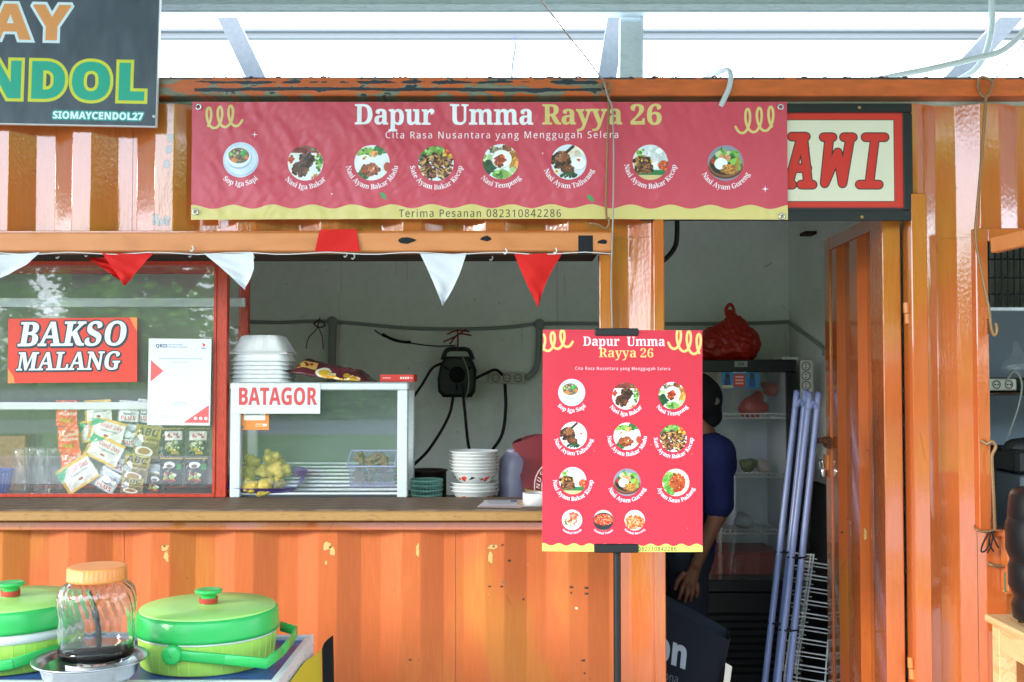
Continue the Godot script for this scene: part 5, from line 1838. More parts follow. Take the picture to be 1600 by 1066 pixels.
	sheet(st, 40, 18, func(u: float, v: float) -> Vector3:
		var p := pa.lerp(pb, u)
		var e := minf(u, 1 - u)
		var hh := 0.040 * smoothstep(0.0, 0.22, e) * (1.15 - 0.55 * u)
		var a := v * PI
		var q := Vector3(p.x, y1 + 0.003 + hh * (0.5 + 0.5 * cos(a)) * 1.5 + 0.045 * (1 - u) * (1 - u) * 0.9, p.z + 0.05 * (1 - cos(a)) - 0.04 + 0.03 * sin(a))
		return q + Vector3(0, 0.003, 0.004) * ws.get_noise_2d(u * 900.0, v * 260.0), 0.003)
	solo(st, "noodle_packet", M.packet, "shiny maroon snack packet lying on top of the case", "packet")
	org = Vector3(-0.4196, 1.6, -0.33)
	st = new_st()
	plate(st, 0.1233, 0.0256, 0.09, put_at(Vector3(-0.418, 1.5977, -0.315), deg_to_rad(-3)))
	solo(st, "red_carton", M.carton, "flat red carton lying on the right end of the case", "carton")

func foam_shell(c: Vector3, w: float, d: float, hgt: float, tw: float, td: float, down: bool) -> SurfaceTool:
	# a rounded tray standing on its rim, ribs pressed into the sides
	var st := new_st(true)
	var rings := []
	for j in 6:
		var f: float = [0.0, 0.04, 0.10, 0.55, 0.94, 1.0][j]
		var sx := lerpf(w, tw, f) if f > 0.02 else w
		var sd := lerpf(d, td, f)
		if f > 0.96:
			sx -= 0.008; sd -= 0.008
		if j <= 1:
			sx += 0.004; sd += 0.004
		var ring := []
		for k in 72:
			var a := TAU * k / 72.0
			var cx := cos(a); var sy := sin(a)
			var n := pow(pow(absf(cx), 7) + pow(absf(sy), 7), -1.0 / 7.0)
			var rib := 0.0016 * (1.0 if (k % 6) < 3 else -1.0) if f > 0.08 and f < 0.95 else 0.0
			ring.append(c + Vector3(cx * n * (sx + rib), f * hgt, -sy * n * (sd + rib)))
		rings.append(ring)
	for j in 5:
		for k in 72:
			var n := (k + 1) % 72
			quad(st, rings[j][k], rings[j][n], rings[j + 1][n], rings[j + 1][k])
	st.set_smooth_group(1)
	for k in range(1, 71):
		vx(st, rings[5][0]); vx(st, rings[5][k + 1]); vx(st, rings[5][k])
	return st

# ---------------------------------------------------------------- bowls and other things right of the case
func build_counter_bowls() -> void:
	var cy := 1.1699
	var low_y := cy - 0.044
	var c := Vector3(-0.1407, low_y, -0.42)
	var order := ["bottom", "second", "third", "fourth", "fifth", "sixth", "seventh", "eighth", "ninth", "topmost"]
	var y := c.y
	rng.seed = 6
	for k in 10:
		var low := k < 4
		var r := 0.090 + rng.randf_range(-0.001, 0.001)
		var rise: float = [0.014, 0.014, 0.044, 0.012, 0.012, 0.0125, 0.0115, 0.012, 0.011, 0.0][k]
		var o := Vector3(c.x + rng.randf_range(-0.002, 0.002), y, c.z + rng.randf_range(-0.002, 0.002))
		var t := thing("rooster_bowl", "white bowl with red and green sprigs, %s of the stack" % order[k] if k != 9 else "topmost white bowl showing its green patterned inside", "bowl", o, "stacked white bowls")
		part(lathe_st(o, [[0, 0.002], [0.034, 0.0], [0.036, 0.003, 1], [0.060, 0.018], [r - 0.012, 0.042], [r - 0.005, 0.054], [r + 0.003, 0.0585], [r + 0.001, 0.0600]], 40), "outside", M.bowl_print if low else M.white_plastic, t)
		part(lathe_st(o, [[r + 0.001, 0.0600], [r - 0.007, 0.0560], [r - 0.015, 0.041], [0.056, 0.018], [0.034, 0.005], [0, 0.004]], 40), "inside", M.white_plastic, t)
		if k == 9:
			var leafs := mat("6c8a3c", 0.3)
			for j in 22:
				var a := TAU * j / 22.0 + rng.randf_range(-0.08, 0.08)
				var st := new_st(true)
				var p0 := o + Vector3(cos(a) * 0.078, 0.0466, sin(a) * 0.078)
				var side := Vector3(-sin(a), 0, cos(a)) * 0.010
				var up := Vector3(cos(a) * 0.004, 0.005, sin(a) * 0.004)
				face(st, [p0 - side, p0 - up, p0 + side, p0 + up], p0 + Vector3(cos(a), -1, sin(a)))
				part(st, "leaf_mark", leafs, t)
		y += rise
	# green woven basket
	var gc := Vector3(-0.3155, low_y, -0.40)
	var green := mat("5c8c80", 0.5)
	var g := thing("green_basket", "small grey-green woven plastic basket left of the bowls", "basket", gc)
	part(lathe_st(gc, [[0, 0.001], [0.052, 0.0], [0.053, 0.003, 1], [0, 0.004]], 32), "base", green, g)
	for k in 5:
		var ring := new_st(true)
		var pts := []
		for j in 41:
			var a := TAU * j / 40.0
			var wv := 0.0015 * (1.0 if (j + k) % 2 == 0 else -1.0)
			pts.append(gc + Vector3(cos(a) * (0.053 + k * 0.0012 + wv), 0.005 + k * 0.018, sin(a) * (0.053 + k * 0.0012 + wv)))
		tube(ring, pts, 0.0042, 6, -1, 0, false)
		part(ring, "weave", green, g)
	for j in 30:
		var a := TAU * j / 30.0
		var s := new_st(true)
		tube(s, [gc + Vector3(cos(a) * 0.0535, 0.002, sin(a) * 0.0535), gc + Vector3(cos(a) * 0.058, 0.094, sin(a) * 0.058)], 0.0022, 5)
		part(s, "stake", green, g)
	part(lathe_st(gc, [[0.055, 0.090], [0.061, 0.090], [0.0625, 0.095], [0.060, 0.100], [0.056, 0.098], [0.055, 0.090]], 40, func(r, yy, a): return r + 0.001 * sin(a * 30.0)), "rim", green, g)
	# lilac jug
	var jc := Vector3(0.0049, low_y, -0.52)
	var jm := mat("9694ac", 0.3)
	var j := thing("lilac_jug", "cloudy lilac plastic jug behind the stacked bowls", "jug", jc)
	part(lathe_st(jc, [[0, 0], [0.062, 0.0], [0.064, 0.005], [0.058, 0.04], [0.057, 0.12], [0.053, 0.16], [0.038, 0.182], [0.030, 0.192], [0, 0.194]], 36), "body", jm, j)
	part(lathe_st(jc + Vector3(0, 0.192, 0), [[0.026, 0], [0.026, 0.008], [0.020, 0.012], [0, 0.012]], 24), "cap", jm, j)
	var hd := new_st(true)
	tube(hd, curve([jc + Vector3(0.045, 0.165, 0.01), jc + Vector3(0.066, 0.16, 0.012), jc + Vector3(0.072, 0.135, 0.012), jc + Vector3(0.056, 0.11, 0.01)]), 0.009, 8)
	part(hd, "handle", jm, j)
	# maroon carrier bag, open at the top, leaning
	var b := thing("maroon_bag", "maroon paper carrier bag with a round white emblem beside the jug", "bag", Vector3(0.1231, low_y, -0.55))
	var st := new_st(true)
	sheet(st, 16, 18, func(u: float, v: float) -> Vector3:
		var top := Vector3(0, 1.3478, -0.5).lerp(Vector3(0.2452, 1.4284, -0.54), u)
		var bot := Vector3(0.0668, 1.0921, -0.44).lerp(Vector3(0.2518, 1.0895, -0.46), u)
		var p := top.lerp(bot, v)
		return p + Vector3(0, 0, 0.018 * sin(u * 2.6 + v * 2.0) - 0.010 * absf(sin(v * 4.0 + u * 2.0))), 0.002)
	part(st, "front", M.carrier, b)
	var maroon := mat("6c1a22", 0.6)
	st = new_st(true)
	sheet(st, 8, 8, func(u: float, v: float) -> Vector3:
		var top := Vector3(0, 1.3475, -0.505).lerp(Vector3(0.0348, 1.3664, -0.6), u)
		var bot := Vector3(0.0669, 1.0914, -0.445).lerp(Vector3(0.0786, 1.0916, -0.56), u)
		return top.lerp(bot, v) + Vector3(-0.008 * sin(u * PI), 0, 0), 0.002)
	part(st, "gusset", maroon, b)
	st = new_st(true)
	sheet(st, 8, 8, func(u: float, v: float) -> Vector3:
		var top := Vector3(0.0298, 1.3614, -0.6).lerp(Vector3(0.2511, 1.4143, -0.64), u)
		var bot := Vector3(0.0787, 1.091, -0.565).lerp(Vector3(0.2605, 1.0868, -0.6), u)
		return top.lerp(bot, v) + Vector3(0, 0.006 * sin(u * 9.0) * (1 - v), 0), 0.002)
	part(st, "back", maroon, b)
	# wicker tray edge
	var wt := thing("wicker_tray", "plaited straw tray in front of the maroon bag", "tray", Vector3(0.1091, low_y, -0.40))
	var straw := mottled([[0.2, "7a5a34"], [0.8, "a88450"]], 0.03, Vector3(8, 8, 8), 0.7, 0.0, 74)
	for k in 3:
		for s in 2:
			var pl := new_st(true)
			var pts := []
			for q in 60:
				var a := TAU * q / 59.0
				var w := sin(q * 1.3 + s * PI + k) * 0.004
				pts.append(Vector3(0.1237, low_y + 0.040 + k * 0.009 + w * 0.6, -0.41) + Vector3(cos(a) * (0.062 + k * 0.004 + w), 0, sin(a) * (0.062 + k * 0.004 + w)))
			tube(pl, pts, 0.0045, 6, -1, 0, false)
			part(pl, "plait", straw, wt)
	part(lathe_st(Vector3(0.1237, low_y, -0.41), [[0, 0], [0.058, 0], [0.062, 0.036], [0, 0.037]], 30), "base", straw, wt)
	# flyers and a white tape roll near the counter's front
	for f in [[Vector3(-0.0171, 1.1789, -0.02), 4.0, 0.0, "printed flyer lying on the counter, upper of the two"], [Vector3(-0.0299, 1.1768, -0.02), -7.0, -0.0016, "printed flyer lying on the counter, lower of the two"]]:
		var p: Vector3 = f[0]
		p.y = cy + 0.0032 + f[2]
		org = p
		st = new_st()
		plate(st, 0.15, 0.20, 0.0008, Transform3D(Basis(Vector3.UP, deg_to_rad(f[1])) * Basis(Vector3.RIGHT, -PI / 2), p - Vector3(0, 0, 0.06)))
		solo(st, "flyer", M.flyer, f[3], "flyer", "flyers on the counter")
	var rc := Vector3(0.0909, cy + 0.001, -0.06)
	org = rc
	solo(lathe_st(rc, [[0.036, 0], [0.055, 0], [0.055, 0.040, 1], [0.036, 0.040, 1], [0.036, 0.0, 1]], 40), "tape_roll", M.white_plastic, "white paper roll standing flat beside the menu poster", "paper roll")
	# dark pot at the back behind the basket
	var pc := Vector3(-0.3335, low_y, -0.66)
	org = pc
	solo(lathe_st(pc, [[0, 0], [0.07, 0], [0.075, 0.01], [0.075, 0.105], [0.082, 0.108], [0.080, 0.112], [0.070, 0.108], [0.068, 0.012], [0, 0.01]], 36), "dark_pot", mat("3a302a", 0.45, 0.5, 0.3), "dark metal pot behind the green basket", "pot")

# ---------------------------------------------------------------- wiring on the back wall
func socket_strip(called: String, label: String, c: Vector3, w: float, hgt: float, up: bool, n: int, face_dir := Vector3(0, 0, 1)) -> void:
	var t := thing(called, label, "power strip", c)
	var side := Vector3.UP.cross(face_dir)
	var b := Basis(side, Vector3.UP, face_dir)
	if up:
		b = Basis(Vector3.UP, -side, face_dir)
	var tr := Transform3D(b, c)
	part(box_st(Vector3(-w / 2, -hgt / 2, 0), Vector3(w / 2, hgt / 2, 0.028), 0.005, tr), "housing", mat("b8b6a8", 0.5), t)
	for k in n:
		var x := (k - (n - 1) / 2.0) * w / (n + 0.3)
		var st := new_st(true)
		var ring := []
		for q in 17:
			var a := TAU * q / 16.0
			ring.append(tr * Vector3(x + cos(a) * hgt * 0.32, sin(a) * hgt * 0.32, 0.029))
		tube(st, ring, 0.003, 6, -1, 0, false)
		var s := part(st, "socket", mat("6c6a60", 0.5), t)
		for e in [-1, 1]:
			var hs := new_st(true)
			tube(hs, [tr * Vector3(x + e * hgt * 0.12, 0, 0.0285), tr * Vector3(x + e * hgt * 0.12, 0, 0.031)], 0.0035, 7)
			part(hs, "pin_hole", M.black, s)

func cable(called: String, label: String, pts: Array, r: float, m: Material, sides := 7) -> void:
	org = pts[0]
	solo(tube_st(curve(pts, 8), r, sides), called, m, label, "cable")

func build_back_wall() -> void:
	var z := -2.285
	# surface conduit
	org = Vector3(-0.6294, 1.897, -2.285)
	solo(tube_st(curve([Vector3(-1.4511, 1.904, -2.285), Vector3(-1.2588, 1.9005, -2.285), Vector3(-1.049, 1.9075, -2.285), Vector3(-0.8392, 1.8935, -2.285), Vector3(-0.5594, 1.869, -2.285), Vector3(-0.2098, 1.8655, -2.285), Vector3(0, 1.876, -2.285), Vector3(0.1748, 1.8935, -2.285), Vector3(0.5594, 1.8935, -2.285), Vector3(0.979, 1.8935, -2.285), Vector3(1.3287, 1.897, -2.285), Vector3(1.5106, 1.904, -2.285)]), 0.010, 8), "wall_conduit", M.pipe, "long grey conduit running level across the back wall", "conduit")
	org = Vector3(-0.9847, 1.8094, -2.28)
	solo(tube_st([Vector3(-0.9766, 1.9137, -2.27), Vector3(-0.9822, 1.6696, -2.27), Vector3(-0.9878, 1.4262, -2.27)], 0.022, 10), "conduit_drop", M.pipe, "short grey pipe dropping behind the foam boxes", "pipe")
	org = Vector3(0.1396, 1.7745, -2.28)
	solo(tube_st(curve([Vector3(0.15, 1.9137, -2.27), Vector3(0.1464, 1.7742, -2.27), Vector3(0.1323, 1.6522, -2.27), Vector3(0.0765, 1.5931, -2.26)]), 0.016, 8), "conduit_drop", M.pipe, "grey pipe bending down to the socket strip", "pipe")
	for c in [[Vector3(-0.9787, 1.9028, -2.262), "round junction cap where the conduit drops by the foam boxes"], [Vector3(0.1498, 1.8889, -2.262), "round junction cap above the socket strip"]]:
		org = c[0]
		solo(lathe_up(c[0], [[0.030, -0.01], [0.030, 0.006], [0.026, 0.010], [0, 0.012]]), "junction_cap", M.pipe, c[1], "junction box")
	socket_strip("socket_strip", "white three-way socket strip on the back wall", Vector3(-0.0279, 1.5965, -2.29), 0.1992, 0.0629, false, 3)
	# twine tied round the pipe
	org = Vector3(-1.0426, 1.8779, -2.25)
	var st := new_st(true)
	tube(st, curve([Vector3(-1.0429, 1.9266, -2.25), Vector3(-1.0634, 1.8605, -2.25), Vector3(-1.1048, 1.8153, -2.25), Vector3(-1.1183, 1.7562, -2.25)]), 0.003, 6)
	tube(st, curve([Vector3(-1.0429, 1.9266, -2.25), Vector3(-1.0521, 1.8776, -2.245), Vector3(-1.031, 1.8255, -2.245), Vector3(-1.0245, 1.7527, -2.25)]), 0.003, 6)
	tube(st, curve([Vector3(-1.0775, 1.8918, -2.25), Vector3(-1.0445, 1.9121, -2.24), Vector3(-1.0149, 1.8848, -2.25), Vector3(-1.0477, 1.8705, -2.24), Vector3(-1.0775, 1.8918, -2.25)]), 0.004, 6)
	solo(st, "twine_knot", mat("4a3a34", 0.9), "brown twine knotted round the conduit with dangling ends", "twine")
	# cable reel
	var c := Vector3(-0.2924, 1.6069, -2.2)
	var t := thing("cable_reel", "black plastic cable reel hanging from the conduit by a red tie", "cable reel", c)
	var k := 0.0034
	var bd := new_st()
	var outl := []
	for p in [[-30, 24], [-22, 33], [22, 33], [28, 24], [30, -10], [24, -24], [18, -31], [-18, -31], [-26, -20], [-31, 4]]:
		outl.append(c + Vector3(p[0] * k, -p[1] * k, 0))
	var ctr := c
	for i in outl.size():
		var a: Vector3 = outl[i]; var b: Vector3 = outl[(i + 1) % outl.size()]
		var f := Vector3(0, 0, 0.045); var g := Vector3(0, 0, -0.05)
		var ai := ctr + (a - ctr) * 0.86 + Vector3(0, 0, 0.06); var bi := ctr + (b - ctr) * 0.86 + Vector3(0, 0, 0.06)
		face(bd, [a + g, b + g, b + f, a + f], ctr)
		face(bd, [a + f, b + f, bi, ai], ctr)
		face(bd, [ctr + Vector3(0, 0, 0.062), ai, bi], ctr)
		face(bd, [ctr + g, a + g, b + g], ctr)
	part(bd, "housing", M.black, t)
	var hd := new_st(true)
	tube(hd, curve([c + Vector3(-24 * k, 26 * k, 0), c + Vector3(-17 * k, 41 * k, 0), c + Vector3(0, 43 * k, 0), c + Vector3(17 * k, 41 * k, 0), c + Vector3(24 * k, 26 * k, 0)]), 0.012, 8)
	part(hd, "handle", M.black, t)
	part(lathe_up(c + Vector3(0, 2 * k, 0.062), [[0.045, 0], [0.043, 0.012], [0.030, 0.016], [0, 0.016]]), "hub", M.black_matt, t)
	for s in 3:
		var rb := new_st(true)
		rb.set_smooth_group(0)
		var a := TAU * s / 3.0 + 0.5
		tube(rb, [c + Vector3(cos(a) * 0.05, 2 * k + sin(a) * 0.05, 0.064), c + Vector3(cos(a) * 0.085, 2 * k + sin(a) * 0.085, 0.064)], 0.006, 6)
		part(rb, "rib", M.black_matt, t)
	org = c + Vector3(0, 0.22, 0)
	st = new_st(true)
	for e in [[[700, 522], [716, 516], [735, 518]], [[694, 534], [712, 526], [730, 514]], [[716, 514], [717, 530], [716, 548]], [[704, 538], [718, 522], [738, 524]]]:
		var q := []
		for p in e:
			q.append(Vector3((p[0] - 716.0) * k, -(p[1] - 588.0) * k, 0.04) + Vector3(c.x, c.y, c.z))
		tube(st, curve(q, 4), 0.005, 6)
	solo(st, "red_tie", mat("7a2418", 0.6), "dark red plastic ribbon tying the cable reel to the conduit", "tie")
	cable("black_cable", "black cable leaving the reel's left side and dropping behind the case", [Vector3(-0.3779, 1.6755, -2.19), Vector3(-0.4279, 1.6479, -2.17), Vector3(-0.4774, 1.5659, -2.15), Vector3(-0.5154, 1.5051, -2.12), Vector3(-0.5539, 1.4312, -2.1)], 0.007, M.rubber)
	cable("black_cable", "black cable hanging from the reel down to the left behind the basket", [Vector3(-0.3147, 1.4974, -2.17), Vector3(-0.3305, 1.4127, -2.15), Vector3(-0.3713, 1.3234, -2.1), Vector3(-0.4374, 1.2191, -2), Vector3(-0.5043, 1.1513, -1.9)], 0.008, M.rubber)
	cable("black_cable", "black cable hanging straight from the reel behind the bowls", [Vector3(-0.2646, 1.5661, -2.12), Vector3(-0.2499, 1.4312, -2.1), Vector3(-0.2308, 1.2657, -2.05), Vector3(-0.2054, 1.163, -2)], 0.008, M.rubber)
	cable("black_cable", "short black cable from the reel to the socket strip", [Vector3(-0.1995, 1.5931, -2.2), Vector3(-0.1445, 1.6206, -2.2), Vector3(-0.0898, 1.6414, -2.22), Vector3(-0.0521, 1.6139, -2.25)], 0.008, M.rubber)
	cable("black_cable", "thick black cable curving down from the socket strip to the bowls", [Vector3(-0.0381, 1.5654, -2.24), Vector3(-0.0345, 1.4277, -2.22), Vector3(-0.0549, 1.2911, -2.2), Vector3(-0.1191, 1.1987, -2.15), Vector3(-0.1686, 1.1552, -2.1)], 0.009, M.rubber)
	cable("pale_wire", "thin pale cord hanging down the front of the black cable reel", [Vector3(-0.2653, 1.7156, -2.13), Vector3(-0.2341, 1.6339, -2.12), Vector3(-0.2306, 1.5492, -2.12), Vector3(-0.2475, 1.4916, -2.12)], 0.004, M.pipe, 6)
	cable("loose_wire", "thin dark wire sagging from the conduit to the cable reel", [Vector3(-0.7471, 1.857, -2.25), Vector3(-0.6775, 1.8153, -2.25), Vector3(-0.5558, 1.7875, -2.25), Vector3(-0.4161, 1.7698, -2.24), Vector3(-0.3041, 1.7727, -2.22)], 0.004, M.rubber, 6)
	cable("taped_joint", "thick black taped joint in the sagging wire left of the reel", [Vector3(-0.7041, 1.8357, -2.24), Vector3(-0.652, 1.808, -2.24), Vector3(-0.5965, 1.7941, -2.24), Vector3(-0.5479, 1.7906, -2.24)], 0.008, M.rubber)

# ---------------------------------------------------------------- things seen through the door
func build_doorway() -> void:
	# fridge
	var zf := -1.75
	var x1 := 1.4121
	var x0 := x1 - 0.62
	var y1 := 1.6889
	var t := thing("drinks_fridge", "tall black glass-door fridge against the back wall inside the doorway", "fridge", Vector3((x0 + x1) / 2, 0.05, -2.0))
	for f in [[Vector3(x0, 0.07, -2.27), Vector3(x0 + 0.02, y1, zf - 0.03)], [Vector3(x1 - 0.02, 0.07, -2.27), Vector3(x1, y1, zf - 0.03)]]:
		part(box_st(f[0], f[1], 0.002), "side", M.black, t)
	part(box_st(Vector3(x0 + 0.0205, y1 - 0.02, -2.27), Vector3(x1 - 0.0205, y1, zf - 0.03), 0.002), "top", M.black, t)
	part(box_st(Vector3(x0 + 0.0205, 0.07, -2.27), Vector3(x1 - 0.0205, y1 - 0.021, -2.25)), "back", mat("c4ccd0", 0.4), t)
	for f in [[x0 + 0.021, x0 + 0.03], [x1 - 0.03, x1 - 0.021]]:
		part(box_st(Vector3(f[0], 0.5, -2.249), Vector3(f[1], y1 - 0.021, zf - 0.04)), "liner", mat("c4ccd0", 0.4), t)
	part(box_st(Vector3(x0, 0.07, zf - 0.029), Vector3(x1, 0.54, zf), 0.004), "plinth", M.black, t)
	for k in 9:
		part(box_st(Vector3(x0 + 0.05, 0.14 + k * 0.036, zf + 0.0005), Vector3(x1 - 0.05, 0.155 + k * 0.036, zf + 0.006), 0.001), "louvre", M.black_matt, t)
	var dz := zf + 0.004
	var d := part(box_st(Vector3(x0, y1 - 0.062, zf - 0.029), Vector3(x1, y1 - 0.001, zf + 0.004), 0.004), "door", M.black, t)
	part(box_st(Vector3(x0, 0.545, zf - 0.029), Vector3(x0 + 0.05, y1 - 0.063, zf + 0.003), 0.003), "stile", M.black, d)
	part(box_st(Vector3(x1 - 0.05, 0.545, zf - 0.029), Vector3(x1, y1 - 0.063, zf + 0.003), 0.003), "stile", M.black, d)
	part(box_st(Vector3(x0 + 0.051, 0.545, zf - 0.029), Vector3(x1 - 0.051, 0.60, zf + 0.003), 0.003), "foot_rail", M.black, d)
	part(box_st(Vector3(x0 + 0.051, 0.601, zf - 0.016), Vector3(x1 - 0.051, y1 - 0.063, zf - 0.012)), "pane", M.glass, d)
	var bg := new_st()
	plate(bg, 0.0634, 0.0285, 0.002, put_at(Vector3(1.135, 1.6665, -1.743)))
	part(bg, "badge", M.badge, d)
	for y in [1.3963, 1.1014, 0.8207]:
		var s := new_st(true)
		for k in 22:
			var x := lerpf(x0 + 0.04, x1 - 0.04, k / 21.0)
			tube(s, [Vector3(x, y, -2.2), Vector3(x, y, zf - 0.06), Vector3(x, y + 0.022, zf - 0.06)], 0.0022, 5)
		tube(s, [Vector3(x0 + 0.032, y, zf - 0.058), Vector3(x1 - 0.032, y, zf - 0.058)], 0.003, 6)
		tube(s, [Vector3(x0 + 0.032, y + 0.022, zf - 0.058), Vector3(x1 - 0.032, y + 0.022, zf - 0.058)], 0.003, 6)
		tube(s, [Vector3(x0 + 0.032, y - 0.004, -2.19), Vector3(x1 - 0.032, y - 0.004, -2.19)], 0.003, 6)
		part(s, "wire_shelf", M.white_plastic, t)
	for k in 4:
		part(box_st(Vector3(x0 + 0.05 + (k % 2) * 0.47, 0.05, -2.2 + (k / 2) * 0.38), Vector3(x0 + 0.09 + (k % 2) * 0.47, 0.0695, -2.16 + (k / 2) * 0.38)), "foot", M.black, t)
	org = Vector3(1.1337, 1.5777, -1.77)
	var st := new_st()
	plate(st, 0.1848, 0.0956, 0.001, put_at(Vector3(1.135, 1.5936, -1.7605)))
	solo(st, "fridge_card", M.fridge_card, "blue and red printed card stuck behind the fridge glass", "card")
	var rb := mat("b03a2c", 0.4)
	rng.seed = 19
	for f in [[Vector3(1.2236, 1.4619, -1.95), 0.085, rb, "big red bag of food on the fridge's top shelf"], [Vector3(1.353, 1.55, -2.02), 0.05, rb, "small red bag leaning at the back of the fridge's top shelf"], [Vector3(1.2147, 1.1547, -1.98), 0.045, mat("5a6a3c", 0.5), "green wrapped vegetables on the fridge's middle shelf"], [Vector3(1.2985, 1.1498, -2), 0.045, mat("b0a498", 0.5), "pale wrapped bundle on the fridge's middle shelf"], [Vector3(1.2027, 0.8689, -1.98), 0.05, mat("a8b0b4", 0.35), "clear bag of ice on the fridge's lowest shelf"]]:
		var c: Vector3 = f[0]
		var r: float = f[1]
		org = c
		var bones := []
		for k in 5:
			bones.append([c + Vector3(0, -r * 0.25, 0), c + Vector3(rng.randf_range(-1, 1) * r * 0.8, rng.randf_range(-0.5, 0.5) * r, rng.randf_range(-0.6, 0.6) * r), r * 0.55, r * 0.36])
		solo(body_st(bones, 0.012, 0.02), "wrapped_food", f[2], f[3], "food")
	org = Vector3(x0 + 0.3, 0.65, -2.0)
	st = new_st()
	box(st, Vector3(x0 + 0.06, 0.605, -2.2), Vector3(x1 - 0.06, 0.718, -1.85), 0.01)
	solo(st, "red_crate", mat("8a2c20", 0.5), "red plastic crate in the bottom of the fridge", "crate")
	org = Vector3(1.31, 1.697, -1.85)
	st = new_st()
	box(st, Vector3(1.3512, y1 + 0.001, -1.95), Vector3(1.4353, y1 + 0.014, -1.8), 0.002)
	solo(st, "flat_tray", M.white_plastic, "flat white tray lying on the fridge top", "tray")
	# red carrier bag on the fridge: full body with one looped handle pulled up
	var c := Vector3(1.0968, y1 + 0.001, -1.92)
	t = thing("red_carrier_bag", "bulging red plastic carrier bag on top of the fridge", "bag", c)
	var ws := FastNoiseLite.new()
	ws.frequency = 1.0
	var bump := func(p: Vector3) -> float: return 0.026 * absf(ws.get_noise_3d(p.x * 13 + p.y * 12, p.y * 9 - p.x * 6, p.z * 13)) + 0.022 * absf(ws.get_noise_3d(p.x * 26 + p.y * 22, p.y * 16, p.z * 26)) - 0.014
	part(body_st([[c + Vector3(-0.07, 0.07, 0), c + Vector3(0.08, 0.07, 0.01), 0.075, 0.08], [c + Vector3(-0.06, 0.10, 0), c + Vector3(0.05, 0.17, 0), 0.06, 0.05], [c + Vector3(0.05, 0.17, 0), c + Vector3(0.02, 0.235, 0), 0.045, 0.016], [c + Vector3(0.06, 0.12, 0), c + Vector3(0.10, 0.10, 0), 0.06, 0.06], [c + Vector3(0.09, 0.04, 0), c + Vector3(-0.09, 0.04, 0), 0.045, 0.045]], 0.008, 0.03, bump), "body", M.red_plastic, t)
	st = new_st(true)
	tube(st, curve([c + Vector3(0.012, 0.21, 0), c + Vector3(0.0, 0.255, 0.004), c + Vector3(0.020, 0.285, 0.006), c + Vector3(0.038, 0.262, 0.004), c + Vector3(0.040, 0.215, 0)]), 0.009, 8)
	part(st, "handle", M.red_plastic, t)
	# right-hand wall: conduit and socket strip
	org = Vector3(1.5091, 1.8122, -1.9)
	solo(tube_st(curve([Vector3(1.5093, 1.9038, -2.28), Vector3(1.505, 1.8893, -2.22), Vector3(1.505, 1.8141, -1.9), Vector3(1.505, 1.7428, -1.62), Vector3(1.505, 1.7069, -1.6)]), 0.009, 8), "wall_conduit", M.pipe, "short grey conduit slanting down the side wall past the red bag", "conduit")
	socket_strip("socket_strip", "dusty four-way socket strip hung upright on the side wall", Vector3(1.4335, 1.5845, -1.63), 0.20, 0.062, true, 4, Vector3(-0.5, 0, 0.866))
	org = Vector3(1.3217, 1.9965, -1)
	solo(box_st(Vector3(1.506, 1.9856, -1.12), Vector3(1.519, 2.008, -1.09), 0.001), "wall_clip", M.black_matt, "small black clip on the side wall above the folded frames", "clip")
	org = Vector3(1.5571, 2.3929, -1.9)
	solo(box_st(Vector3(1.46, 2.315, -1.85), Vector3(1.519, 2.33, -1.75), 0.001), "wall_shelf", M.wood_dark, "small dark shelf bracket high on the side wall", "shelf")
	cable("door_cable", "thick black cable looping down at the top left of the doorway", [Vector3(0.59, 2.1965, -0.25), Vector3(0.5919, 2.1274, -0.25), Vector3(0.5847, 2.0698, -0.25), Vector3(0.5481, 2.0228, -0.22), Vector3(0.5203, 2.0069, -0.2)], 0.009, M.rubber, 9)
	person()
	# folded table frames of pale lilac tube, leaning against the wall
	var words := ["front pale lilac folded tube frame leaning by the open door", "pale lilac folded tube frame behind the front one"]
	for k in 2:
		var z := -0.86 - k * 0.10
		var o := -20.0 * k
		var a: Vector3; var b: Vector3; var e: Vector3; var g: Vector3
		if k == 0:
			a = Vector3(1.2236, 1.4679, -0.86); b = Vector3(1.2606, 1.4679, -0.86); e = Vector3(1.0294, 0.2383, -0.7); g = Vector3(1.0749, 0.2383, -0.7)
		else:
			a = Vector3(1.1997, 1.4728, -0.97); b = Vector3(1.2376, 1.4755, -0.97); e = Vector3(0.9962, 0.1556, -0.8); g = Vector3(1.0426, 0.1556, -0.8)
		t = thing("folding_table_legs", words[k], "folding frame", Vector3(e.x, 0.05, e.z), "folded tube frames")
		e = a + (e - a) * ((a.y - 0.055) / (a.y - e.y))
		g = b + (g - b) * ((b.y - 0.055) / (b.y - g.y))
		var mid := (a + b) / 2
		st = new_st(true)
		tube(st, curve([e, a.lerp(e, 0.03), a.lerp(e, 0.008) + Vector3(0.002, 0.012, 0), mid + Vector3(0.002, 0.024, 0), b.lerp(g, 0.008) + Vector3(-0.002, 0.012, 0), b.lerp(g, 0.03), g], 6), 0.0135, 12)
		part(st, "tube_frame", M.tube_paint, t)
		for f in [0.42, 0.62]:
			st = new_st(true)
			var p := a.lerp(e, f); var q := b.lerp(g, f)
			tube(st, curve([p + Vector3(-0.017, 0, 0), (p + q) / 2 + Vector3(0, 0, 0.018), q + Vector3(0.017, 0, 0), (p + q) / 2 + Vector3(0, 0, -0.018), p + Vector3(-0.017, 0, 0)]), 0.004, 6)
			part(st, "cable_tie", M.rubber, t)
		for f in [0.985]:
			st = new_st(true)
			tube(st, [a.lerp(e, f), b.lerp(g, f)], 0.010, 8)
			part(st, "cross_tube", M.tube_paint, t)
	# white wire racks
	var wr := [["front white wire rack leaning behind the open door", -0.72, 0], ["second white wire rack, behind the front one", -0.86, 1]]
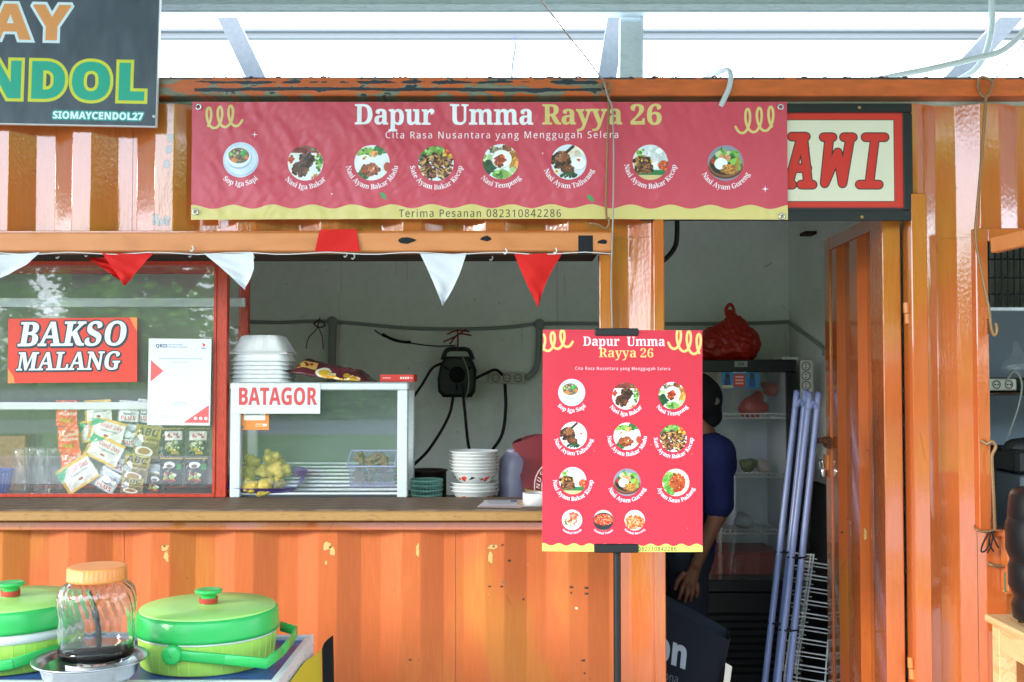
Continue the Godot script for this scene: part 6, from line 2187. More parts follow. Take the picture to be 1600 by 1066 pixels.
	for k in 2:
		var z: float = wr[k][1]
		t = thing("wire_rack", wr[k][0], "wire rack", Vector3(1.1741, 0.5586, -0.72) * Vector3(1, 0, 1) + Vector3(0, 0.05, 0), "white wire racks")
		var tl: Vector3; var tr: Vector3; var bl: Vector3; var br: Vector3
		if k == 0:
			tl = Vector3(1.2448, 0.8111, -1.08); tr = Vector3(1.3827, 0.8011, -0.98); bl = Vector3(1.1565, 0.3356, -1.02); br = Vector3(1.3278, 0.3314, -0.92)
		else:
			tl = Vector3(1.2459, 0.8246, -1.2); tr = Vector3(1.3196, 0.8232, -1.14); bl = Vector3(1.1808, 0.3416, -1.16); br = Vector3(1.2321, 0.341, -1.1)
		for j in 10:
			var f := j / 9.0
			st = new_st(true)
			tube(st, [tl.lerp(bl, f), tr.lerp(br, f)], 0.0035, 6)
			tube(st, [tl.lerp(bl, f) + Vector3(0.008, -0.014, 0.02), tr.lerp(br, f) + Vector3(0.008, -0.014, 0.02)], 0.0025, 6)
			part(st, "cross_wire", M.white_plastic, t)
		for j in 4:
			var f: float = [0.0, 0.07, 0.86, 1.0][j]
			st = new_st(true)
			tube(st, curve([tl.lerp(tr, f) + Vector3(0, 0.006, 0), tl.lerp(tr, f).lerp(bl.lerp(br, f), 0.5), bl.lerp(br, f), bl.lerp(br, f) + Vector3(0.008, -0.012, 0.012)], 3), 0.004, 6)
			part(st, "upright", M.white_plastic, t)
		for f in [0.0, 1.0]:
			var p := bl.lerp(br, f)
			st = new_st(true)
			tube(st, [p, Vector3(p.x - 0.03, 0.05, p.z + 0.02)], 0.004, 6)
			part(st, "leg", M.white_plastic, t)
	# something dark stands behind the racks: a folded tabletop
	org = Vector3(1.40, 0.05, -1.0)
	st = new_st()
	box(st, Vector3(-0.012, 0, -0.5), Vector3(0.012, 1.05, 0.25), 0.004, Transform3D(Basis(Vector3(0, 0, 1), deg_to_rad(-4)), Vector3(1.40, 0.05, -1.15)))
	solo(st, "folded_tabletop", mat("24211f", 0.5), "dark folded tabletop leaning on the side wall behind the racks", "tabletop")
	# black tote bag on a crate just inside the door
	t = thing("black_tote_bag", "black cloth tote bag with pale lettering inside the doorway", "bag", Vector3(0.6677, 0.05, -0.35))
	st = new_st(true)
	var ta := Vector3(0.4862, 0.8133, -0.33); var tb := Vector3(0.7755, 0.6599, -0.3); var tc := Vector3(0.6985, 0.384, -0.24); var td := Vector3(0.453, 0.3776, -0.26)
	sheet(st, 18, 18, func(u: float, v: float) -> Vector3:
		var p := ta.lerp(tb, u).lerp(td.lerp(tc, u), v)
		return p + Vector3(0, 0, 0.02 * sin(u * PI) + 0.008 * sin(u * 9.0 + v * 4.0)), 0.003)
	part(st, "front", M.tote, t)
	st = new_st(true)
	sheet(st, 8, 12, func(u: float, v: float) -> Vector3:
		var p := tb.lerp(tb + Vector3(0.03, 0.01, -0.11), u).lerp(tc.lerp(tc + Vector3(0.03, 0, -0.11), u), v)
		return p + Vector3(0.008 * sin(u * 6.0), 0, 0), 0.003)
	part(st, "gusset", M.cloth_dark, t)
	st = new_st(true)
	sheet(st, 10, 12, func(u: float, v: float) -> Vector3: return ta.lerp(tb, u).lerp(td.lerp(tc, u), v) + Vector3(0.02, 0.012, -0.12), 0.003)
	part(st, "back", M.cloth_dark, t)
	part(box_st(td + Vector3(0.0, -0.02, -0.13), tc + Vector3(0.02, 0.0, 0.0)), "base", M.cloth_dark, t)
	org = Vector3(0.6361, 0.05, -0.33)
	st = new_st()
	var cx0 := 0.4395; var cx1 := 0.7634
	box(st, Vector3(cx0, 0.05, -0.48), Vector3(cx1, 0.3754 - 0.021, -0.20), 0.006)
	solo(st, "low_crate", M.black_matt, "low dark crate under the black tote bag", "crate")
	org = Vector3(0.7747, 0.5462, -0.3)
	st = new_st(true)
	sheet(st, 6, 12, func(u: float, v: float) -> Vector3:
		var p := Vector3(0.7599, 0.5859, -0.27).lerp(Vector3(0.7825, 0.5724, -0.27), u)
		var q := Vector3(0.7257, 0.4062, -0.24).lerp(Vector3(0.7437, 0.4062, -0.24), u)
		return p.lerp(q, v) + Vector3(0, 0, 0.01 * sin(v * 5.0)), 0.001)
	solo(st, "paper_scrap", mat("c8c0b0", 0.8), "crumpled strip of pale paper hanging beside the black tote", "paper")

func person() -> void:
	# stands inside in profile, facing left, the near arm hanging; mostly behind the menu poster
	var b := Vector3(0.8342, 0.05, -1.25)
	var t := thing("person", "person in a black cap and navy shirt standing behind the menu poster", "person", b)
	var P := func(x: float, y: float, z: float) -> Vector3: return b + Vector3(x, y - 0.05, z)
	var hip_n: Vector3 = P.call(-0.07, 0.80, 0.08); var hip_f: Vector3 = P.call(-0.07, 0.80, -0.08)
	var sh_n: Vector3 = P.call(0.055, 1.27, 0.155); var sh_f: Vector3 = P.call(0.045, 1.27, -0.155)
	var el: Vector3 = P.call(0.045, 1.00, 0.19); var wr: Vector3 = P.call(-0.045, 0.80, 0.20)
	var el2: Vector3 = P.call(-0.06, 1.02, -0.19); var wr2: Vector3 = P.call(-0.24, 0.98, -0.12)
	var neck: Vector3 = P.call(0.02, 1.33, 0); var head: Vector3 = P.call(-0.005, 1.475, 0)
	var bones := [
		[P.call(-0.07, 0.84, 0), P.call(-0.03, 1.05, 0), 0.115, 0.11], [P.call(-0.03, 1.05, 0), P.call(0.03, 1.22, 0), 0.11, 0.115], [sh_n, sh_f, 0.062, 0.062], [P.call(0.045, 1.27, 0), P.call(0.012, 1.40, 0), 0.062, 0.050],
		[head + Vector3(0.012, 0.03, 0), head + Vector3(-0.02, -0.035, 0), 0.088, 0.07], [head + Vector3(-0.05, -0.07, 0), head + Vector3(-0.065, -0.085, 0), 0.035, 0.026], [head + Vector3(-0.085, -0.005, 0), head + Vector3(-0.104, -0.03, 0), 0.012, 0.015],
		[head + Vector3(0.005, -0.01, 0.078), head + Vector3(0.0, -0.04, 0.078), 0.016, 0.011], [head + Vector3(-0.086, -0.062, -0.012), head + Vector3(-0.086, -0.062, 0.012), 0.010, 0.010],
		[sh_n, el, 0.048, 0.038], [el, wr, 0.038, 0.026], [sh_f, el2, 0.048, 0.038], [el2, wr2, 0.038, 0.026],
		[hip_n, P.call(-0.06, 0.46, 0.085), 0.085, 0.058], [P.call(-0.06, 0.46, 0.085), P.call(0.04, 0.12, 0.085), 0.056, 0.040], [P.call(0.04, 0.10, 0.085), P.call(-0.12, 0.085, 0.095), 0.042, 0.034],
		[hip_f, P.call(-0.08, 0.46, -0.085), 0.085, 0.058], [P.call(-0.08, 0.46, -0.085), P.call(0.02, 0.12, -0.085), 0.056, 0.040], [P.call(0.02, 0.10, -0.085), P.call(-0.14, 0.085, -0.095), 0.042, 0.034]]
	# near hand: palm and five fingers hanging, slightly curled
	var hand := []
	var palm := wr + Vector3(-0.022, -0.075, 0.0)
	hand.append([wr + Vector3(-0.004, -0.02, 0), palm + Vector3(0, 0, 0), 0.024, 0.026, Vector3(1, 1, 1.35)])
	hand.append([wr + Vector3(-0.014, -0.02, 0), palm + Vector3(-0.018, 0, 0), 0.020, 0.020, Vector3(1, 1, 1.3)])
	for k in 4:
		var o := palm + Vector3(-0.034 + k * 0.020, -0.012 - 0.004 * (1.5 - absf(k - 1.5)), 0.0)
		var l: float = [0.032, 0.037, 0.034, 0.027][k]
		var a := o + Vector3(-0.004 + (k - 1.5) * 0.003, -l, 0.004)
		var e := a + Vector3(-0.006 + (k - 1.5) * 0.002, -l * 0.85, -0.006)
		hand.append([o, a, 0.0100, 0.0090])
		hand.append([a, e, 0.0088, 0.0072])
	hand.append([palm + Vector3(-0.034, 0.035, 0.008), palm + Vector3(-0.062, 0.004, 0.014), 0.013, 0.010])
	hand.append([palm + Vector3(-0.062, 0.004, 0.014), palm + Vector3(-0.070, -0.028, 0.012), 0.010, 0.008])
	hand.append([el.lerp(wr, 0.75), wr, 0.029, 0.026])
	part(body_st(hand, 0.0036, 0.006, none, body_st(bones, 0.0125, 0.014)), "body", M.skin, t)
	var cloth := [[P.call(-0.07, 0.80, 0), P.call(-0.03, 1.05, 0), 0.138, 0.132], [P.call(-0.03, 1.05, 0), P.call(0.04, 1.22, 0), 0.132, 0.135], [sh_n, sh_f, 0.080, 0.080],
		[sh_n, sh_n.lerp(el, 0.80) + Vector3(0.006, 0, 0), 0.074, 0.070], [sh_f, sh_f.lerp(el2, 0.80), 0.074, 0.070]]
	var ws := FastNoiseLite.new()
	ws.frequency = 1.0
	part(body_st(cloth, 0.012, 0.035, func(p: Vector3) -> float: return 0.012 * absf(ws.get_noise_3d(p.x * 14, p.y * 8 + p.x * 10, p.z * 14)) + 0.004 * ws.get_noise_3d(p.x * 30, p.y * 16, p.z * 30)), "shirt", M.navy, t)
	var pants := [[P.call(-0.07, 0.86, 0), P.call(-0.07, 0.80, 0), 0.125, 0.13], [hip_n, P.call(-0.06, 0.46, 0.085), 0.104, 0.080], [P.call(-0.06, 0.46, 0.085), P.call(0.04, 0.14, 0.085), 0.080, 0.068], [hip_f, P.call(-0.08, 0.46, -0.085), 0.104, 0.080], [P.call(-0.08, 0.46, -0.085), P.call(0.02, 0.14, -0.085), 0.080, 0.068]]
	part(body_st(pants, 0.014, 0.03, func(p: Vector3) -> float: return 0.008 * ws.get_noise_3d(p.x * 12, p.y * 10, p.z * 12)), "trousers", M.cloth_dark, t)
	var cp := part(body_st([[head + Vector3(0.012, 0.035, 0), head + Vector3(0.0, 0.05, 0), 0.104, 0.100], [head + Vector3(0.03, 0.0, 0), head + Vector3(0.055, -0.045, 0), 0.085, 0.06], [head + Vector3(-0.08, 0.035, 0), head + Vector3(-0.16, 0.015, 0), 0.03, 0.012, Vector3(1, 2.4, 0.5)]], 0.010, 0.02), "cap", M.cap, t)
	part(lathe_up(head + Vector3(0.072, 0.02, 0.0835), [[0.017, -0.02], [0.017, 0.0], [0.015, 0.002], [0, 0.002]]), "cap_badge", mat("4a4640", 0.6), cp)
	var pr := new_st()
	var pc: Vector3 = P.call(-0.055, 1.20, 0.142)
	for q in [[0, 0, 0.012], [0.012, 0.018, 0.009], [-0.01, -0.022, 0.010], [0.006, -0.04, 0.008]]:
		box(pr, pc + Vector3(q[0] - q[2], q[1] - q[2] * 0.6, -0.002), pc + Vector3(q[0] + q[2], q[1] + q[2] * 0.6, 0.0015), 0.0, )
	part(pr, "shirt_print", mat("c8ccd4", 0.7), t)

# ---------------------------------------------------------------- the neighbouring stall at the right edge
func hook_rod(called: String, label: String, pts: Array, r: float) -> void:
	org = pts[0]
	solo(tube_st(curve(pts, 6), r, 10), called, M.rod, label, "rod")

func build_right_stall() -> void:
	var t := thing("stall_hatch", "orange framed hatch of the next stall at the right edge", "hatch", Vector3(1.7506, 1.5787, 0))
	var x0 := 1.5502
	for f in [[Vector3(x0, 1.0938, -0.06), Vector3(1.5906, 2.1003, 0.010)], [Vector3(1.5917, 2.0552, -0.06), Vector3(2.6, 2.0993, 0.010)], [Vector3(1.5917, 1.0706, -0.06), Vector3(2.6, 1.0959, 0.010)]]:
		part(box_st(f[0], f[1], 0.003), "frame", M.paint, t)
	var fl := new_st()
	var pa := Vector3(1.5876, 2.0341, 0.06); var pb := Vector3(1.7058, 2.0546, 0.42)
	bar(fl, pa, pb, 0.03, 0.05, Vector3.UP, 0.003)
	part(fl, "flap_arm", M.beam_paint, t)
	for y in [1.7705, 1.1107]:
		var st := new_st(true)
		tube(st, [Vector3(1.5908, y - 0.025, 0.012), Vector3(1.5908, y + 0.025, 0.012)], 0.006, 8)
		part(st, "hinge", M.rust, t)
	# black wire guard in the opening
	var zg := -0.16
	var g := thing("wire_guard", "black wire guard across the top of the next stall's hatch", "grille", Vector3(1.835, 1.9802, -0.16))
	for k in 26:
		var st := new_st(true)
		var x := lerpf(1.6682, 1.6682 + 0.55, k / 25.0)
		tube(st, [Vector3(x, 2.07, zg), Vector3(x, 1.8457, zg)], 0.0028, 6)
		part(st, "bar", M.rubber, g)
	for py in [2.0139, 1.9488, 1.8905]:
		var st := new_st(true)
		tube(st, [Vector3(1.6637, py, zg - 0.006), Vector3(1.6682 + 0.56, py, zg - 0.006)], 0.003, 6)
		part(st, "cross_bar", M.rubber, g)
	part(box_st(Vector3(1.6637, 1.8323, zg - 0.01), Vector3(1.6682 + 0.56, 1.8446, zg + 0.012), 0.002), "shelf_edge", M.steel_grey, g)
	# shelves and sundries inside, dimly seen
	var s := thing("stall_shelf", "dark shelf unit inside the next stall", "shelf unit", Vector3(2.1918, 1.5739, -0.8))
	for py in [1.6, 1.5426, 1.3137]:
		part(box_st(Vector3(1.60, py - 0.012, -1.0), Vector3(2.58, py, -0.6), 0.002), "board", M.wood_dark, s)
	for x in [1.61, 2.56]:
		part(box_st(Vector3(x - 0.01, 0.05, -1.02), Vector3(x + 0.01, 1.9, -1.0), 0.001), "side", M.wood_dark, s)
	part(box_st(Vector3(1.60, 0.055, -1.045), Vector3(2.58, 1.9, -1.021)), "back", mat("8c98ac", 0.6), s)
	org = Vector3(2.0171, 1.7404, -0.7)
	var bag := Vector3(2.0447, 1.6774, -0.75)
	bag.y = 1.6 + 0.05
	solo(body_st([[bag + Vector3(-0.04, -0.01, 0), bag + Vector3(0.05, -0.01, 0), 0.035, 0.038], [bag, bag + Vector3(-0.01, 0.09, 0), 0.04, 0.012]], 0.011, 0.02), "clear_bag", pane(0.12, "c8d0d4", 0.1), "knotted clear plastic bag on the next stall's shelf", "bag")
	socket_strip("socket_strip", "white two-way socket strip on the next stall's shelf edge", Vector3(1.8933, 1.5727, -0.59), 0.11, 0.045, false, 2)
	cable("white_cable", "thin grey cable looping from the next stall's socket strip", [Vector3(1.8954, 1.5804, -0.54), Vector3(1.9187, 1.6244, -0.52), Vector3(1.9378, 1.5757, -0.5), Vector3(1.9192, 1.4786, -0.5), Vector3(1.8736, 1.3574, -0.5), Vector3(1.8482, 1.2849, -0.5)], 0.004, M.pipe)
	# iron hooks and wires at the hatch
	hook_rod("hook_rod", "long bent iron rod hanging beside the next stall's hatch", [Vector3(1.5831, 2.5438, 0.03), Vector3(1.5649, 2.3245, 0.03), Vector3(1.5453, 2.1523, 0.035), Vector3(1.5376, 2.0621, 0.04), Vector3(1.5526, 1.9378, 0.05), Vector3(1.5677, 1.8313, 0.06), Vector3(1.5751, 1.7639, 0.06), Vector3(1.5853, 1.7387, 0.06), Vector3(1.5939, 1.7555, 0.06), Vector3(1.5901, 1.7787, 0.06)], 0.005)
	hook_rod("hook_rod", "short iron hook rod pinned beside the black cooker", [Vector3(1.5534, 1.3924, 0.02), Vector3(1.5678, 1.3807, 0.035), Vector3(1.5805, 1.3894, 0.04), Vector3(1.5929, 1.3726, 0.04), Vector3(1.582, 1.3474, 0.04), Vector3(1.5795, 1.3264, 0.04), Vector3(1.584, 1.2006, 0.04), Vector3(1.5911, 1.0987, 0.03)], 0.0055)
	org = Vector3(1.5987, 2.5745, 0.02)
	solo(tube_st(curve([Vector3(1.5601, 2.5767, 0.02), Vector3(1.5625, 2.5998, 0.03), Vector3(1.5838, 2.5984, 0.035), Vector3(1.605, 2.5782, 0.03), Vector3(1.5938, 2.5481, 0.03), Vector3(1.5808, 2.5351, 0.03), Vector3(1.5639, 2.5481, 0.03), Vector3(1.5601, 2.5767, 0.02)], 6), 0.005, 10), "eye_ring", M.rod, "rusty iron ring bolted on the top rail at the right", "ring")
	cable("stay_wire", "thin steel wire running up from the iron ring at the right", [Vector3(1.6029, 2.5825, 0.03), Vector3(1.5088, 2.5534, 0.35), Vector3(1.3907, 2.5104, 0.7), Vector3(1.2245, 2.4494, 1.2)], 0.0022, M.wire, 6)
	org = Vector3(1.5716, 1.0631, 0.03)
	var kn := new_st(true)
	for e in [[[1545, 832], [1535, 850], [1533, 862], [1541, 858], [1546, 842]], [[1548, 832], [1545, 848], [1552, 862]], [[1550, 835], [1556, 850], [1560, 856]], [[1552, 832], [1548, 852], [1542, 864]]]:
		var q := []
		for p in e:
			q.append(Vector3(1.5716, 1.0631, 0.03) + Vector3((p[0] - 1546.0) * 0.00212, -(p[1] - 845.0) * 0.00212, 0.004))
		tube(kn, curve(q, 4), 0.0028, 6)
	solo(kn, "knotted_strap", M.rubber, "black strap knotted on the latch below the hook rod", "strap")
	org = Vector3(1.5428, 1.1015, 0.02)
	solo(tube_st(curve([Vector3(1.5367, 1.1072, 0), Vector3(1.5343, 1.0973, 0.02), Vector3(1.5531, 1.0917, 0.025), Vector3(1.5763, 1.0945, 0.03), Vector3(1.5932, 1.0987, 0.03)]), 0.004, 8), "latch_pin", M.rod, "bent iron latch pin under the next stall's hatch", "pin")
	org = Vector3(1.5833, 0.9839, 0.02)
	solo(tube_st(curve([Vector3(1.5816, 0.9847, 0), Vector3(1.5746, 0.9836, 0.03), Vector3(1.5998, 0.9794, 0.03), Vector3(1.6125, 0.9815, 0.03)]), 0.006, 8), "wall_peg", M.rod, "short iron peg sticking out below the knotted strap", "peg")
	# small open control box with a green circuit board
	var bx := thing("control_box", "small open orange box with a green circuit board on the wall", "control box", Vector3(1.6603, 0.9953, 0))
	part(box_st(Vector3(1.6292, 0.8858, -0.01), Vector3(1.7159, 1.0889, 0.02), 0.003), "back", M.beam_paint, bx)
	part(box_st(Vector3(1.6249, 0.8958, -0.008), Vector3(1.6399, 1.0945, 0.045), 0.003), "side", M.paint, bx)
	part(box_st(Vector3(1.6268, 0.961, 0.021), Vector3(1.7129, 1.0814, 0.026), 0.002), "plate", M.zinc, bx)
	part(box_st(Vector3(1.6373, 0.9766, 0.0262), Vector3(1.6651, 1.0523, 0.028), 0.003), "rust_patch", M.beam_paint, bx)
	var bd := part(box_st(Vector3(1.6216, 0.894, 0.021), Vector3(1.7104, 0.9579, 0.027), 0.001), "circuit_board", mat("3c7a54", 0.4), bx)
	for p in [[Vector3(1.6338, 0.9372, 0.028), 0.007], [Vector3(1.6507, 0.9456, 0.028), 0.006], [Vector3(1.6333, 0.91, 0.028), 0.007], [Vector3(1.6671, 0.9142, 0.028), 0.006], [Vector3(1.6546, 0.9246, 0.028), 0.005]]:
		part(lathe_up(p[0], [[p[1], -0.002], [p[1], 0.010], [p[1] * 0.7, 0.012], [0, 0.012]]), "component", M.steel_grey, bd)
	for p in [Vector3(1.6442, 0.9309, 0.028), Vector3(1.6585, 0.9037, 0.028)]:
		part(box_st(p + Vector3(-0.010, -0.004, -0.001), p + Vector3(0.010, 0.004, 0.008), 0.001), "terminal", mat("2f9a6a", 0.4), bd)
	# pine table standing against the wall, running towards the viewer
	var tx := 1.53
	var ty := 0.8339
	var tb := thing("pine_table", "pale pine table standing at the right edge", "table", Vector3(tx + 0.4, 0, 0.5))
	for k in 4:
		part(box_st(Vector3(tx + k * 0.202, ty - 0.022, 0.08), Vector3(tx + k * 0.202 + 0.200, ty, 1.1), 0.003), "plank", M.pine, tb)
	part(box_st(Vector3(tx + 0.02, ty - 0.105, 0.145), Vector3(tx + 0.042, ty - 0.023, 1.04), 0.002), "apron", M.pine, tb)
	part(box_st(Vector3(tx + 0.085, ty - 0.105, 0.10), Vector3(tx + 0.74, ty - 0.023, 0.122), 0.002), "apron", M.pine, tb)
	for p in [[0.02, 0.09], [0.73, 0.09], [0.02, 1.045], [0.73, 1.045]]:
		part(box_st(Vector3(tx + p[0], 0.0, p[1]), Vector3(tx + p[0] + 0.055, ty - 0.0225, p[1] + 0.05), 0.002), "leg", M.pine, tb)
	# black appliance stack on the table: cooker body with feet, lid and a smaller one on top
	var ax := 1.6577
	var a := thing("black_cooker", "stacked black plastic cooker on the pine table at the right edge", "cooker", Vector3(ax, ty, 0.2))
	var c := Vector3(ax, ty, 0.24)
	part(lathe_st(c, [[0, 0.015], [0.085, 0.012], [0.100, 0.02], [0.104, 0.06], [0.095, 0.085, 1], [0.098, 0.09], [0.112, 0.12], [0.112, 0.18], [0.104, 0.20, 1], [0.108, 0.205], [0.118, 0.23], [0.118, 0.31], [0.110, 0.33, 1], [0.112, 0.335], [0.106, 0.40], [0.095, 0.42], [0, 0.43]], 40), "body", M.black, a)
	for k in 4:
		var q := TAU * k / 4.0 + 0.6
		part(lathe_st(c + Vector3(cos(q) * 0.075, 0.0, sin(q) * 0.075), [[0, 0], [0.010, 0.0], [0.012, 0.013], [0, 0.013]], 12), "foot", M.rubber, a)
	var e := thing("black_appliance", "black rounded appliance with small pale lettering inside the next stall's hatch", "appliance", Vector3(1.8073, 1.2681, -0.22))
	var ec := Vector3(1.8494, 1.2641, -0.24)
	part(box_st(ec + Vector3(-0.105, 0, -0.09), ec + Vector3(0.12, 0.085, 0.10), 0.012), "body", M.black, e)
	part(body_st([[ec + Vector3(-0.06, 0.075, 0.0), ec + Vector3(0.1, 0.105, 0.0), 0.045, 0.035]], 0.012, 0.02), "lid", M.black, e)
	var lb := new_st()
	plate(lb, 0.10, 0.05, 0.001, put_at(ec + Vector3(0.02, 0.04, 0.1012)))
	part(lb, "label", M.cooker_label, e)
	org = ec + Vector3(0, -0.08, 0)
	solo(box_st(Vector3(ec.x - 0.11, 1.062 + 0.002, -0.36), Vector3(ec.x + 0.35, ec.y - 0.001, -0.10), 0.006), "steel_box", mat("5a6470", 0.35, 0.5, 0.4), "grey steel box under the black appliance in the next stall", "box")

# ---------------------------------------------------------------- vendor's cart with coolers, lower left
func build_cart() -> void:
	var ty := 0.856
	var xr := -0.565
	var z0 := 0.50
	var z1 := 0.98
	var t := thing("vendor_cart", "vendor's cart with blue top and white aluminium edges", "cart", Vector3(-1.3, 0, 0.74))
	part(box_st(Vector3(-2.2, ty - 0.03, z0 + 0.02), Vector3(xr - 0.02, ty, z1 - 0.02)), "top", mottled([[0.2, "2450a8"], [0.5, "1f4494"], [0.8, "3a2a7c"]], 0.008, Vector3(2, 2, 2), 0.35, 0.0, 81), t)
	for f in [[Vector3(-2.2, ty - 0.05, z1 - 0.019), Vector3(xr, ty + 0.012, z1)], [Vector3(-2.2, ty - 0.05, z0), Vector3(xr, ty + 0.012, z0 + 0.019)], [Vector3(xr - 0.019, ty - 0.05, z0 + 0.0195), Vector3(xr, ty + 0.0118, z1 - 0.0195)]]:
		part(box_st(f[0], f[1], 0.0015), "edge", M.alu, t)
	for k in 5:
		part(lathe_x(Vector3(xr, ty - 0.012, lerpf(z0 + 0.03, z1 - 0.03, k / 4.0)), 0.004), "rivet", M.steel_grey, t)
	part(box_st(Vector3(-2.18, 0.25, z1 - 0.045), Vector3(xr - 0.03, ty - 0.051, z1 - 0.03)), "front_panel", M.white_plastic, t)
	for p in [[-2.18, z0 + 0.03], [xr - 0.06, z0 + 0.03], [-2.18, z1 - 0.085], [xr - 0.06, z1 - 0.085]]:
		part(box_st(Vector3(p[0], 0, p[1]), Vector3(p[0] + 0.035, ty - 0.031, p[1] + 0.035), 0.002), "leg", M.alu, t)
	# printed cloth hung on its right side, billowing out at the back
	t = thing("cart_cloth", "yellow printed cloth hung on the cart's right side with black edge", "cloth", Vector3(xr, 0.8, 0.75))
	var st := new_st(true)
	var fn := func(u: float, v: float) -> Vector3:
		var z := lerpf(z1, z0 - 0.02, u)
		var out := 0.006 + 0.012 * smoothstep(0.55, 1.0, u) + 0.012 * v * u
		return Vector3(xr + out, lerpf(ty - 0.022 - 0.012 * smoothstep(0.6, 0.9, u), 0.35, v), z)
	sheet(st, 20, 10, fn, 0.0012)
	part(st, "print", M.cart_cloth, t)
	st = new_st(true)
	sheet(st, 6, 10, func(u: float, v: float) -> Vector3:
		var p: Vector3 = fn.call(1.0, v)
		return p + Vector3(0.002 + u * 0.030, (0.036 * sqrt(u)) * (1 - v), -u * 0.012), 0.0012)
	part(st, "black_edge", M.black_matt, t)
	cooler(Vector3(-0.8007, ty + 0.001, 0.735), 0.184, "lime green cooler tub beside the syrup jar, complete with swing handle", true)
	cooler(Vector3(-1.3232, ty + 0.001, 0.735), 0.184, "lime green cooler tub with a white band at the frame's left edge", false)
	# steel bowl
	var bc := Vector3(-0.9915, 0.8577, 1.04)
	var rb := 0.1307
	t = thing("steel_bowl", "polished steel bowl under the syrup jar", "bowl", bc)
	part(lathe_st(bc, [[0, 0.0], [0.045, 0.0], [0.065, 0.006], [rb * 0.80, 0.048], [rb * 0.86, 0.072], [rb * 0.98, 0.080], [rb, 0.084], [rb * 0.985, 0.086], [rb * 0.86, 0.078], [rb * 0.79, 0.070, 1], [rb * 0.72, 0.045], [0.06, 0.008], [0, 0.004]], 56), "shell", M.brushed, t)
	org = bc - Vector3(0, 0.05, 0)
	solo(box_st(Vector3(bc.x - 0.11, 0, 0.99), Vector3(bc.x + 0.11, bc.y - 0.001, 1.16), 0.004), "stool", M.white_plastic, "white block stand in front of the cart carrying the steel bowl", "stand")
	org = bc + Vector3(0, 0.006, 0)
	solo(lathe_st(bc + Vector3(0, 0.006, 0), [[0, 0], [0.052, 0.0], [0.056, 0.074], [0, 0.075]], 32), "upturned_cup", M.white_plastic, "upturned cup inside the steel bowl holding up the syrup jar", "cup")
	# jar with slanting flutes
	var jc := bc + Vector3(0.013, 0.082, 0)
	var rj := 0.0881
	t = thing("syrup_jar", "fluted glass jar with orange lid and dark syrup in a steel bowl", "jar", jc)
	var flute := func(r: float, y: float, a: float) -> float:
		var f := smoothstep(0.10, 0.125, y) * (1.0 - smoothstep(0.165, 0.18, y))
		return r + 0.0013 * f * sin(a * 26.0 + y * 150.0)
	var gm := mat("f4f8f4", 0.0)
	gm.albedo_color.a = 0.0
	gm.transparency = BaseMaterial3D.TRANSPARENCY_ALPHA
	gm.refraction_enabled = true
	gm.refraction_scale = 0.05
	var prof := [[0, 0.0], [rj * 0.88, 0.0], [rj * 0.96, 0.006], [rj * 0.97, 0.05], [rj * 0.97, 0.10], [rj, 0.113], [rj, 0.128], [rj, 0.142], [rj * 0.985, 0.154], [rj * 0.94, 0.165], [rj * 0.84, 0.175], [rj * 0.72, 0.182], [rj * 0.71, 0.200], [rj * 0.68, 0.200]]
	var inner := []
	for i in range(prof.size() - 2, -1, -1):
		inner.append([maxf(prof[i][0] - 0.0032, 0.0), maxf(prof[i][1], 0.005)])
	inner[inner.size() - 1] = [0, 0.005]
	st = new_st(true)
	lathe(st, jc, prof + inner, 104, flute)
	part(st, "glass", gm, t)
	var syr := mat("1c120c", 0.08)
	part(lathe_st(jc, [[0, 0.0056], [rj * 0.86, 0.0056], [rj * 0.925, 0.012], [rj * 0.93, 0.026], [rj * 0.925, 0.028], [0, 0.027]], 48), "syrup", syr, t)
	st = new_st(true)
	tube(st, curve([jc + Vector3(0.015, 0.02, 0.02), jc + Vector3(0.012, 0.07, 0.02), jc + Vector3(0.002, 0.10, 0.01), jc + Vector3(-0.008, 0.135, 0.0), jc + Vector3(-0.016, 0.155, 0)]), 0.006, 8)
	part(st, "ladle_handle", M.black, t)
	var lid := mat("e8924c", 0.4)
	lid.subsurf_scatter_enabled = true
	lid.subsurf_scatter_strength = 0.1
	part(lathe_st(jc + Vector3(0, 0.184, 0), [[rj * 0.725, 0.0], [rj * 0.77, 0.0], [rj * 0.77, 0.004, 1], [rj * 0.755, 0.005], [rj * 0.755, 0.027], [rj * 0.74, 0.031], [rj * 0.71, 0.0325, 1], [0, 0.0325]], 120, func(r: float, y: float, a: float) -> float: return r + (0.0009 * signf(sin(a * 40.0)) if y > 0.0045 and y < 0.0275 and r > rj * 0.74 else 0.0)), "lid", lid, t)

func lathe_x(c: Vector3, r: float) -> SurfaceTool:
	var st := new_st(true)
	tube(st, [c - Vector3(0.002, 0, 0), c + Vector3(0.002, 0, 0)], r, 8)
	return st

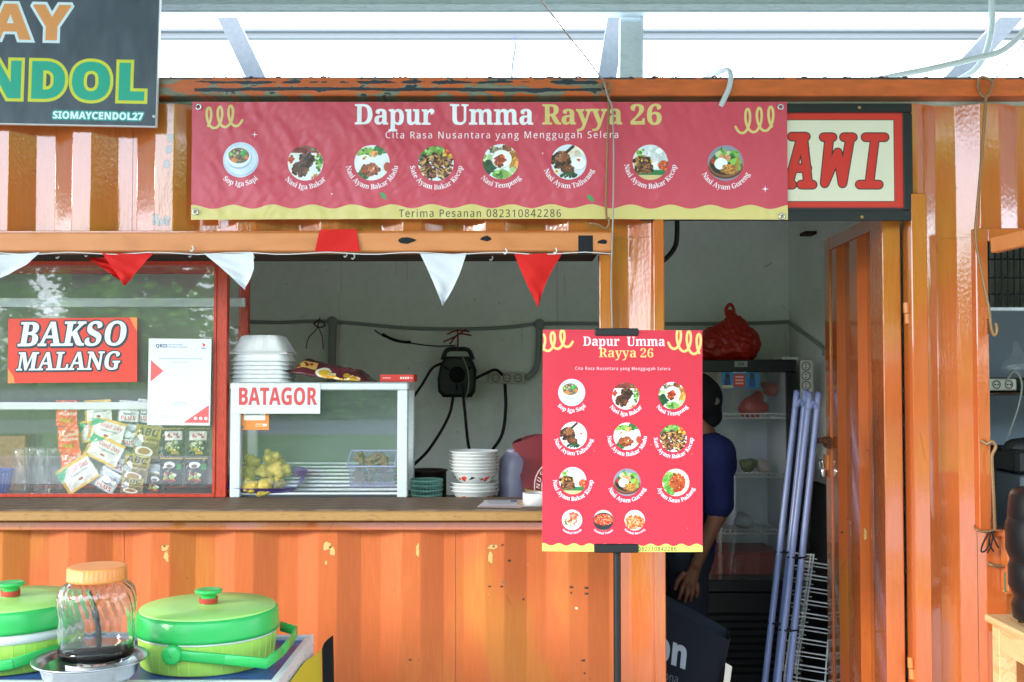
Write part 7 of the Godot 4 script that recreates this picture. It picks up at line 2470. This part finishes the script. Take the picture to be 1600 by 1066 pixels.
func cooler(c: Vector3, r: float, label: String, handle: bool) -> void:
	var t := thing("cooler_tub", label, "cooler", c, "lime green coolers on the cart")
	part(lathe_st(c, [[0, 0], [r * 0.90, 0.0], [r * 0.92, 0.004], [r * 0.955, 0.076]], 96), "body", M.lime, t)
	for i in 40:
		var a := TAU * i / 40.0
		var d := Vector3(cos(a), 0, sin(a))
		part(tube_st([c + d * (r * 0.921) + Vector3(0, 0.005, 0), c + d * (r * 0.955) + Vector3(0, 0.0755, 0)], 0.0011, 5), "moulded_rib", M.lime_seam, t)
	part(lathe_st(c, [[r * 0.95, 0.0762], [r * 0.975, 0.077], [r * 0.975, 0.081 if handle else 0.100], [r * 0.955, 0.082 if handle else 0.101]], 72), "band", M.white_plastic, t)
	var g0 := 0.082 if handle else 0.101
	var top := g0 + 0.056
	part(lathe_st(c, [[r * 0.955, g0 + 0.0003], [r, g0 + 0.001], [r * 1.0, g0 + 0.01], [r * 0.985, top - 0.008], [r * 0.965, top - 0.001], [r * 0.945, top]], 72), "collar", M.green, t)
	part(lathe_st(c, [[r * 0.944, top - 0.004], [r * 0.944, top + 0.002], [r * 0.93, top + 0.005], [r * 0.5, top + 0.008], [0, top + 0.009]], 72), "lid", M.lid_lime, t)
	var k := c + Vector3(0, top + 0.0085, 0)
	part(lathe_st(k, [[0.023, 0.0], [0.023, 0.003], [0.020, 0.004], [0.020, 0.020], [0.022, 0.026], [0.034, 0.030], [0.036, 0.034], [0.034, 0.038], [0.026, 0.039], [0.022, 0.0375], [0, 0.0378]], 32), "knob", M.green, t)
	var rb := new_st(true)
	var p := []
	for i in 97:
		var a := TAU * i / 24.0
		p.append(k + Vector3(cos(a) * 0.0218, 0.003 + 0.014 * i / 96.0, sin(a) * 0.0218))
	tube(rb, p, 0.0024, 6)
	part(rb, "rubber_band", mat("b8442c", 0.6), t)
	# swing handle lying round the front from pivot to pivot
	var st := new_st(true)
	var hy := 0.060
	var side := 1.0 if handle else -1.0
	var piv := c + Vector3(-0.20 * r * side, hy, r * 1.0)
	var hpts := []
	if handle:
		hpts = [c + Vector3(-r * 0.17, hy, r * 1.0), c + Vector3(r * 0.5, hy - 0.010, r * 1.02), c + Vector3(r * 1.05, hy - 0.024, r * 0.94), c + Vector3(r * 1.17, hy - 0.014, r * 0.55), c + Vector3(r * 1.20, hy - 0.008, 0.0), c + Vector3(r * 1.16, hy - 0.006, -r * 0.5), c + Vector3(r * 0.90, hy - 0.002, -r * 0.7)]
	else:
		hpts = [c + Vector3(-r * 0.9, hy - 0.05, r * 0.7), c + Vector3(0, hy - 0.036, r * 1.03), c + Vector3(r * 0.5, hy - 0.022, r * 1.0), c + Vector3(r * 0.95, hy - 0.008, r * 0.45)]
	for i in hpts.size() - 1:
		bar(st, hpts[i], hpts[i + 1] + (hpts[i + 1] - hpts[i]).normalized() * 0.004, 0.008, 0.026, Vector3.UP, 0.002)
	part(st, "handle", M.green, t)
	if handle:
		var b := part(lathe_up(c + Vector3(-r * 0.20, hy, r * 0.985), [[0.024, -0.01], [0.024, 0.012], [0.021, 0.015], [0, 0.015]]), "pivot", M.green, t)
		part(lathe_up(c + Vector3(-r * 0.20, hy, r * 0.985 + 0.015), [[0.005, -0.002], [0.004, 0.003], [0, 0.004]]), "pin", M.green, b)

# ---------------------------------------------------------------- menu stand in front of the post
func build_poster() -> void:
	var z := 0.45
	var t := thing("menu_stand", "red menu poster held upright on a black pole stand", "menu stand", Vector3(0.3074, 0, 0.42))
	var st := new_st(true)
	var pw := 0.4674
	var ph := 0.645
	var pt := put_at(Vector3(0.3226, 1.4164, 0.45), 0, deg_to_rad(-0.25))
	var wv := FastNoiseLite.new()
	wv.frequency = 1.0
	sheet(st, 30, 40, func(u: float, v: float) -> Vector3:
		var x := u - 0.5
		var y := 0.5 - v
		var bow := 0.010 * (0.25 - x * x) * 1.4 + 0.0016 * wv.get_noise_2d(u * 3.0, v * 4.0) - 0.02 * maxf(absf(x) - 0.42, 0.0) * (1.0 + absf(y))
		return pt * Vector3(x * pw, y * ph, bow - 0.003), 0.004)
	part(st, "poster_board", M.poster, t)
	for f in [[Vector3(0.242, 1.7219, 0.441), Vector3(0.3697, 1.7437, 0.457)], [Vector3(0.2385, 1.0916, 0.441), Vector3(0.3672, 1.1172, 0.457)]]:
		part(box_st(f[0], f[1], 0.003), "clip", M.black, t)
	st = new_st(true)
	tube(st, [Vector3(0.3074, 0.02, 0.425), Vector3(0.3074, 1.7359, 0.425)], 0.011, 14)
	part(st, "pole", M.black, t)
	for k in 3:
		var a := TAU * k / 3.0 + 0.5
		st = new_st(true)
		tube(st, [Vector3(0.3074, 0.16, 0.425), Vector3(0.3074 + cos(a) * 0.30, 0.012, 0.425 + sin(a) * 0.30)], 0.010, 8)
		part(st, "leg", M.black, t)

# ---------------------------------------------------------------- wires and conduits over the rail
func build_cables() -> void:
	cable("stay_wire", "steel wire running down from the canopy to the ring above the banner", [Vector3(0.0696, 2.698, 0.55), Vector3(0.1583, 2.6779, 0.3), Vector3(0.2502, 2.6314, 0.12), Vector3(0.3099, 2.5825, 0.03)], 0.0028, M.wire, 6)
	hook_rod("hook_rod", "iron hook rod hanging in front of the banner's right part", [Vector3(0.3265, 2.5726, 0.035), Vector3(0.3303, 2.554, 0.04), Vector3(0.3215, 2.5363, 0.042), Vector3(0.3207, 2.4956, 0.05), Vector3(0.316, 2.3418, 0.05), Vector3(0.3111, 2.15, 0.05), Vector3(0.3194, 2.1242, 0.052), Vector3(0.3214, 2.1072, 0.052), Vector3(0.3089, 2.0926, 0.05), Vector3(0.2835, 2.1054, 0.05), Vector3(0.2564, 2.1103, 0.045)], 0.0042)
	cable("drop_wire", "pale twisted wire running down past the banner and the hatch jamb", [Vector3(0.306, 2.5813, 0.05), Vector3(0.3179, 2.5278, 0.058), Vector3(0.3324, 2.4846, 0.06), Vector3(0.3362, 2.3397, 0.06), Vector3(0.3335, 2.1485, 0.06), Vector3(0.3297, 2.0014, 0.05), Vector3(0.3291, 1.8971, 0.03), Vector3(0.3338, 1.7488, 0.02)], 0.0030, M.wire, 6)
	org = Vector3(0.3172, 2.5767, 0.02)
	solo(tube_st(curve([Vector3(0.3007, 2.5702, 0.012), Vector3(0.3078, 2.5825, 0.03), Vector3(0.3244, 2.5812, 0.035), Vector3(0.3291, 2.5653, 0.03), Vector3(0.3171, 2.5572, 0.02), Vector3(0.3028, 2.5658, 0.012)], 4), 0.004, 8), "eye_ring", M.rod, "rusty iron eye on the top rail above the banner", "ring")
	cable("hanging_wire", "thin dark wire hanging from the rear beam above the roof", [Vector3(0.0138, 3.4329, -2.15), Vector3(0.0172, 3.3737, -2.15), Vector3(0.0034, 3.2868, -2.15), Vector3(-0.0034, 3.1895, -2.15)], 0.006, mat("4a5284", 0.5), 6)
	org = Vector3(0.7112, 2.5908, 0)
	solo(tube_st(fine(curve([Vector3(0.6621, 2.6824, -0.35), Vector3(0.7008, 2.6782, -0.25), Vector3(0.7201, 2.6586, -0.1), Vector3(0.7328, 2.64, -0.02), Vector3(0.7331, 2.6069, 0.02), Vector3(0.726, 2.5675, 0.022), Vector3(0.7069, 2.5248, 0.02), Vector3(0.6989, 2.5085, 0.016)], 8), 0.004), 0.009, 9, -1.0, 0.0007), "flexible_conduit", M.conduit, "short grey corrugated hose looping over the rail behind the banner", "conduit")
	org = Vector3(1.7535, 2.8385, -0.3)
	solo(tube_st(fine(curve([Vector3(1.7544, 3.0514, -0.3), Vector3(1.7553, 2.9567, -0.3), Vector3(1.7543, 2.8857, -0.3), Vector3(1.7391, 2.8101, -0.3), Vector3(1.7197, 2.7629, -0.3), Vector3(1.695, 2.7262, -0.32), Vector3(1.6597, 2.7042, -0.36), Vector3(1.6283, 2.6961, -0.4)], 8), 0.004), 0.011, 9, -1.0, 0.0008), "flexible_conduit", M.conduit, "grey corrugated hose dropping from the beam behind the rail", "conduit")
	org = Vector3(1.5679, 2.7061, -0.25)
	solo(tube_st(fine(curve([Vector3(1.9268, 2.9984, -0.22), Vector3(1.856, 2.8732, -0.22), Vector3(1.8045, 2.8084, -0.22), Vector3(1.7397, 2.7622, -0.22), Vector3(1.6478, 2.7391, -0.22), Vector3(1.518, 2.7125, -0.24), Vector3(1.4173, 2.7007, -0.28), Vector3(1.3006, 2.6919, -0.35)], 8), 0.004), 0.011, 9, -1.0, 0.0008), "flexible_conduit", M.conduit, "long grey corrugated hose sweeping to the upper right corner", "conduit")

func fine(path: PackedVector3Array, step: float) -> PackedVector3Array:
	var c := Curve3D.new()
	for p in path:
		c.add_point(p)
	var n := int(c.get_baked_length() / step)
	var out := PackedVector3Array()
	for i in n + 1:
		out.append(c.sample_baked(c.get_baked_length() * i / n))
	return out
